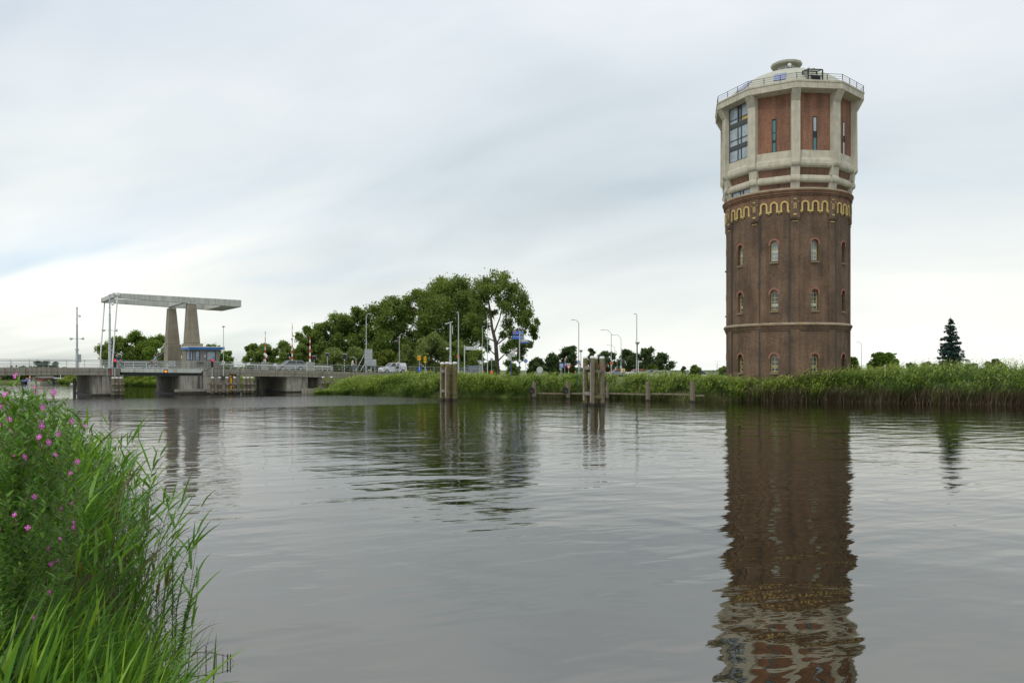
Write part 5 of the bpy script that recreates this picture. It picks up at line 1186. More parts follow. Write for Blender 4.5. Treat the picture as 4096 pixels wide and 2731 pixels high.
def merge(L_):
    V, Q, T, o_ = [], [], [], 0
    for v, q, t in L_: V.append(v); Q.append(q + o_); T.append(t); o_ += len(v)
    return np.concatenate(V), np.concatenate(Q), np.concatenate(T)
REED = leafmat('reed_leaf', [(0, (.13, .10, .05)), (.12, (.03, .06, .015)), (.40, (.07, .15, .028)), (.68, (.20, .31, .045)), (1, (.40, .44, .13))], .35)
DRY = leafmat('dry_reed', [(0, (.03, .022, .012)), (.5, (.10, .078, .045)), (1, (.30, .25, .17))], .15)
def along(poly, n_, r, d0, d1):
    P_ = np.array(poly, float); sg_ = np.diff(P_, axis=0); ln_ = np.hypot(sg_[:, 0], sg_[:, 1]); cum = np.concatenate([[0], np.cumsum(ln_)]); s = r.random(n_) * cum[-1]
    i = np.clip(np.searchsorted(cum, s) - 1, 0, len(sg_) - 1); f = (s - cum[i]) / ln_[i]; q = P_[i] + sg_[i] * f[:, None]; nr = np.stack([sg_[i, 1], -sg_[i, 0]], 1) / ln_[i][:, None]
    off = d0 + (d1 - d0) * r.random(n_); return q + nr * off[:, None], s, off
def vn(x, y, sc_, seed=0):   # smooth value noise for clumps
    x = x / sc_ + seed * 7.3; y = y / sc_ + seed * 3.1
    return .5 + .25 * (np.sin(x * 1.7 + 1.3 * np.sin(y * 1.1)) + np.sin(y * 1.9 + 1.5 * np.sin(x * .8 + 2)))
shore = [(-26.5, 107), (-19, 100), (-10.5, 94), (1.5, 90), (10.7, 87), (19.5, 80.6), (33.8, 77.5), (46.5, 70.4), (56, 66)][::-1]
def reedbed(name, label_seed, poly, n_, d0, d1, hfun, lw, nleaf, sd):
    r = np.random.default_rng(sd); nt = n_ // 20; q0, s0, off0 = along(poly, nt, r, d0, d1)
    if sdist(POLY_R, q0[:50, 0], q0[:50, 1]).mean() < 0: q0, s0, off0 = along(poly[::-1], nt, r, d0, d1)
    j = r.integers(0, nt, n_); dq = r.normal(0, .26, (n_, 2)); q = q0[j] + dq; off = off0[j]; th_ = r.normal(0, 1, nt)[j]
    z0 = np.minimum(hgt(q[:, 0], q[:, 1]), 3.0); z0 = np.maximum(z0, -.3); H = hfun(q[:, 0], off) * (.86 + .24 * r.random(n_)); cl = np.clip(.5 + .28 * th_, 0, 1)
    c2 = vn(q[:, 0], q[:, 1], 3.6, 4); H *= (.66 + .26 * cl + .30 * c2)
    az = np.arctan2(dq[:, 1], dq[:, 0] + .12) + r.normal(0, .4, n_); rad_ = np.hypot(dq[:, 0], dq[:, 1]); lean = .04 + .55 * rad_ + .08 * r.random(n_); out_ = []
    edge = np.clip((3.0 - off) / 3.0, 0, 1)
    P3 = np.stack([q[:, 0], q[:, 1], z0 - .1], 1); tb = np.clip(.3 + .25 * r.random(n_), 0, 1)
    out_.append(blades(P3, az, H, lean, .25 + .5 * rad_, np.full(n_, lw * .35), 3, tb, r, 1.0))
    for k in range(nleaf):
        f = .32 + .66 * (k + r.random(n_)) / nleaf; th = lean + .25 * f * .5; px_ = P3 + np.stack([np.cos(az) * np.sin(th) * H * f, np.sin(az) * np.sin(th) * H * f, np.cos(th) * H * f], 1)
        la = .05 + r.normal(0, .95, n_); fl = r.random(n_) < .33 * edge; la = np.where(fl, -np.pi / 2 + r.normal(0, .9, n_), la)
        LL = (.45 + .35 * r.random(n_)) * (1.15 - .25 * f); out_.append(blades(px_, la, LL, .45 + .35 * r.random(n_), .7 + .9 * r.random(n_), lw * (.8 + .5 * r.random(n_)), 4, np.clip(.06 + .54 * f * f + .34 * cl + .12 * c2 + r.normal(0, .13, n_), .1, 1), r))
    V, Q, T = merge(out_); return tag(np_mesh(name, V, Q, REED, None, T), kind='stuff')
def hf(x, off): return np.interp(x, [-27, -22, -15, 25, 30, 34, 56], [.9, 1.7, 2.15, 2.1, 2.6, 3.4, 3.7]) * np.interp(off, [-.6, .6, 3, 7], [.75, 1.0, .95, .66])
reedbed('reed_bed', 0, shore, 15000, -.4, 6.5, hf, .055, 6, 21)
# dry stalks low at the water's edge, mostly right of the tower
def drybed(n_, x0, x1, sd, lit):
    r = np.random.default_rng(sd); q, s, off = along(shore, n_ * 3, r, -.8, .8)
    if sdist(POLY_R, q[:50, 0], q[:50, 1] + 3).mean() < 0: pass
    k = (q[:, 0] > x0) & (q[:, 0] < x1); q = q[k][:n_]; m_ = len(q); z0 = np.full(m_, -.15)
    az = r.normal(-.3, 1.2, m_); f = r.random(m_); H = .9 + 1.5 * r.random(m_)
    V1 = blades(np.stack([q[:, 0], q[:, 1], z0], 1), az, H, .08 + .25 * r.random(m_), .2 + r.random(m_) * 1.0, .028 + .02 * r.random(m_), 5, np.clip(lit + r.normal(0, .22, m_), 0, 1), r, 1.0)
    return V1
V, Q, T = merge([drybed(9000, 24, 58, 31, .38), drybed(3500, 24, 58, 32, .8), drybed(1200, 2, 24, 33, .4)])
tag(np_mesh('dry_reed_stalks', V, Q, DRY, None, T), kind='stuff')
far_sh = [(-42, 125), (-55, 140), (-70.7, 153), (-80, 157), (-95, 172), (-109, 187)][::-1]
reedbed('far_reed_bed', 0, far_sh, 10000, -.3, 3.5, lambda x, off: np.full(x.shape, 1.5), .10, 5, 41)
def grass(name, n_, xr, yr, Hm, sd, lw=.03, lo=.35, hi=.8):
    r = np.random.default_rng(sd); x = r.uniform(*xr, n_); y = r.uniform(*yr, n_); z = hgt(x, y); k = z > .15; x, y, z = x[k], y[k], z[k]; m_ = len(x)
    V, Q, T = blades(np.stack([x, y, z - .03], 1), r.random(m_) * 6.28, Hm * (.5 + r.random(m_)), .1 + .5 * r.random(m_), .6 + r.random(m_), np.full(m_, lw), 3, np.clip(r.uniform(lo, hi, m_), 0, 1), r)
    return tag(np_mesh(name, V, Q, REED, None, T), kind='stuff')
grass('bank_grass', 16000, (-34, -14), (101, 120), .28, 51, .05, .5, .95)
grass('meadow_grass', 9000, (-48, -30), (112, 135), .5, 52, .07, .4, .9)
# far wood under and left of the bridge: reads as one dark mass
r = np.random.default_rng(61); n_ = 30000; qq, _, _ = along([(-70, 155), (-80, 158.5), (-95, 173.5), (-109, 188.5), (-122, 196.5), (-175, 206.5)], n_, r, 0, 4); x, y = qq[:, 0], qq[:, 1] + .5; top = 1.9 + 2.0 * vn(x, y * 0, 5, 3); z = .0 + (top + .4) * r.random(n_) ** .8
V, Q, T = cards(np.stack([x, y, z], 1), .42, np.clip(r.normal(.45, .2, n_), 0, 1), r=r); tag(np_mesh('far_wood', V, Q, LM['dark'], None, T), kind='stuff')
r = np.random.default_rng(62); n_ = 26000; x = r.uniform(-420, 900, n_); y = 640 + r.uniform(0, 60, n_); keep = vn(x, x * 0, 40, 5) > .22; x, y = x[keep], y[keep]; z = 1.9 + (4.5 * vn(x, x * 0, 30, 2) + 1.5) * r.random(len(x))
V, Q, T = cards(np.stack([x, y, z], 1), 1.2, np.clip(r.normal(.5, .2, len(x)), 0, 1), r=r); tag(np_mesh('distant_wood', V, Q, LM['dark'], None, T), kind='stuff')

# ------------------------------------------------------------------ dolphins and jetty
def dolphin(piles, ytop, d, planks, label):
    x0 = gx(sum(p[0] for p in piles) / len(piles), d); o = empty('mooring_dolphin', (x0, d, 0), 0, label, 'dolphin', 'wooden mooring dolphins in the river')
    for (px, dy, dia, dt, mossy) in piles:
        rr = dia * 1.1 * d / F / 2; zt = HC + (YH - ytop - dt) * d / F; x = gx(px, d + dy) - x0; q = MB()
        q.lathe([(rr, -1.5), (rr, zt - .7), (rr * .86, zt - .15)], n=12, c=(x, dy)); p_ = q.build('pile', M['woodm'] if mossy else M['wood'], o)
        MB().lathe([(rr * .92, zt - .15), (rr * .92, zt - .02), (rr * .6, zt + .05)], n=12, c=(x, dy)).build('pile_cap', M['cap'], p_)
        MB().lathe([(rr + .012, -.5), (rr + .012, .14), (rr + .001, .22)], n=12, c=(x, dy), caps=False).build('wet_foot', M['woodwet'], p_)
        for zb_ in (zt - 1.35, zt - 3.35): MB().tube((x + rr * .3, dy - rr - .06, zb_), (x + rr * .3, dy - rr + .05, zb_), .05, n=8).build('bolt', M['steel_d'], p_)
    for (pa, pb, ya, yb, dy, mt, th) in planks:
        dd = d + dy; q = MB(); q.bb(gx(pa, dd) - x0, gx(pb, dd) - x0, dy - th / 2, dy + th / 2, HC + (YH - yb) * dd / F, HC + (YH - ya) * dd / F); q.build('plank', M[mt], o, bevel=.02)
d1 = 82
dolphin([(1769.5, .0, 17.5, 0, True), (1788.5, -.45, 17.5, -1, True), (1801.5, .75, 15, 1, True), (1819.5, .05, 18, -1, True)], 1450, d1,
        [(1761, 1766, 1470, 1590, -.28, 'woodg', .08), (1780, 1786, 1470, 1590, -.75, 'woodg', .08), (1766, 1779, 1479, 1491, -.3, 'woodg', .2), (1766, 1779, 1558, 1569, -.3, 'woodg', .2), (1796, 1818, 1491, 1499, .35, 'wood', .2), (1796, 1818, 1570, 1580, .35, 'wood', .2)],
        'mooring dolphin of four capped wooden piles, left of centre in the river')
d2 = 70.6
dolphin([(2341.5, .0, 19.5, 1, True), (2369, -.4, 18, 0, False), (2383, .15, 18, 2, True), (2408, .05, 20.5, 1, False)], 1426, d2,
        [(2332, 2338, 1452, 1600, -.3, 'woodg', .08), (2360.5, 2365.5, 1452, 1610, -.66, 'woodg', .07), (2339, 2361, 1464, 1478, -.3, 'woodg', .2), (2339, 2361, 1567, 1580, -.3, 'woodg', .2), (2377, 2405, 1480, 1491, -.3, 'wood', .18), (2377, 2403, 1580, 1593, -.3, 'woodm', .18)],
        'taller mooring dolphin of four capped wooden piles, in front of the jetty')
pp = [(2137, 88.6, 15.5, 1528, 'leftmost jetty post, with an old tyre on its left side'), (2272, 86.5, 15, 1528, 'second jetty post from the left, with an old tyre'), (2430, 84.5, 10, 1528, 'thin weathered jetty post just right of the tall dolphin'), (2592, 80.4, 15.5, 1527, 'fourth jetty post from the left, standing clear in front of the reeds'), (2770, 77.4, 16.5, 1527, 'rightmost jetty post, left of the water tower')]
for k, (px, d, dia, yt, lb) in enumerate(pp):
    rr = dia * d / F / 2; zt = HC + (YH - yt) * d / F; o = MB().box((0, 0, zt / 2 - .6), (rr * 1.9, rr * 1.9, zt + 1.2), rz=.25).build('jetty_post', M['wood'], bevel=.03, loc=(gx(px, d), d, 0)); tag(o, lb, 'post', 'jetty posts')
    MB().box((0, 0, -.2), (rr * 1.93, rr * 1.93, .75), rz=.25).build('wet_foot', M['woodwet'], o)
    if k < 2:
        t_ = MB().torus((0, 0, 0), .27, .11, 'Y', 28, 8).build('tyre_fender', M['tyre'], loc=(gx(px, d) - rr - .14, d - .35, HC + (YH - 1561) * d / F), rz=.35); tag(t_, ['old black tyre hung on the leftmost jetty post', 'old black tyre hung on the second jetty post'][k], 'tyre', 'tyres on the jetty')
        MB().tube((0, .0, .2), (.15, .1, .9), .015, n=5).build('rope', M['woodm'], t_)
q = MB(); pts = [(gx(px, d), d + .32, HC + (YH - (1573 + k * .9)) * d / F) for k, (px, d, *_r) in enumerate(pp)] + [(gx(2820, 76.6), 76.9, .55)]
for a, b_ in zip(pts[:-1], pts[1:]):
    a = Vector(a); b_ = Vector(b_); dv_ = b_ - a; q.box((a + b_) / 2, (dv_.length, .16, .16), rz=math.atan2(dv_.y, dv_.x))
tag(q.build('jetty_rail', M['wood'], bevel=.01), 'long horizontal timber running behind the jetty posts at the reeds', 'beam')
gxx = [gx(2307.5, 88.5), gx(2332, 88.5)]; o = empty('wire_gate', ((gxx[0] + gxx[1]) / 2, 88.2, 0), 0, 'tall thin green mesh gate left of the taller dolphin', 'gate'); hw = (gxx[1] - gxx[0]) / 2
zt, zb_ = HC + (YH - 1481) * 88.2 / F, HC + (YH - 1567) * 88.2 / F; gm = plain('green_gate_paint', (.015, .05, .04), .6)
q = MB()
for x in (-hw, hw): q.tube((x, 0, zb_ - .4), (x, 0, zt), .035)
for z in (zb_, zt): q.tube((-hw, 0, z), (hw, 0, z), .03)
q.build('gate_frame', gm, o); q = MB()
for k in range(1, 8): q.tube((-hw + 2 * hw * k / 8, 0, zb_), (-hw + 2 * hw * k / 8, 0, zt), .005, n=3)
for k in range(1, 22): q.tube((-hw, 0, zb_ + (zt - zb_) * k / 22), (hw, 0, zb_ + (zt - zb_) * k / 22), .005, n=3)
q.build('gate_mesh', gm, o)

# ------------------------------------------------------------------ street lamps, signs
def lamp(px, ytop, xarm, d, label, r_=.09, mat='steel', zb_=1.6, head=.45, curve=True, slim=False):
    o = empty('street_lamp', (gx(px, d), d, zb_), 0, label, 'street lamp', 'street lamps along the road'); zt = HC + (YH - ytop) * d / F - zb_; dx = gx(xarm, d) - gx(px, d); sg_ = 1 if dx > 0 else -1
    MB().tube((0, 0, 0), (0, 0, zt * .35), r_ * 1.25, r_ * 1.1, n=10).tube((0, 0, zt * .35), (0, 0, zt - abs(dx) * .35), r_ * .8, r_ * .6, n=8).build('pole', M[mat], o)
    q = MB(); a = abs(dx) - head
    if a > .1: q.path([(0, 0, zt - abs(dx) * .35)] + [(sg_ * min(a, abs(dx) * .35) * math.sin(t_), 0, zt - abs(dx) * .35 + abs(dx) * .35 * (1 - math.cos(t_)) if False else zt - abs(dx) * .35 * (1 - math.sin(t_))) for t_ in np.linspace(.1, math.pi / 2, 6)] + [(sg_ * a, 0, zt + .03)], r_ * .5, n=6)
    else: q.tube((0, 0, zt - abs(dx) * .35), (0, 0, zt), r_ * .5, n=6)
    q.build('arm', M[mat], o); q = MB(); q.box((sg_ * (abs(dx) - head / 2), 0, zt + .03), (head, .22, .09)).build('lamp_head', M['steel'], o, bevel=.02)
    return o
lamp(1465, 1255, 1488, 130, 'tall street lamp with its arm to the right, in front of the trees', .10)
lamp(1597.6, 1350, 1590, 116, 'street lamp standing beside the cyclist at the white van', .07, head=.3, zb_=2.0)
lamp(1834, 1251, 1826, 108, 'tall street lamp with a short head and a red plate, right of the first dolphin', .10, head=.35)
lamp(1930, 1306, 1941, 128, 'thin street lamp just left of the leaning one beside the open poplar', .07)
lamp(1950, 1294, 1963, 124, 'thin street lamp with arm to the right in front of the open poplar', .07)
lamp(1324, 1429, 1404, 122, 'small low lamp with a hooked arm behind the cycling blonde woman', .05, head=.25) if False else lamp(1424, 1429, 1404, 124, 'small low white lamp with a hooked arm behind the cycling blonde woman', .05, mat='white', head=.25)
lamp(2315, 1280, 2284, 115, 'street lamp with a curved arm just left of the taller dolphin', .09)
lamp(2445, 1320, 2404, 130, 'street lamp with a long curved arm and an orange red plate', .08)
lamp(2484, 1340, 2446, 150, 'street lamp with a curved arm and a grey box low on its pole', .08)
lamp(2459.6, 1380, 2427, 190, 'farthest and shortest of the curved street lamps right of the dolphin', .08)
lamp(2547, 1256, 2536, 105, 'tallest street lamp with a tiny head, right of the curved ones', .085, head=.3)
lamp(3446, 1369, 3426, 160, 'distant street lamp right of the water tower', .08)
lamp(2212, 1406, 2205, 165, 'thin lamp pole in front of the dark bushes left of the speed sign', .07, head=.4)
def bowl(px, ytop, hw_, d, label):
    o = empty('bowl_lamp', (gx(px, d), d, 1.6), 0, label, 'street lamp', 'bowl lamps on dark poles'); zt = HC + (YH - ytop) * d / F - 1.6; w_ = hw_ * d / F
    MB().tube((0, 0, 0), (0, 0, zt - .3), .07, .05).build('pole', M['steel_d'], o); MB().lathe([(.06, zt - .38), (w_ * .55, zt - .25), (w_, zt - .05), (w_, zt), (w_ * .3, zt + .05)], n=20).build('lamp_bowl', M['greyl'], o)
bowl(2323.7, 1400, 7.8, 112, 'short bowl-topped lamp directly left of the taller dolphin'); bowl(2549.6, 1368, 10, 98, 'bowl-topped lamp on a black pole beside the tallest lamp')
# camera mast by the first dolphin
d = 100; o = empty('camera_mast', (gx(1802, d), d, 1.6), 0, 'pale camera mast rising behind the first mooring dolphin', 'mast'); zt = HC + (YH - 1293) * d / F - 1.6
MB().tube((0, 0, 0), (0, 0, 3.2), .17, .15, n=12).tube((0, 0, 3.2), (0, 0, 3.35), .2, n=12).tube((0, 0, 3.35), (0, 0, zt), .12, .1, n=12).build('pole', M['steel'], o)
MB().tube((-.5, 0, zt - .05), (.3, 0, zt + .2), .06).tube((.25, 0, zt - 1.4), (.25, 0, zt - .3), .05).box((-.55, 0, zt - .05), (.3, .2, .15)).build('camera_arm', M['greyl'], o); MB().tube((0, 0, zt - 3.2), (-.35, 0, zt - 3.2), .04).sphere((-.42, 0, zt - 3.3), .17).build('camera_dome', M['white'], o)

def frame_at(px, d, label, cat, name, zb_=1.6, group=None): return empty(name, (gx(px, d), d, zb_), 0, label, cat, group)
def pl_(o, px, d, x0, x1, y0, y1, mat, name='plate', dy=-.06, th=.03, rz=0.0):
    k = d / F; cx_ = ((x0 + x1) / 2 - px) * k; cz = HC + (YH - (y0 + y1) / 2) * k - o.location.z
    return MB().box((cx_, dy, cz), ((x1 - x0) * k, th, (y1 - y0) * k), mat=Matrix.Rotation(rz, 3, 'Y')).build(name, M[mat], o)
def pole(o, px, d, ytop, r_=.035, mat='steel', x=None, ybot=None):
    k = d / F; xx = ((x or px) - px) * k; return MB().tube((xx, 0, 0 if ybot is None else HC + (YH - ybot) * k - o.location.z), (xx, 0, HC + (YH - ytop) * k - o.location.z), r_, n=8).build('pole', M[mat], o)
def zl(o, y, d): return HC + (YH - y) * d / F - o.location.z
d = 118; o = frame_at(1678, d, 'yellow square detour sign with a letter A in a left arrow', 'sign', 'detour_sign', 2.0); pole(o, 1678, d, 1421); p_ = pl_(o, 1678, d, 1670.5, 1683.5, 1422.5, 1440.5, 'yel'); textmesh('A', .42, 'letter', M['red'], o, (-.02, -.085, zl(o, 1431.5, d)), bold=.008)
MB().path([(-.25, -.085, zl(o, 1431.5, d)), (-.12, -.085, zl(o, 1425, d)), (.19, -.085, zl(o, 1425, d)), (.19, -.085, zl(o, 1438, d)), (-.12, -.085, zl(o, 1438, d)), (-.25, -.085, zl(o, 1431.5, d))], .016, n=4).build('arrow_outline', M['red'], o)
o = frame_at(1701, d, 'tall narrow yellow sign with an arrow head above a cross', 'sign', 'detour_sign', 2.0); pole(o, 1701, d, 1425, x=1702); pl_(o, 1701, d, 1695.3, 1705.3, 1426, 1450.5, 'yel')
MB().path([(-.17, -.085, zl(o, 1434, d)), (-.02, -.085, zl(o, 1429, d)), (.13, -.085, zl(o, 1434, d))], .035, n=4).build('arrow', M['dark'], o); textmesh('X', .36, 'cross', M['dark'], o, (-.02, -.085, zl(o, 1441.5, d)), bold=.015)
d = 117; o = frame_at(1678, d - .5, 'blue rectangular board below the yellow letter sign, behind the railing', 'sign', 'blue_board', 2.0); d = 116.5; pl_(o, 1678, d, 1672, 1685, 1469, 1487, 'bluesign'); pl_(o, 1678, d, 1677.5, 1679, 1471, 1479, 'white', 'mark', dy=-.085); pole(o, 1678, d, 1470)
d = 119; q = MB().path([at(1675, 1457.5, d), at(1684, 1456, d), at(1698, 1468.5, d), at(1706, 1478, d), at(1707, 1492, d)], .045, n=6); tag(q.build('bent_pipe', M['greyl']), 'bent grey pipe rising behind the railing between the yellow signs', 'pipe')
d = 128; o = frame_at(1474, d, 'large grey back of a traffic sign on slanting struts', 'sign', 'large_sign', 2.0); k = d / F
for x0, x1 in ((1458.6, 1468.5), (1469, 1479), (1479.5, 1489.4)): pl_(o, 1474, d, x0, x1, 1396, 1462, 'grey', 'sheet')
for y_ in (1410, 1432, 1455): pl_(o, 1474, d, 1457, 1490, y_ - .8, y_ + .8, 'greyl', 'crossbar', dy=-.1)
for x_ in (1463, 1484): pole(o, 1474, d, 1398, .05, x=x_)
MB().tube(((1458 - 1474) * k, 0, zl(o, 1416, d)), ((1426 - 1474) * k, -.5, zl(o, 1484, d)), .05, n=6).tube(((1466 - 1474) * k, 0, zl(o, 1442, d)), ((1444 - 1474) * k, -.5, zl(o, 1484, d)), .05, n=6).build('strut', M['greyl'], o)
o = frame_at(1497, d - .6, 'small grey sign back right of the large sign back', 'sign', 'small_sign', 2.0); pl_(o, 1497, d, 1489.8, 1505.3, 1437, 1462, 'grey'); pole(o, 1497, d, 1438); pole(o, 1497, d, 1462, x=1503)
def signal(px, y0, y1, d, x0, x1, striped, label, group='traffic signals at the bridge'):
    o = frame_at(px, d, label, 'traffic light', 'traffic_signal', 2.2, group); k = d / F; z0, z1 = zl(o, y1, d), zl(o, y0, d); zz = z0; st = .22
    if striped:
        q = MB(); a = 0; i = 0
        while a < z0: q.tube((0, 0, a), (0, 0, min(z0, a + st)), .06, n=8, m=i % 2); a += st; i += 1
        q.build('pole', [M['black'], M['white']], o)
    else: pole(o, px, d, y1, .05)
    b_ = MB().bb((x0 - px) * k, (x1 - px) * k, -.12, .12, z0, z1).build('housing', M['dark'], o, bevel=.02); MB().bb((x0 - px) * k - .07, (x1 - px) * k + .07, .13, .15, z0 - .02, z1 + .1).build('backboard', M['grey'], o)
    for i in range(3): MB().tube(((px - px) * k, -.121, z1 - (z1 - z0) * (i + .5) / 3), (0, -.22, z1 - (z1 - z0) * (i + .5) / 3), .075, n=10).build('lens_hood', M['black'], o)
    MB().tube((0, 0, z0 - .06), (0, 0, z0), .11, n=8).build('collar', M['white'], o)
signal(1257, 1424, 1440, 122, 1251, 1263.5, True, 'dark traffic signal just right of the thickest barrier boom'); signal(1310, 1413, 1424, 121, 1305, 1315, False, 'small traffic signal on a plain grey pole between the two striped ones'); signal(1377.6, 1417, 1436, 122, 1372, 1386, True, 'dark traffic signal on a black and white striped pole left of the cyclist')
d = 108; o = frame_at(1831, d - .3, 'small red plate fixed to the tall lamp right of the first dolphin', 'sign', 'red_plate'); pl_(o, 1831, d, 1828.6, 1833.4, 1416.5, 1431.5, 'orange'); MB().box((0, .05, zl(o, 1424, d)), (.05, .15, .05)).build('clamp', M['steel'], o)
d = 105; o = frame_at(1858, d, 'pale post with a long grey blade sign pointing right above the grey van', 'sign', 'blade_sign'); pole(o, 1858, d, 1381, .075, 'greyl'); pl_(o, 1858, d, 1861.5, 1909, 1385.5, 1399.5, 'greyl', 'blade')
d = 130; o = frame_at(2045, d, 'grey finger post with many small panels left of the blue direction post', 'sign', 'finger_post'); pole(o, 2045, d, 1398, .06); pole(o, 2045, d, 1450, .075, 'bluedark')
for x0, x1, y0, y1 in ((2047, 2058, 1399.5, 1406), (2047, 2058, 1407.3, 1413.6), (2047, 2060, 1414.7, 1420), (2047, 2060, 1421, 1426.6), (2030, 2043, 1414.7, 1420), (2030, 2043, 1421, 1426.4), (2030, 2043.5, 1428, 1434), (2027, 2044.5, 1435.6, 1441)): pl_(o, 2045, d, x0, x1, y0, y1, 'greyl')
for y0, y1 in ((1399.5, 1406), (1407.3, 1413.6)): pl_(o, 2045, d, 2058, 2060, y0, y1, 'red', 'plate_end')
d = 110; o = frame_at(2078, d, 'tall post with blue direction signs to both sides and a blue sign pointing right', 'sign', 'direction_sign'); pole(o, 2078, d, 1321.7, .075, 'greyl'); k = d / F
for (x0, x1, y0, y1, mt, tx, sz) in ((2052, 2076, 1323.5, 1337, 'bluesign', 'Zaandam', .17), (2052, 2076, 1342.5, 1356, 'bluesign', 'Wormerveer', .15), (2080.5, 2094, 1325, 1338.5, 'bluegrey', 'Zaand', .14), (2080.5, 2095, 1343.5, 1357, 'bluegrey', 'Worm', .14), (2083, 2117, 1361, 1373.5, 'bluedark', None, 0)):
    pl_(o, 2078, d, x0 - .7, x1 + .7, y0 - .7, y1 + .7, 'greyl', 'sign_border', dy=-.07, th=.02); p_ = pl_(o, 2078, d, x0, x1, y0, y1, mt, 'sign_panel', dy=-.09)
    if tx: textmesh(tx, sz, 'place_name', M['white'], o, (((x0 + x1) / 2 - 2078) * k, -.115, zl(o, y0 + (9.3 if 'Zaan' in tx else 4.5), d)))
pl_(o, 2078, d, 2056, 2062.5, 1324, 1329, 'orange', 'route_plate', dy=-.11); pl_(o, 2078, d, 2083.5, 2112, 1363, 1367.5, 'greyl', 'name_plate', dy=-.115)
MB().path([((2113 - 2078) * k, -.12, zl(o, 1367, d)), ((2116 - 2078) * k, -.12, zl(o, 1367, d))], .02).build('arrow', M['white'], o)
q = MB()
for i, (ya, yb) in enumerate(((1437, 1446), (1446, 1455), (1455, 1462), (1462, 1470))): q.tube((0, 0, zl(o, yb, d)), (0, 0, zl(o, ya, d)), .115, n=10, m=i % 2)
q.build('striped_sleeve', [M['white'], M['bluedark']], o); MB().tube((0, 0, 0), (0, 0, zl(o, 1470, d)), .12, n=10).build('post_base', M['steel_d'], o)
def disc(px, py, rpx, d, mat, label, name='round_sign', zb_=1.6, polex=None, sym=True, ytop=None):
    o = frame_at(px, d, label, 'sign', name, zb_); z = zl(o, py, d); r_ = rpx * d / F; MB().tube((0, -.05, z), (0, -.08, z), r_, n=28).build('disc', M[mat], o)
    if sym:
        MB().tube((0, -.045, z), (0, -.075, z), r_ * 1.08, n=28).build('rim', M['greyl'], o)
        q = MB()
        for s_ in (-.38, .38): q.sphere((s_ * r_, -.095, z + r_ * .5), r_ * .14, sy=.3); q.box((s_ * r_, -.095, z + r_ * .18), (r_ * .2, .02, r_ * .45)); q.torus((s_ * r_ * .8, -.095, z - r_ * .45), r_ * .22, r_ * .045, 'Y', 14, 4)
        q.path([(-.3 * r_, -.095, z - r_ * .45), (0, -.095, z - r_ * .15), (.3 * r_, -.095, z - r_ * .45)], r_ * .04, n=4).build('pictogram', M['white'], o)
    pole(o, px, d, py); return o
disc(2103, 1443.5, 7.2, 108, 'bluesign', 'round blue footpath and cycle path sign right of the direction post'); disc(2315, 1447, 5.6, 113, 'bluesign', 'round blue path sign on the lamp post left of the taller dolphin')
d = 100; disc(2159, 1479, 13, d, 'greyl', 'large round grey back of a mirror above the reeds', 'traffic_mirror', sym=False)
q = MB().bb(gx(2138, 101), gx(2188, 101), 100.6, 101.6, 1.5, HC - 7 * 101 / F).bb(gx(2137, 101), gx(2189, 101), 100.5, 101.7, HC - 7.2 * 101 / F, HC - 5.5 * 101 / F); tag(q.build('utility_cabinet', M['boxgrey']), 'low wide grey cabinet half hidden by the reeds behind the mirror', 'cabinet')
d = 116; o = frame_at(1917, d, 'grey triangular sign back beside a small white box right of the grey van', 'sign', 'yield_sign', 1.6); k = d / F
def tri(o, px, d, cx_, y0, y1, hw_, mats, back=False):
    k = d / F; zt, zb_ = zl(o, y0, d), zl(o, y1, d); w_ = hw_ * k; x = (cx_ - px) * k
    MB().prism([(x - w_, zt), (x + w_, zt), (x, zb_)], -.08, -.05).build('plate', mats[0], o)
    if not back: c = (zt * 2 + zb_) / 3; s_ = .55; MB().prism([(x - w_ * s_, c + (zt - c) * s_), (x + w_ * s_, c + (zt - c) * s_), (x, c + (zb_ - c) * s_)], -.1, -.081).build('plate_centre', mats[1], o)
tri(o, 1917, d, 1917, 1440.5, 1456.5, 8, [M['grey']], True); pole(o, 1917, d, 1441, x=1919); pl_(o, 1917, d, 1921, 1927, 1445, 1456, 'white', 'box', dy=-.12, th=.1); pl_(o, 1917, d, 1928, 1939.5, 1441, 1444.5, 'bluegrey', 'street_name', dy=-.1, rz=-.35); pole(o, 1917, d, 1457, x=1924)
d = 129; o = frame_at(1966.5, d, 'small grey information sign on a thin post left of the open poplar trunk', 'sign', 'information_sign'); pole(o, 1966.5, d, 1431); pl_(o, 1966.5, d, 1961, 1972, 1432, 1441.7, 'greyl')
for y_ in (1434.5, 1437, 1439.5): pl_(o, 1966.5, d, 1962.5, 1970.5, y_ - .3, y_ + .3, 'grey', 'text_line', dy=-.08)
q = MB().bb(gx(1961, 112), gx(1971.5, 112), 112, 112.4, 2, HC - 2.2 * 112 / F); tag(q.build('orange_bin', M['orange'], bevel=.04), 'small orange red box on the bank below the small grey sign', 'box')
d = 118; o = frame_at(2246, d, 'square blue speed advice sign reading 50', 'sign', 'speed_sign'); k = d / F; pl_(o, 2246, d, 2237.4, 2254.4, 1453.6, 1471, 'greyl', 'border', dy=-.05); pl_(o, 2246, d, 2238.2, 2253.6, 1454.4, 1470.2, 'bluesign'); textmesh('50', .42, 'figures', M['white'], o, (0, -.085, zl(o, 1460.3, d)), bold=.018); textmesh('km/h', .16, 'unit', M['white'], o, (0, -.085, zl(o, 1467.4, d)), bold=.008)
pole(o, 2246, d, 1454, x=2247.5); pl_(o, 2246, d, 2238, 2245, 1471.5, 1479, 'greyl', 'lower_plate', dy=.02); pole(o, 2246, d, 1478, x=2242)
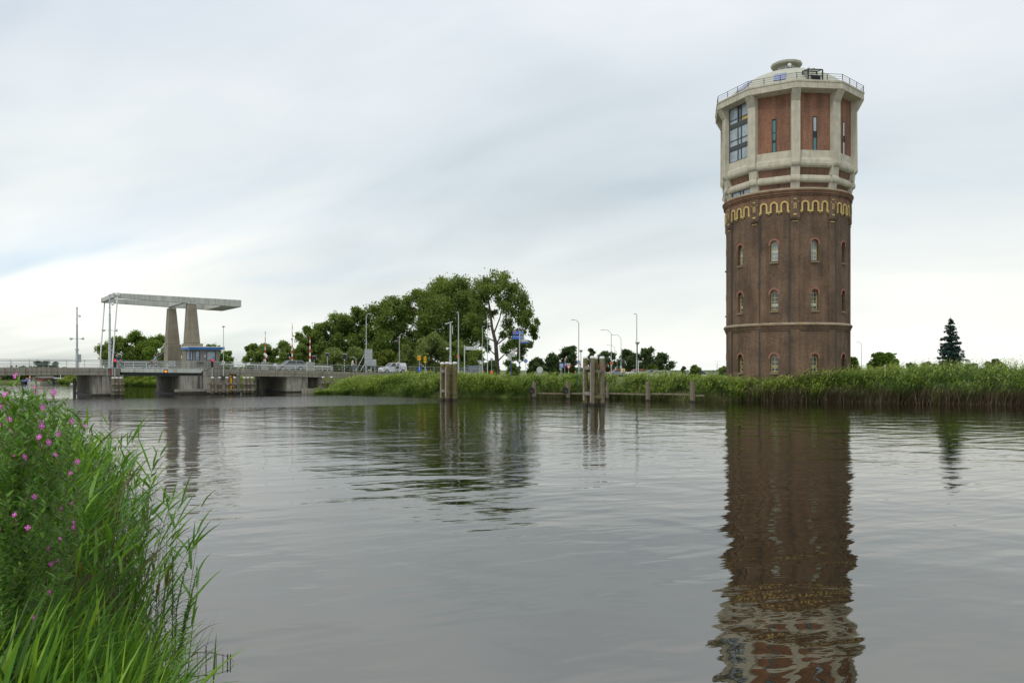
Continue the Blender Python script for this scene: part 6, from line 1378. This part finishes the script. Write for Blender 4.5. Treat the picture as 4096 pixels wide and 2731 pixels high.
d = 121; o = frame_at(2260.5, d, 'narrow blue arrow sign seen edge-on under a red bordered plate', 'sign', 'arrow_sign'); pole(o, 2260.5, d, 1432, x=2259.3); pl_(o, 2260.5, d, 2259.5, 2263.6, 1448, 1467.5, 'bluesign'); pl_(o, 2260.5, d, 2260.9, 2262.4, 1453, 1462, 'white', 'arrow', dy=-.085); tri(o, 2260.5, d, 2261.3, 1431.5, 1448, 2.6, [M['red'], M['white']])
d = 117; o = frame_at(2274.5, d, 'large red and white give way triangle with a white plate above', 'sign', 'yield_sign'); tri(o, 2274.5, d, 2274.5, 1459.5, 1479.5, 11, [M['red'], M['white']]); pl_(o, 2274.5, d, 2265, 2282, 1453, 1459, 'greyl', 'upper_plate'); pole(o, 2274.5, d, 1455)
d = 121; o = frame_at(2320, d, 'narrow give way triangle seen edge-on behind the bowl lamp', 'sign', 'yield_sign'); tri(o, 2320, d, 2320, 1454, 1471, 2.6, [M['red'], M['white']]); pole(o, 2320, d, 1455)
for px, py, d, lb in ((2301, 1486, 105, 'small orange ball light on the bank left of the green gate'), (2438, 1487, 110, 'small orange red ball light left of the red-roofed cars')):
    o = empty('ball_light', (gx(px, d), d, 1.6), 0, lb, 'light'); z = zl(o, py, d); MB().sphere((0, 0, z), 2.6 * d / F).build('globe', M['orange'], o); MB().tube((0, 0, 0), (0, 0, z - .05), .03).build('stem', M['steel'], o)
d = 132; o = frame_at(2392.5, d, 'small square red sign seen between the piles of the taller dolphin', 'sign', 'red_sign'); pl_(o, 2392.5, d, 2389, 2396, 1458, 1465, 'red'); pole(o, 2392.5, d, 1459)
d = 132; o = frame_at(2420, d, 'tall thin red board directly right of the taller dolphin', 'sign', 'red_board'); pl_(o, 2420, d, 2418.5, 2421.5, 1458, 1483, 'red'); pole(o, 2420, d, 1470)
d = 129; o = frame_at(2445, d - .5, 'orange red plate with dark marks on the curved lamp pole', 'sign', 'red_plate'); pl_(o, 2445, d, 2440.5, 2449, 1447, 1459, 'orange', dy=-.1); pl_(o, 2445, d, 2442, 2447.5, 1459, 1466, 'greyl', 'lower_plate', dy=-.1); MB().tube((.15, .0, zl(o, 1451, d)), (.15, -.03, zl(o, 1451, d)), .22, n=16).build('rear_disc', M['grey'], o); textmesh(':', .4, 'marks', M['dark'], o, (-.01, -.13, zl(o, 1452, d)), bold=.02)
d = 148; o = frame_at(2483, d, 'grey box fixed low on the middle curved lamp pole', 'cabinet', 'pole_box'); pl_(o, 2483, d, 2479, 2487, 1463.5, 1473.5, 'greyl', 'box', dy=-.2, th=.25); MB().box((0, -.05, zl(o, 1466, d)), (.3, .1, .05)).build('strap', M['steel'], o)
d = 140; o = frame_at(2492, d, 'yellow chevron board with a red arrow head pointing left, between the parked cars', 'sign', 'chevron_sign'); pl_(o, 2492, d, 2485, 2499, 1473.5, 1489, 'yel2'); pl_(o, 2492, d, 2487, 2497, 1475.2, 1487, 'white', 'centre', dy=-.085)
k = d / F; MB().path([((2496 - 2492) * k, -.11, zl(o, 1475.5, d)), ((2489 - 2492) * k, -.11, zl(o, 1481, d)), ((2496 - 2492) * k, -.11, zl(o, 1486.5, d))], .09, n=4).build('chevron', M['red'], o); pole(o, 2492, d, 1488)
d = 104; o = frame_at(2552, d, 'white finger sign pointing right beside the bowl lamp on the black pole', 'sign', 'finger_sign'); pole(o, 2552, d, 1443, .06, 'white', x=2553); pl_(o, 2552, d, 2553, 2568, 1443.5, 1447.5, 'white')
d = 95; q = MB().bb(gx(3538, d), gx(3543.5, d), d, d + .15, 1.5, HC + (YH - 1457.5) * d / F); o = q.build('marker_post', M['white']); tag(o, 'short white and orange marker post in front of the rounded green bush', 'post'); MB().bb(gx(3538, d) - .005, gx(3543.5, d) + .005, d - .01, d + .16, HC + (YH - 1463) * d / F, HC + (YH - 1459) * d / F).build('orange_band', M['orange'], o)
d = 92; q = MB().bb(gx(3888, d), gx(3913, d), d, d + 1.5, 1.2, HC + (YH - 1456) * d / F).prism([(gx(3887, d), HC + (YH - 1456) * d / F), (gx(3914, d), HC + (YH - 1456) * d / F), (gx(3900, d), HC + (YH - 1452) * d / F)], d - .1, d + 1.6); o = q.build('small_shed', M['steel_d']); tag(o, 'small dark shed top showing above the reeds right of the spruce', 'shed')
# black bar fence
fx0, fx1, fd = gx(2655, 116), gx(2908, 108), 0; o = empty('bar_fence', (fx0, 116, 0), math.atan2(108 - 116, fx1 - fx0), 'long black bar fence on the bank between the parked cars and the tower', 'fence'); Lf = math.hypot(fx1 - fx0, 8); npn = 5
zt = HC - .0
for k in range(npn):
    a, c = Lf * k / npn, Lf * (k + 1) / npn; q = MB(); n_ = 12
    for j in range(1, n_): x = a + (c - a) * j / n_; q.tube((x, 0, 1.8), (x, 0, zt), .016, n=4)
    q.tube((a, 0, zt - .15), (c, 0, zt - .15), .02, n=4).tube((a, 0, 2.1), (c, 0, 2.1), .02, n=4); q.build('fence_panel', M['steel_d'], o); MB().box((a, 0, (zt + .05 + 1.5) / 2), (.07, .07, zt - 1.45)).build('fence_post', M['steel_d'], o)
# pylon and power lines
d = 2400; x = gx(2869, d); o = empty('pylon', (x, d, 2), 0, 'distant lattice power pylon left of the water tower', 'pylon'); H = HC + (YH - 1440.5) * d / F - 2; q = MB()
for sx in (-1, 1):
    for sy in (-1, 1): q.tube((sx * 2.6, sy * 2.6, 0), (sx * .5, sy * .5, H * .55), .22, n=4).tube((sx * .5, sy * .5, H * .55), (0, 0, H), .16, n=4)
for i in range(6):
    z0, z1 = H * .55 * i / 6, H * .55 * (i + 1) / 6; w0, w1 = 2.6 - 2.1 * i / 6, 2.6 - 2.1 * (i + 1) / 6; q.tube((-w0, -w0, z0), (w1, -w1, z1), .13, n=3).tube((w0, -w0, z0), (-w1, -w1, z1), .13, n=3)
q.build('lattice_tower', M['grey'], o); q = MB()
for y_, hw_ in ((1444.5, 11), (1457.8, 11)):
    z = HC + (YH - y_) * d / F - 2; w_ = hw_ * d / F; q.tube((-w_, 0, z), (w_, 0, z), .2, n=4).tube((-w_, 0, z), (0, 0, z + 1.8), .12, n=3).tube((w_, 0, z), (0, 0, z + 1.8), .12, n=3)
q.build('cross_arms', M['grey'], o); q = MB(); w_ = 10 * d / F
for (xa, ya, sg_) in ((2690, 1467, -1), (2700, 1458, -1), (3060, 1462, 1), (3060, 1471, 1)):
    z = HC + (YH - (1458 if ya > 1464 else 1446)) * d / F - 2; q.path([(sg_ * w_, 0, z - .8), ((xa - 2869) * d / F * .5, 0, (z + zl(o, ya, d)) / 2 - 3.5), ((xa - 2869) * d / F, 0, zl(o, ya, d))], .14, n=3)
q.build('power_lines', M['grey'], o)

# ------------------------------------------------------------------ boats beyond the bridge
d = 184; k = d / F
def bx(px): return gx(px, d)
def bz(y): return HC + (YH - y) * d / F
o = empty('houseboat', (bx(146), d, 0), 0, 'small brick-coloured houseboat with a shallow grey gable seen under the bridge', 'houseboat'); X = lambda px: bx(px) - bx(146)
MB().bb(X(123), X(169), 0, 6, .5, bz(1512)).build('walls', plain('brick_boat_wall', (.22, .11, .075), .9), o); MB().prism([(X(120), bz(1512)), (X(172), bz(1512)), (X(146), bz(1504.5))], -.3, 6.3).build('roof', plain('boat_roof', (.13, .11, .10), .8), o)
f_ = MB().bb(X(130), X(138), -.06, 0, bz(1528), bz(1515.5)).build('door', M['white'], o); MB().bb(X(131), X(133.6), -.08, -.06, bz(1527), bz(1516.5)).bb(X(134.6), X(137), -.08, -.06, bz(1527), bz(1516.5)).build('pane', M['glass'], f_)
MB().bb(X(120), X(171), -1, 6.5, -.3, .5).build('hull', M['boxgrey'], o); MB().bb(X(121), X(123), -.2, 0, .5, bz(1505)).build('drainpipe', M['greyl'], o)
o = empty('barge', (bx(104), d, 0), 0, 'small black barge with a white red-roofed wheelhouse and a blue canopy', 'boat'); X = lambda px: bx(px) - bx(104)
MB().add([(X(80), 0, .6), (X(121), 0, .5), (X(118), .5, -.3), (X(84), .5, -.3), (X(80), 3, .6), (X(121), 3, .5), (X(118), 2.5, -.3), (X(84), 2.5, -.3)], [(0, 1, 2, 3), (4, 7, 6, 5), (0, 4, 5, 1), (1, 5, 6, 2), (2, 6, 7, 3), (3, 7, 4, 0)]).build('hull', M['dark'], o)
MB().bb(X(95), X(116), .8, 2.4, .5, bz(1512)).build('wheelhouse', M['white'], o); MB().bb(X(94), X(117), .6, 2.6, bz(1512), bz(1510.5)).build('roof', M['red'], o)
for px in (98, 102.5, 107, 111.5): MB().bb(X(px - 1.2), X(px + 1.2), .77, .8, bz(1519), bz(1514)).build('window', M['glass'], o)
MB().lathe([(13 * k, bz(1525)), (8 * k, bz(1520)), (.05, bz(1517.5))], n=16, c=(X(106), -.3)).build('canopy', M['bluedark'], o); MB().tube((X(106), -.3, .5), (X(106), -.3, bz(1519)), .03).build('canopy_pole', M['white'], o); MB().tube((X(104), 1.5, bz(1510)), (X(104), 1.5, bz(1502)), .1).build('mast', M['yel'], o)
o = empty('white_cruiser', (bx(198), d + 4, 0), 0, 'long low white boat right of the houseboat under the bridge', 'boat'); X = lambda px: bx(px) - bx(198)
MB().bb(X(170), X(226), 0, 3, -.2, bz(1520)).build('hull', M['steel_d'], o); MB().bb(X(171), X(227), .3, 2.8, bz(1516), bz(1510.5)).build('cabin_roof', M['greyl'], o); MB().bb(X(174), X(222), .5, 2.5, bz(1520), bz(1516)).build('cabin', M['glass'], o); MB().tube((X(189), 1.4, bz(1511)), (X(189), 1.4, bz(1498)), .07).build('mast', M['white'], o)
for (pa, pb, d_, lb, wz) in ((955, 1052, 117.5, 'low white motorboat behind the timber fender below the railway of piles', 0), (284, 302, 150, 'small white dinghy beside the lone mooring pile', 0)):
    lb = lb.replace(' below the railway of piles', ', its bow right of the dark pile'); x0, x1 = gx(pa, d_), gx(pb, d_); L_ = x1 - x0; o = empty('white_boat', ((x0 + x1) / 2, d_, 0), 0, lb, 'boat')
    vs = []
    for z, e, hw_ in ((-.1, .25, .4), (.38, 0, .8)):
        for t_ in (0, .5, 1): xx = -L_ / 2 + e + (L_ - 2 * e) * t_ if t_ < 1 else L_ / 2 - e * 2; w_ = hw_ * (.85 if t_ == 0 else (1 if t_ == .5 else .05)); vs += [(xx, -w_, z), (xx, w_, z)]
    MB().add(vs, [(0, 2, 8, 6), (2, 4, 10, 8), (1, 7, 9, 3), (3, 9, 11, 5), (0, 6, 7, 1), (4, 5, 11, 10), (6, 8, 9, 7), (8, 10, 11, 9), (0, 1, 3, 2), (2, 3, 5, 4)]).build('hull', M['white'] if L_ > 2 else M['grey'], o)
    MB().bb(-L_ * .3, L_ * .1, -.5, .5, .37, .7).build('cabin', M['greyl'], o)
# ------------------------------------------------------------------ foreground bank plants
FGR = leafmat('near_reed_leaf', [(0, (.16, .12, .05)), (.08, (.07, .12, .03)), (.35, (.07, .18, .028)), (.65, (.125, .28, .032)), (1, (.29, .47, .06))], .4, .45)
STEM = plain('green_stem', (.14, .17, .05), .6, var=.3)
HERB = leafmat('willowherb_leaf', [(0, (.035, .085, .015)), (.5, (.085, .20, .028)), (1, (.19, .36, .055))], .35, .5)
PINK = plain('pink_petal', (.62, .08, .46), .5, var=.2, scale=40)
def reed_stand(name, pos, H, n_leaf, sd, lw, LLr, tr, side=0.0, stalk=.006, lean0=.04):
    r = np.random.default_rng(sd); n_ = len(pos); z0 = np.maximum(hgt(pos[:, 0], pos[:, 1]), -.1) - .05; P3 = np.stack([pos[:, 0], pos[:, 1], z0], 1); out_ = []
    az = r.normal(side, 1.2, n_); lean = lean0 + .07 * r.random(n_); dr = .08 + .10 * r.random(n_)
    for tw in (0, np.pi / 2): out_.append(blades(P3, az, H, lean, dr, np.full(n_, stalk * 1.6), 5, np.clip(r.normal(.2, .16, n_), 0, 1), r, 1.0, np.full(n_, tw)))
    for k in range(n_leaf):
        f = .22 + .78 * (k + .5 * r.random(n_)) / n_leaf; th = lean + dr * f * .5; pr = P3 + np.stack([np.cos(az) * np.sin(th) * H * f, np.sin(az) * np.sin(th) * H * f, np.cos(th) * H * f], 1)
        la = side + r.normal(0, 1.05, n_) + (k % 2) * 1.2 - .6; LL = r.uniform(*LLr, n_) * (1.1 - .35 * f); dead = (r.random(n_) < .32 * (1 - f) + .02)
        out_.append(blades(pr, la, LL, .35 + .35 * r.random(n_), .35 + 1.0 * r.random(n_) * (1.1 - f * .5), lw * (.7 + .5 * r.random(n_)), 6, np.where(dead, .03, np.clip(r.uniform(*tr, n_) + .15 * f - .05, .1, 1)), r, .45, np.full(n_, np.pi / 2) + r.normal(0, .5, n_)))
    V, Q, T = merge(out_); return np_mesh(name, V, Q, FGR, None, T)
r = np.random.default_rng(71)
shl = [(-3.75, 6.3), (-4.45, 7.8), (-5.3, 9.4), (-6.3, 11.4), (-7.8, 14.0), (-10.4, 17)]
q_, s_, off = along(shl, 620, r, 0, 1)
off = r.uniform(-.3, 1.6, 620); P_ = np.array(shl)
inl = np.stack([q_[:, 0] - off * .9, q_[:, 1] - off * .25], 1); keep = (inl[:, 1] > 6.2) & (off > -.12)
tag(reed_stand('near_reeds', inl[keep], r.uniform(1.35, 2.15, keep.sum()) * np.where(r.random(keep.sum()) < .15, 1.12, 1), 9, 72, .034, (.30, .62), (.05, .78)), kind='stuff')
# thin dead stalks among them
m_ = 700; r = np.random.default_rng(73); q2, _, _ = along(shl, m_, r, 0, 1); o2 = r.uniform(-.3, 1.9, m_); q2[:, 0] -= o2 * .9; z2 = np.maximum(hgt(q2[:, 0], q2[:, 1]), -.1)
V, Q, T = blades(np.stack([q2[:, 0], q2[:, 1], z2], 1), r.random(m_) * 6.28, r.uniform(.8, 2.0, m_), .05 + .25 * r.random(m_), .1 + .4 * r.random(m_), np.full(m_, .006), 4, np.clip(r.normal(.6, .2, m_), 0, 1), r, 1.0)
tag(np_mesh('near_dry_stalks', V, Q, DRY, None, T), kind='stuff')
# broad bright grass at the very front
def wide_grass(name, n_, xr, dr_, L_, sd, lw, tr):
    r = np.random.default_rng(sd); d = r.uniform(*dr_, n_); px = r.uniform(*xr, n_); x = gx(px, d); z = hgt(x, d); k = (z > -.05); x, d, z = x[k], d[k], z[k]; m_ = len(x)
    V, Q, T = blades(np.stack([x, d, z - .04], 1), r.normal(.1, 1.1, m_), r.uniform(*L_, m_), .05 + .35 * r.random(m_), .15 + 1.5 * r.random(m_) ** 2, lw * (.6 + .8 * r.random(m_)), 8, np.clip(r.uniform(*tr, m_), 0, 1), r, .35, np.full(m_, np.pi / 2) + r.normal(0, .6, m_))
    return tag(np_mesh(name, V, Q, FGR, None, T), kind='stuff')
wide_grass('front_grass', 1500, (-250, 560), (3.5, 6.0), (.5, 1.15), 81, .040, (.10, 1.0))
wide_grass('under_grass', 1800, (-300, 560), (3.6, 9), (.3, .8), 82, .018, (.0, .55))
wide_grass('fringe_grass', 170, (500, 640), (5.6, 7.2), (.6, 1.0), 83, .022, (.4, .9))

# willowherb plants
def herb(seed, H, dense=1.0):
    r = np.random.default_rng(seed); o = empty('willowherb_plant'); q = MB(); pts = [Vector((0, 0, 0)), Vector((.03, 0, H * .4)), Vector((.02, .02, H * .75)), Vector((.05, 0, H))]
    q.path(pts, [.007, .006, .004, .002], n=5); P_, A, L_, ln_ = [], [], [], []
    def node(p, a, l_, le): P_.append(p); A.append(a); L_.append(l_); ln_.append(le)
    def curve(t): 
        t *= 3; i = min(2, int(t)); return pts[i].lerp(pts[i + 1], t - i)
    nn = int(H / .042)
    for i in range(int(nn * .15), nn):
        t = i / nn; p = curve(t); a = i * 1.57 + r.random() * .5
        for s in (0, math.pi): node(p, a + s, .135 * (1.15 - .5 * t), 1.0)
    tips = []
    for b in range(10):
        t = .38 + .58 * b / 10; p0 = curve(t); a = b * 2.4 + r.random(); Lb = (.40 * (1 - t) + .16) * r.uniform(.8, 1.2); e = p0 + Vector((math.cos(a) * Lb * .6, math.sin(a) * Lb * .6, Lb * .85)); q.path([p0, p0.lerp(e, .5) + Vector((math.cos(a), math.sin(a), 0)) * .02, e], [.004, .003, .0015], n=4); tips.append(e)
        m_ = max(4, int(Lb / .034))
        for i in range(1, m_ + 1):
            p = p0.lerp(e, i / m_)
            for s in (0, math.pi): node(p, i * 1.57 + s + r.random() * .6, .088 * (1.1 - .4 * i / m_), .95)
    q.build('stem', STEM, o); n_ = len(P_); P3 = np.array([tuple(p) for p in P_])
    V, Q, T = blades(P3, np.array(A), np.array(L_) * r.uniform(.8, 1.2, n_), np.array(ln_) * r.uniform(.7, 1.1, n_), r.uniform(.2, .8, n_), np.array(L_) * .30, 3, np.clip(r.normal(.5, .2, n_) + .2 * (P3[:, 2] / H - .5), 0, 1), r, .55)
    np_mesh('leaves', V, Q, HERB, o, T)
    tips.append(pts[-1]); r.shuffle(tips)
    for p in tips[:2]:
        p = Vector(p) + Vector((r.uniform(-.02, .02), r.uniform(-.03, .0), .03)); nrm = Vector((r.uniform(-.5, .7), -1, r.uniform(.1, .9))).normalized(); u = nrm.cross(Vector((0, 0, 1))).normalized(); v = nrm.cross(u); f = MB(); R_ = r.uniform(.015, .021); vs = [p]; fs = []
        for k in range(4):
            a0 = k * math.pi / 2
            for (da, rr, dz_) in ((-.62, .65, .1), (-.42, 1.0, .25), (0, .85, .2), (.42, 1.0, .25), (.62, .65, .1)): a = a0 + da; vs.append(p + (u * math.cos(a) + v * math.sin(a)) * R_ * rr + nrm * R_ * dz_)
            b = 1 + k * 5; fs += [(0, b, b + 1, b + 2), (0, b + 2, b + 3, b + 4)]
        f.add(vs, fs); fo = f.build('flower', PINK, o); MB().sphere(p + nrm * .004, .0035, n=6, k=4).build('flower_centre', M['white'], fo); MB().tube(p - nrm * .002, Vector(p) + Vector((0, 0, -.05)) - nrm * .01, .003, .002, n=5).build('flower_stalk', plain('pink_stalk', (.25, .10, .10)) if 'ps' not in M else M['ps'], fo)
    return o
M['ps'] = plain('pink_stalk', (.25, .10, .10))
protos = [herb(1, 1.75), herb(2, 1.6), herb(3, 1.85)]
used = [False] * 3
spots = [(-30, 4.4, 1560), (10, 4.9, 1575), (50, 5.3, 1570), (88, 5.0, 1555), (120, 5.6, 1565), (150, 6.0, 1590), (180, 5.8, 1610), (205, 6.3, 1625), (130, 4.9, 1650), (60, 4.6, 1640), (0, 4.3, 1650), (215, 6.0, 1700), (180, 5.4, 1730),
         (100, 4.6, 1740), (30, 4.4, 1740), (-50, 4.2, 1700), (150, 5.0, 1810), (90, 5.8, 1590), (20, 5.6, 1585), (-20, 5.2, 1600), (60, 4.4, 1830), (-10, 4.3, 1880), (30, 4.2, 1960), (75, 4.4, 2020), (-40, 4.1, 2000), (110, 4.7, 2110), (20, 4.1, 2120), (140, 5.0, 2180)]
r = np.random.default_rng(91)
for k, (px, d, yt) in enumerate(spots):
    j = k % 3
    if not used[j]: o = protos[j]; used[j] = True
    else: o = copy_tree(protos[j])
    x = gx(px, d); zt = HC + (YH - yt) * d / F; Hh = [1.75, 1.6, 1.85][j]; z0 = float(hgt(np.array([x]), np.array([d]))[0]); s_ = max(.55, (zt - z0) / Hh); o.scale = (min(.9, s_ * .8 + .1),) * 2 + (s_,)
    o.location = (x, d, z0); o.rotation_euler = (r.uniform(-.06, .06), r.uniform(-.02, .05), r.random() * .8 - .4 + (k % 2) * .9)
    low = yt > 1800
    tag(o, 'pink-flowered willowherb plant in the lower clump above the bright grass' if low else 'tall pink-flowered willowherb plant in the upper clump at the left edge', 'plant', 'lower willowherb clump' if low else 'upper willowherb clump')
# leafy loosestrife stalk leaning over the water
def leafy_stalk(label, pts, nb, sd, ll):
    r = np.random.default_rng(sd); base = pts[0]; o = empty('leafy_stalk', tuple(base), 0, label, 'plant'); pl = [Vector(p) - Vector(base) for p in pts]; MB().path(pl, list(np.linspace(.006, .002, len(pl))), n=5).build('stem', STEM, o); P_, A, L_ = [], [], []
    tot = 46
    for i in range(6, tot):
        t = i / tot * (len(pl) - 1); k = min(len(pl) - 2, int(t)); p = pl[k].lerp(pl[k + 1], t - k)
        for s in (0, math.pi): P_.append(tuple(p)); A.append(i * 1.57 + s + r.random() * .6); L_.append(ll * r.uniform(.7, 1.1) * (1.15 - .5 * i / tot))
    n_ = len(P_); V, Q, T = blades(np.array(P_), np.array(A), np.array(L_), r.uniform(.8, 1.2, n_), r.uniform(.1, .8, n_), np.array(L_) * .27, 4, np.clip(r.normal(.5, .2, n_), 0, 1), r, .6); np_mesh('leaves', V, Q, HERB, o, T); return o
for k, (pl_pts, lb) in enumerate([([(700, 2620, 6.9), (705, 2440, 6.8), (735, 2300, 6.8), (782, 2165, 6.8)], 'tallest leafy stalk leaning right over the water with narrow paired leaves'),
                        ([(690, 2640, 6.8), (690, 2420, 6.8), (690, 2300, 6.9), (688, 2205, 6.9)], 'upright leafy stalk left of the tallest leaning one'),
                        ([(715, 2650, 6.7), (745, 2480, 6.7), (765, 2380, 6.7), (790, 2275, 6.7)], 'leafy stalk arching out furthest to the right above the water'),
                        ([(705, 2660, 6.6), (725, 2560, 6.6), (738, 2500, 6.6), (742, 2440, 6.6)], 'shortest leafy stalk low at the water edge')]): leafy_stalk(lb, [at(*p) for p in pl_pts], 0, 100 + k, .085)
# individual reeds that stand clear of the mass
def single_reed(label, pts, leaves, sd, lw=.02):
    o = empty('reed_stalk', tuple(at(*pts[0])), 0, label, 'reed'); b0 = at(*pts[0]); pp_ = [at(*p) - b0 for p in pts]; MB().path(pp_, list(np.linspace(.0055, .0015, len(pp_))), n=5).build('stem', STEM, o)
    for (ax_, ay_, bx_, by_) in leaves:
        d = pts[-1][2]; a, b = at(ax_, ay_, d) - b0, at(bx_, by_, d) - b0; vs = []; n_ = 7; dv_ = (b - a); nr = Vector((-dv_.z, 0, dv_.x)).normalized() * .5 + Vector((0, -.5, .1))
        for i in range(n_ + 1):
            t = i / n_; p = a.lerp(b, t) + Vector((0, 0, .05 * dv_.length * math.sin(math.pi * t))); w_ = lw * (.35 + .65 * min(1, t / .25)) * (1 - max(0, t - .25) / .75) ** .8 / 2; vs += [p - nr * w_ * 1.4, p + nr * w_ * 1.4]
        V = np.array([tuple(v) for v in vs]); Q = np.array([(2 * i, 2 * i + 1, 2 * i + 3, 2 * i + 2) for i in range(n_)]); np_mesh('leaf', V, Q, FGR, o, np.full(len(V), .55 + .2 * math.sin(sd + ax_)))
single_reed('reed stalk reaching furthest right over the water with long pointed leaves', [(640, 2500, 7), (680, 2330, 7), (735, 2230, 7), (790, 2170, 7)], [(776, 2182, 888, 2088), (772, 2185, 780, 2080), (765, 2195, 848, 2075), (770, 2188, 678, 2190), (755, 2205, 690, 2130), (730, 2230, 640, 2160), (745, 2210, 800, 2115)], 1)
single_reed('reed stalk with upright leaves standing above the reed mass against the water', [(610, 2300, 8), (640, 2150, 8), (665, 2060, 8), (690, 1990, 8)], [(690, 1992, 708, 1925), (684, 2008, 632, 1930), (678, 2030, 610, 1985), (670, 2045, 745, 1985), (655, 2090, 600, 2030), (676, 2040, 655, 1960)], 2)
single_reed('tall reed with a steep pointed leaf left of the reed mass, reaching above it', [(300, 2150, 8.5), (330, 1950, 8.5), (345, 1800, 8.5), (350, 1700, 8.5)], [(350, 1702, 349, 1610), (347, 1760, 268, 1700), (349, 1790, 400, 1880), (345, 1820, 290, 1740), (350, 1740, 410, 1830)], 3, .026)
single_reed('reed at the right edge of the mass with leaves spread like a fan', [(560, 2250, 9), (585, 2060, 9), (600, 1930, 9), (612, 1860, 9)], [(612, 1862, 632, 1790), (606, 1890, 536, 1715), (600, 1920, 480, 1770), (610, 1880, 635, 1830), (596, 1950, 470, 1840), (604, 1905, 630, 1885)], 4, .026)
single_reed('lone green reed leaf rising from the water near the bottom edge', [(852, 2760, 7.7), (853, 2700, 7.7), (855, 2650, 7.7)], [(853, 2740, 866, 2524)], 5, .026)
# dead stem bent over the water
b0 = at(690, 2652, 8.4); b0.z = 0; o = empty('dead_reed_stem', tuple(b0), 0, 'thin dead reed stem bent over the calm water at the bottom edge', 'reed'); pts = [Vector((-.15, 0, .02)), Vector((0, .0, .10)), Vector((.2, .03, .135)), Vector((.42, .05, .12)), Vector((.6, .07, .07)), Vector((.645, .07, .01))]
MB().path(pts, [.005, .005, .004, .004, .003, .002], n=5).build('stem', plain('dead_stem', (.11, .06, .035), .7), o); q = MB()
for t_, w_ in ((.0, .003), (.12, .004), (.25, .004), (.34, .010), (.45, .006), (.52, .008), (.57, .012), (.6, .01)): q.box((t_, .04 + t_ * .06, (.10 if t_ < .4 else .05)), (w_, .002, .19 if t_ < .4 else .10))
q.build('dead_leaves', M['dark'], o)
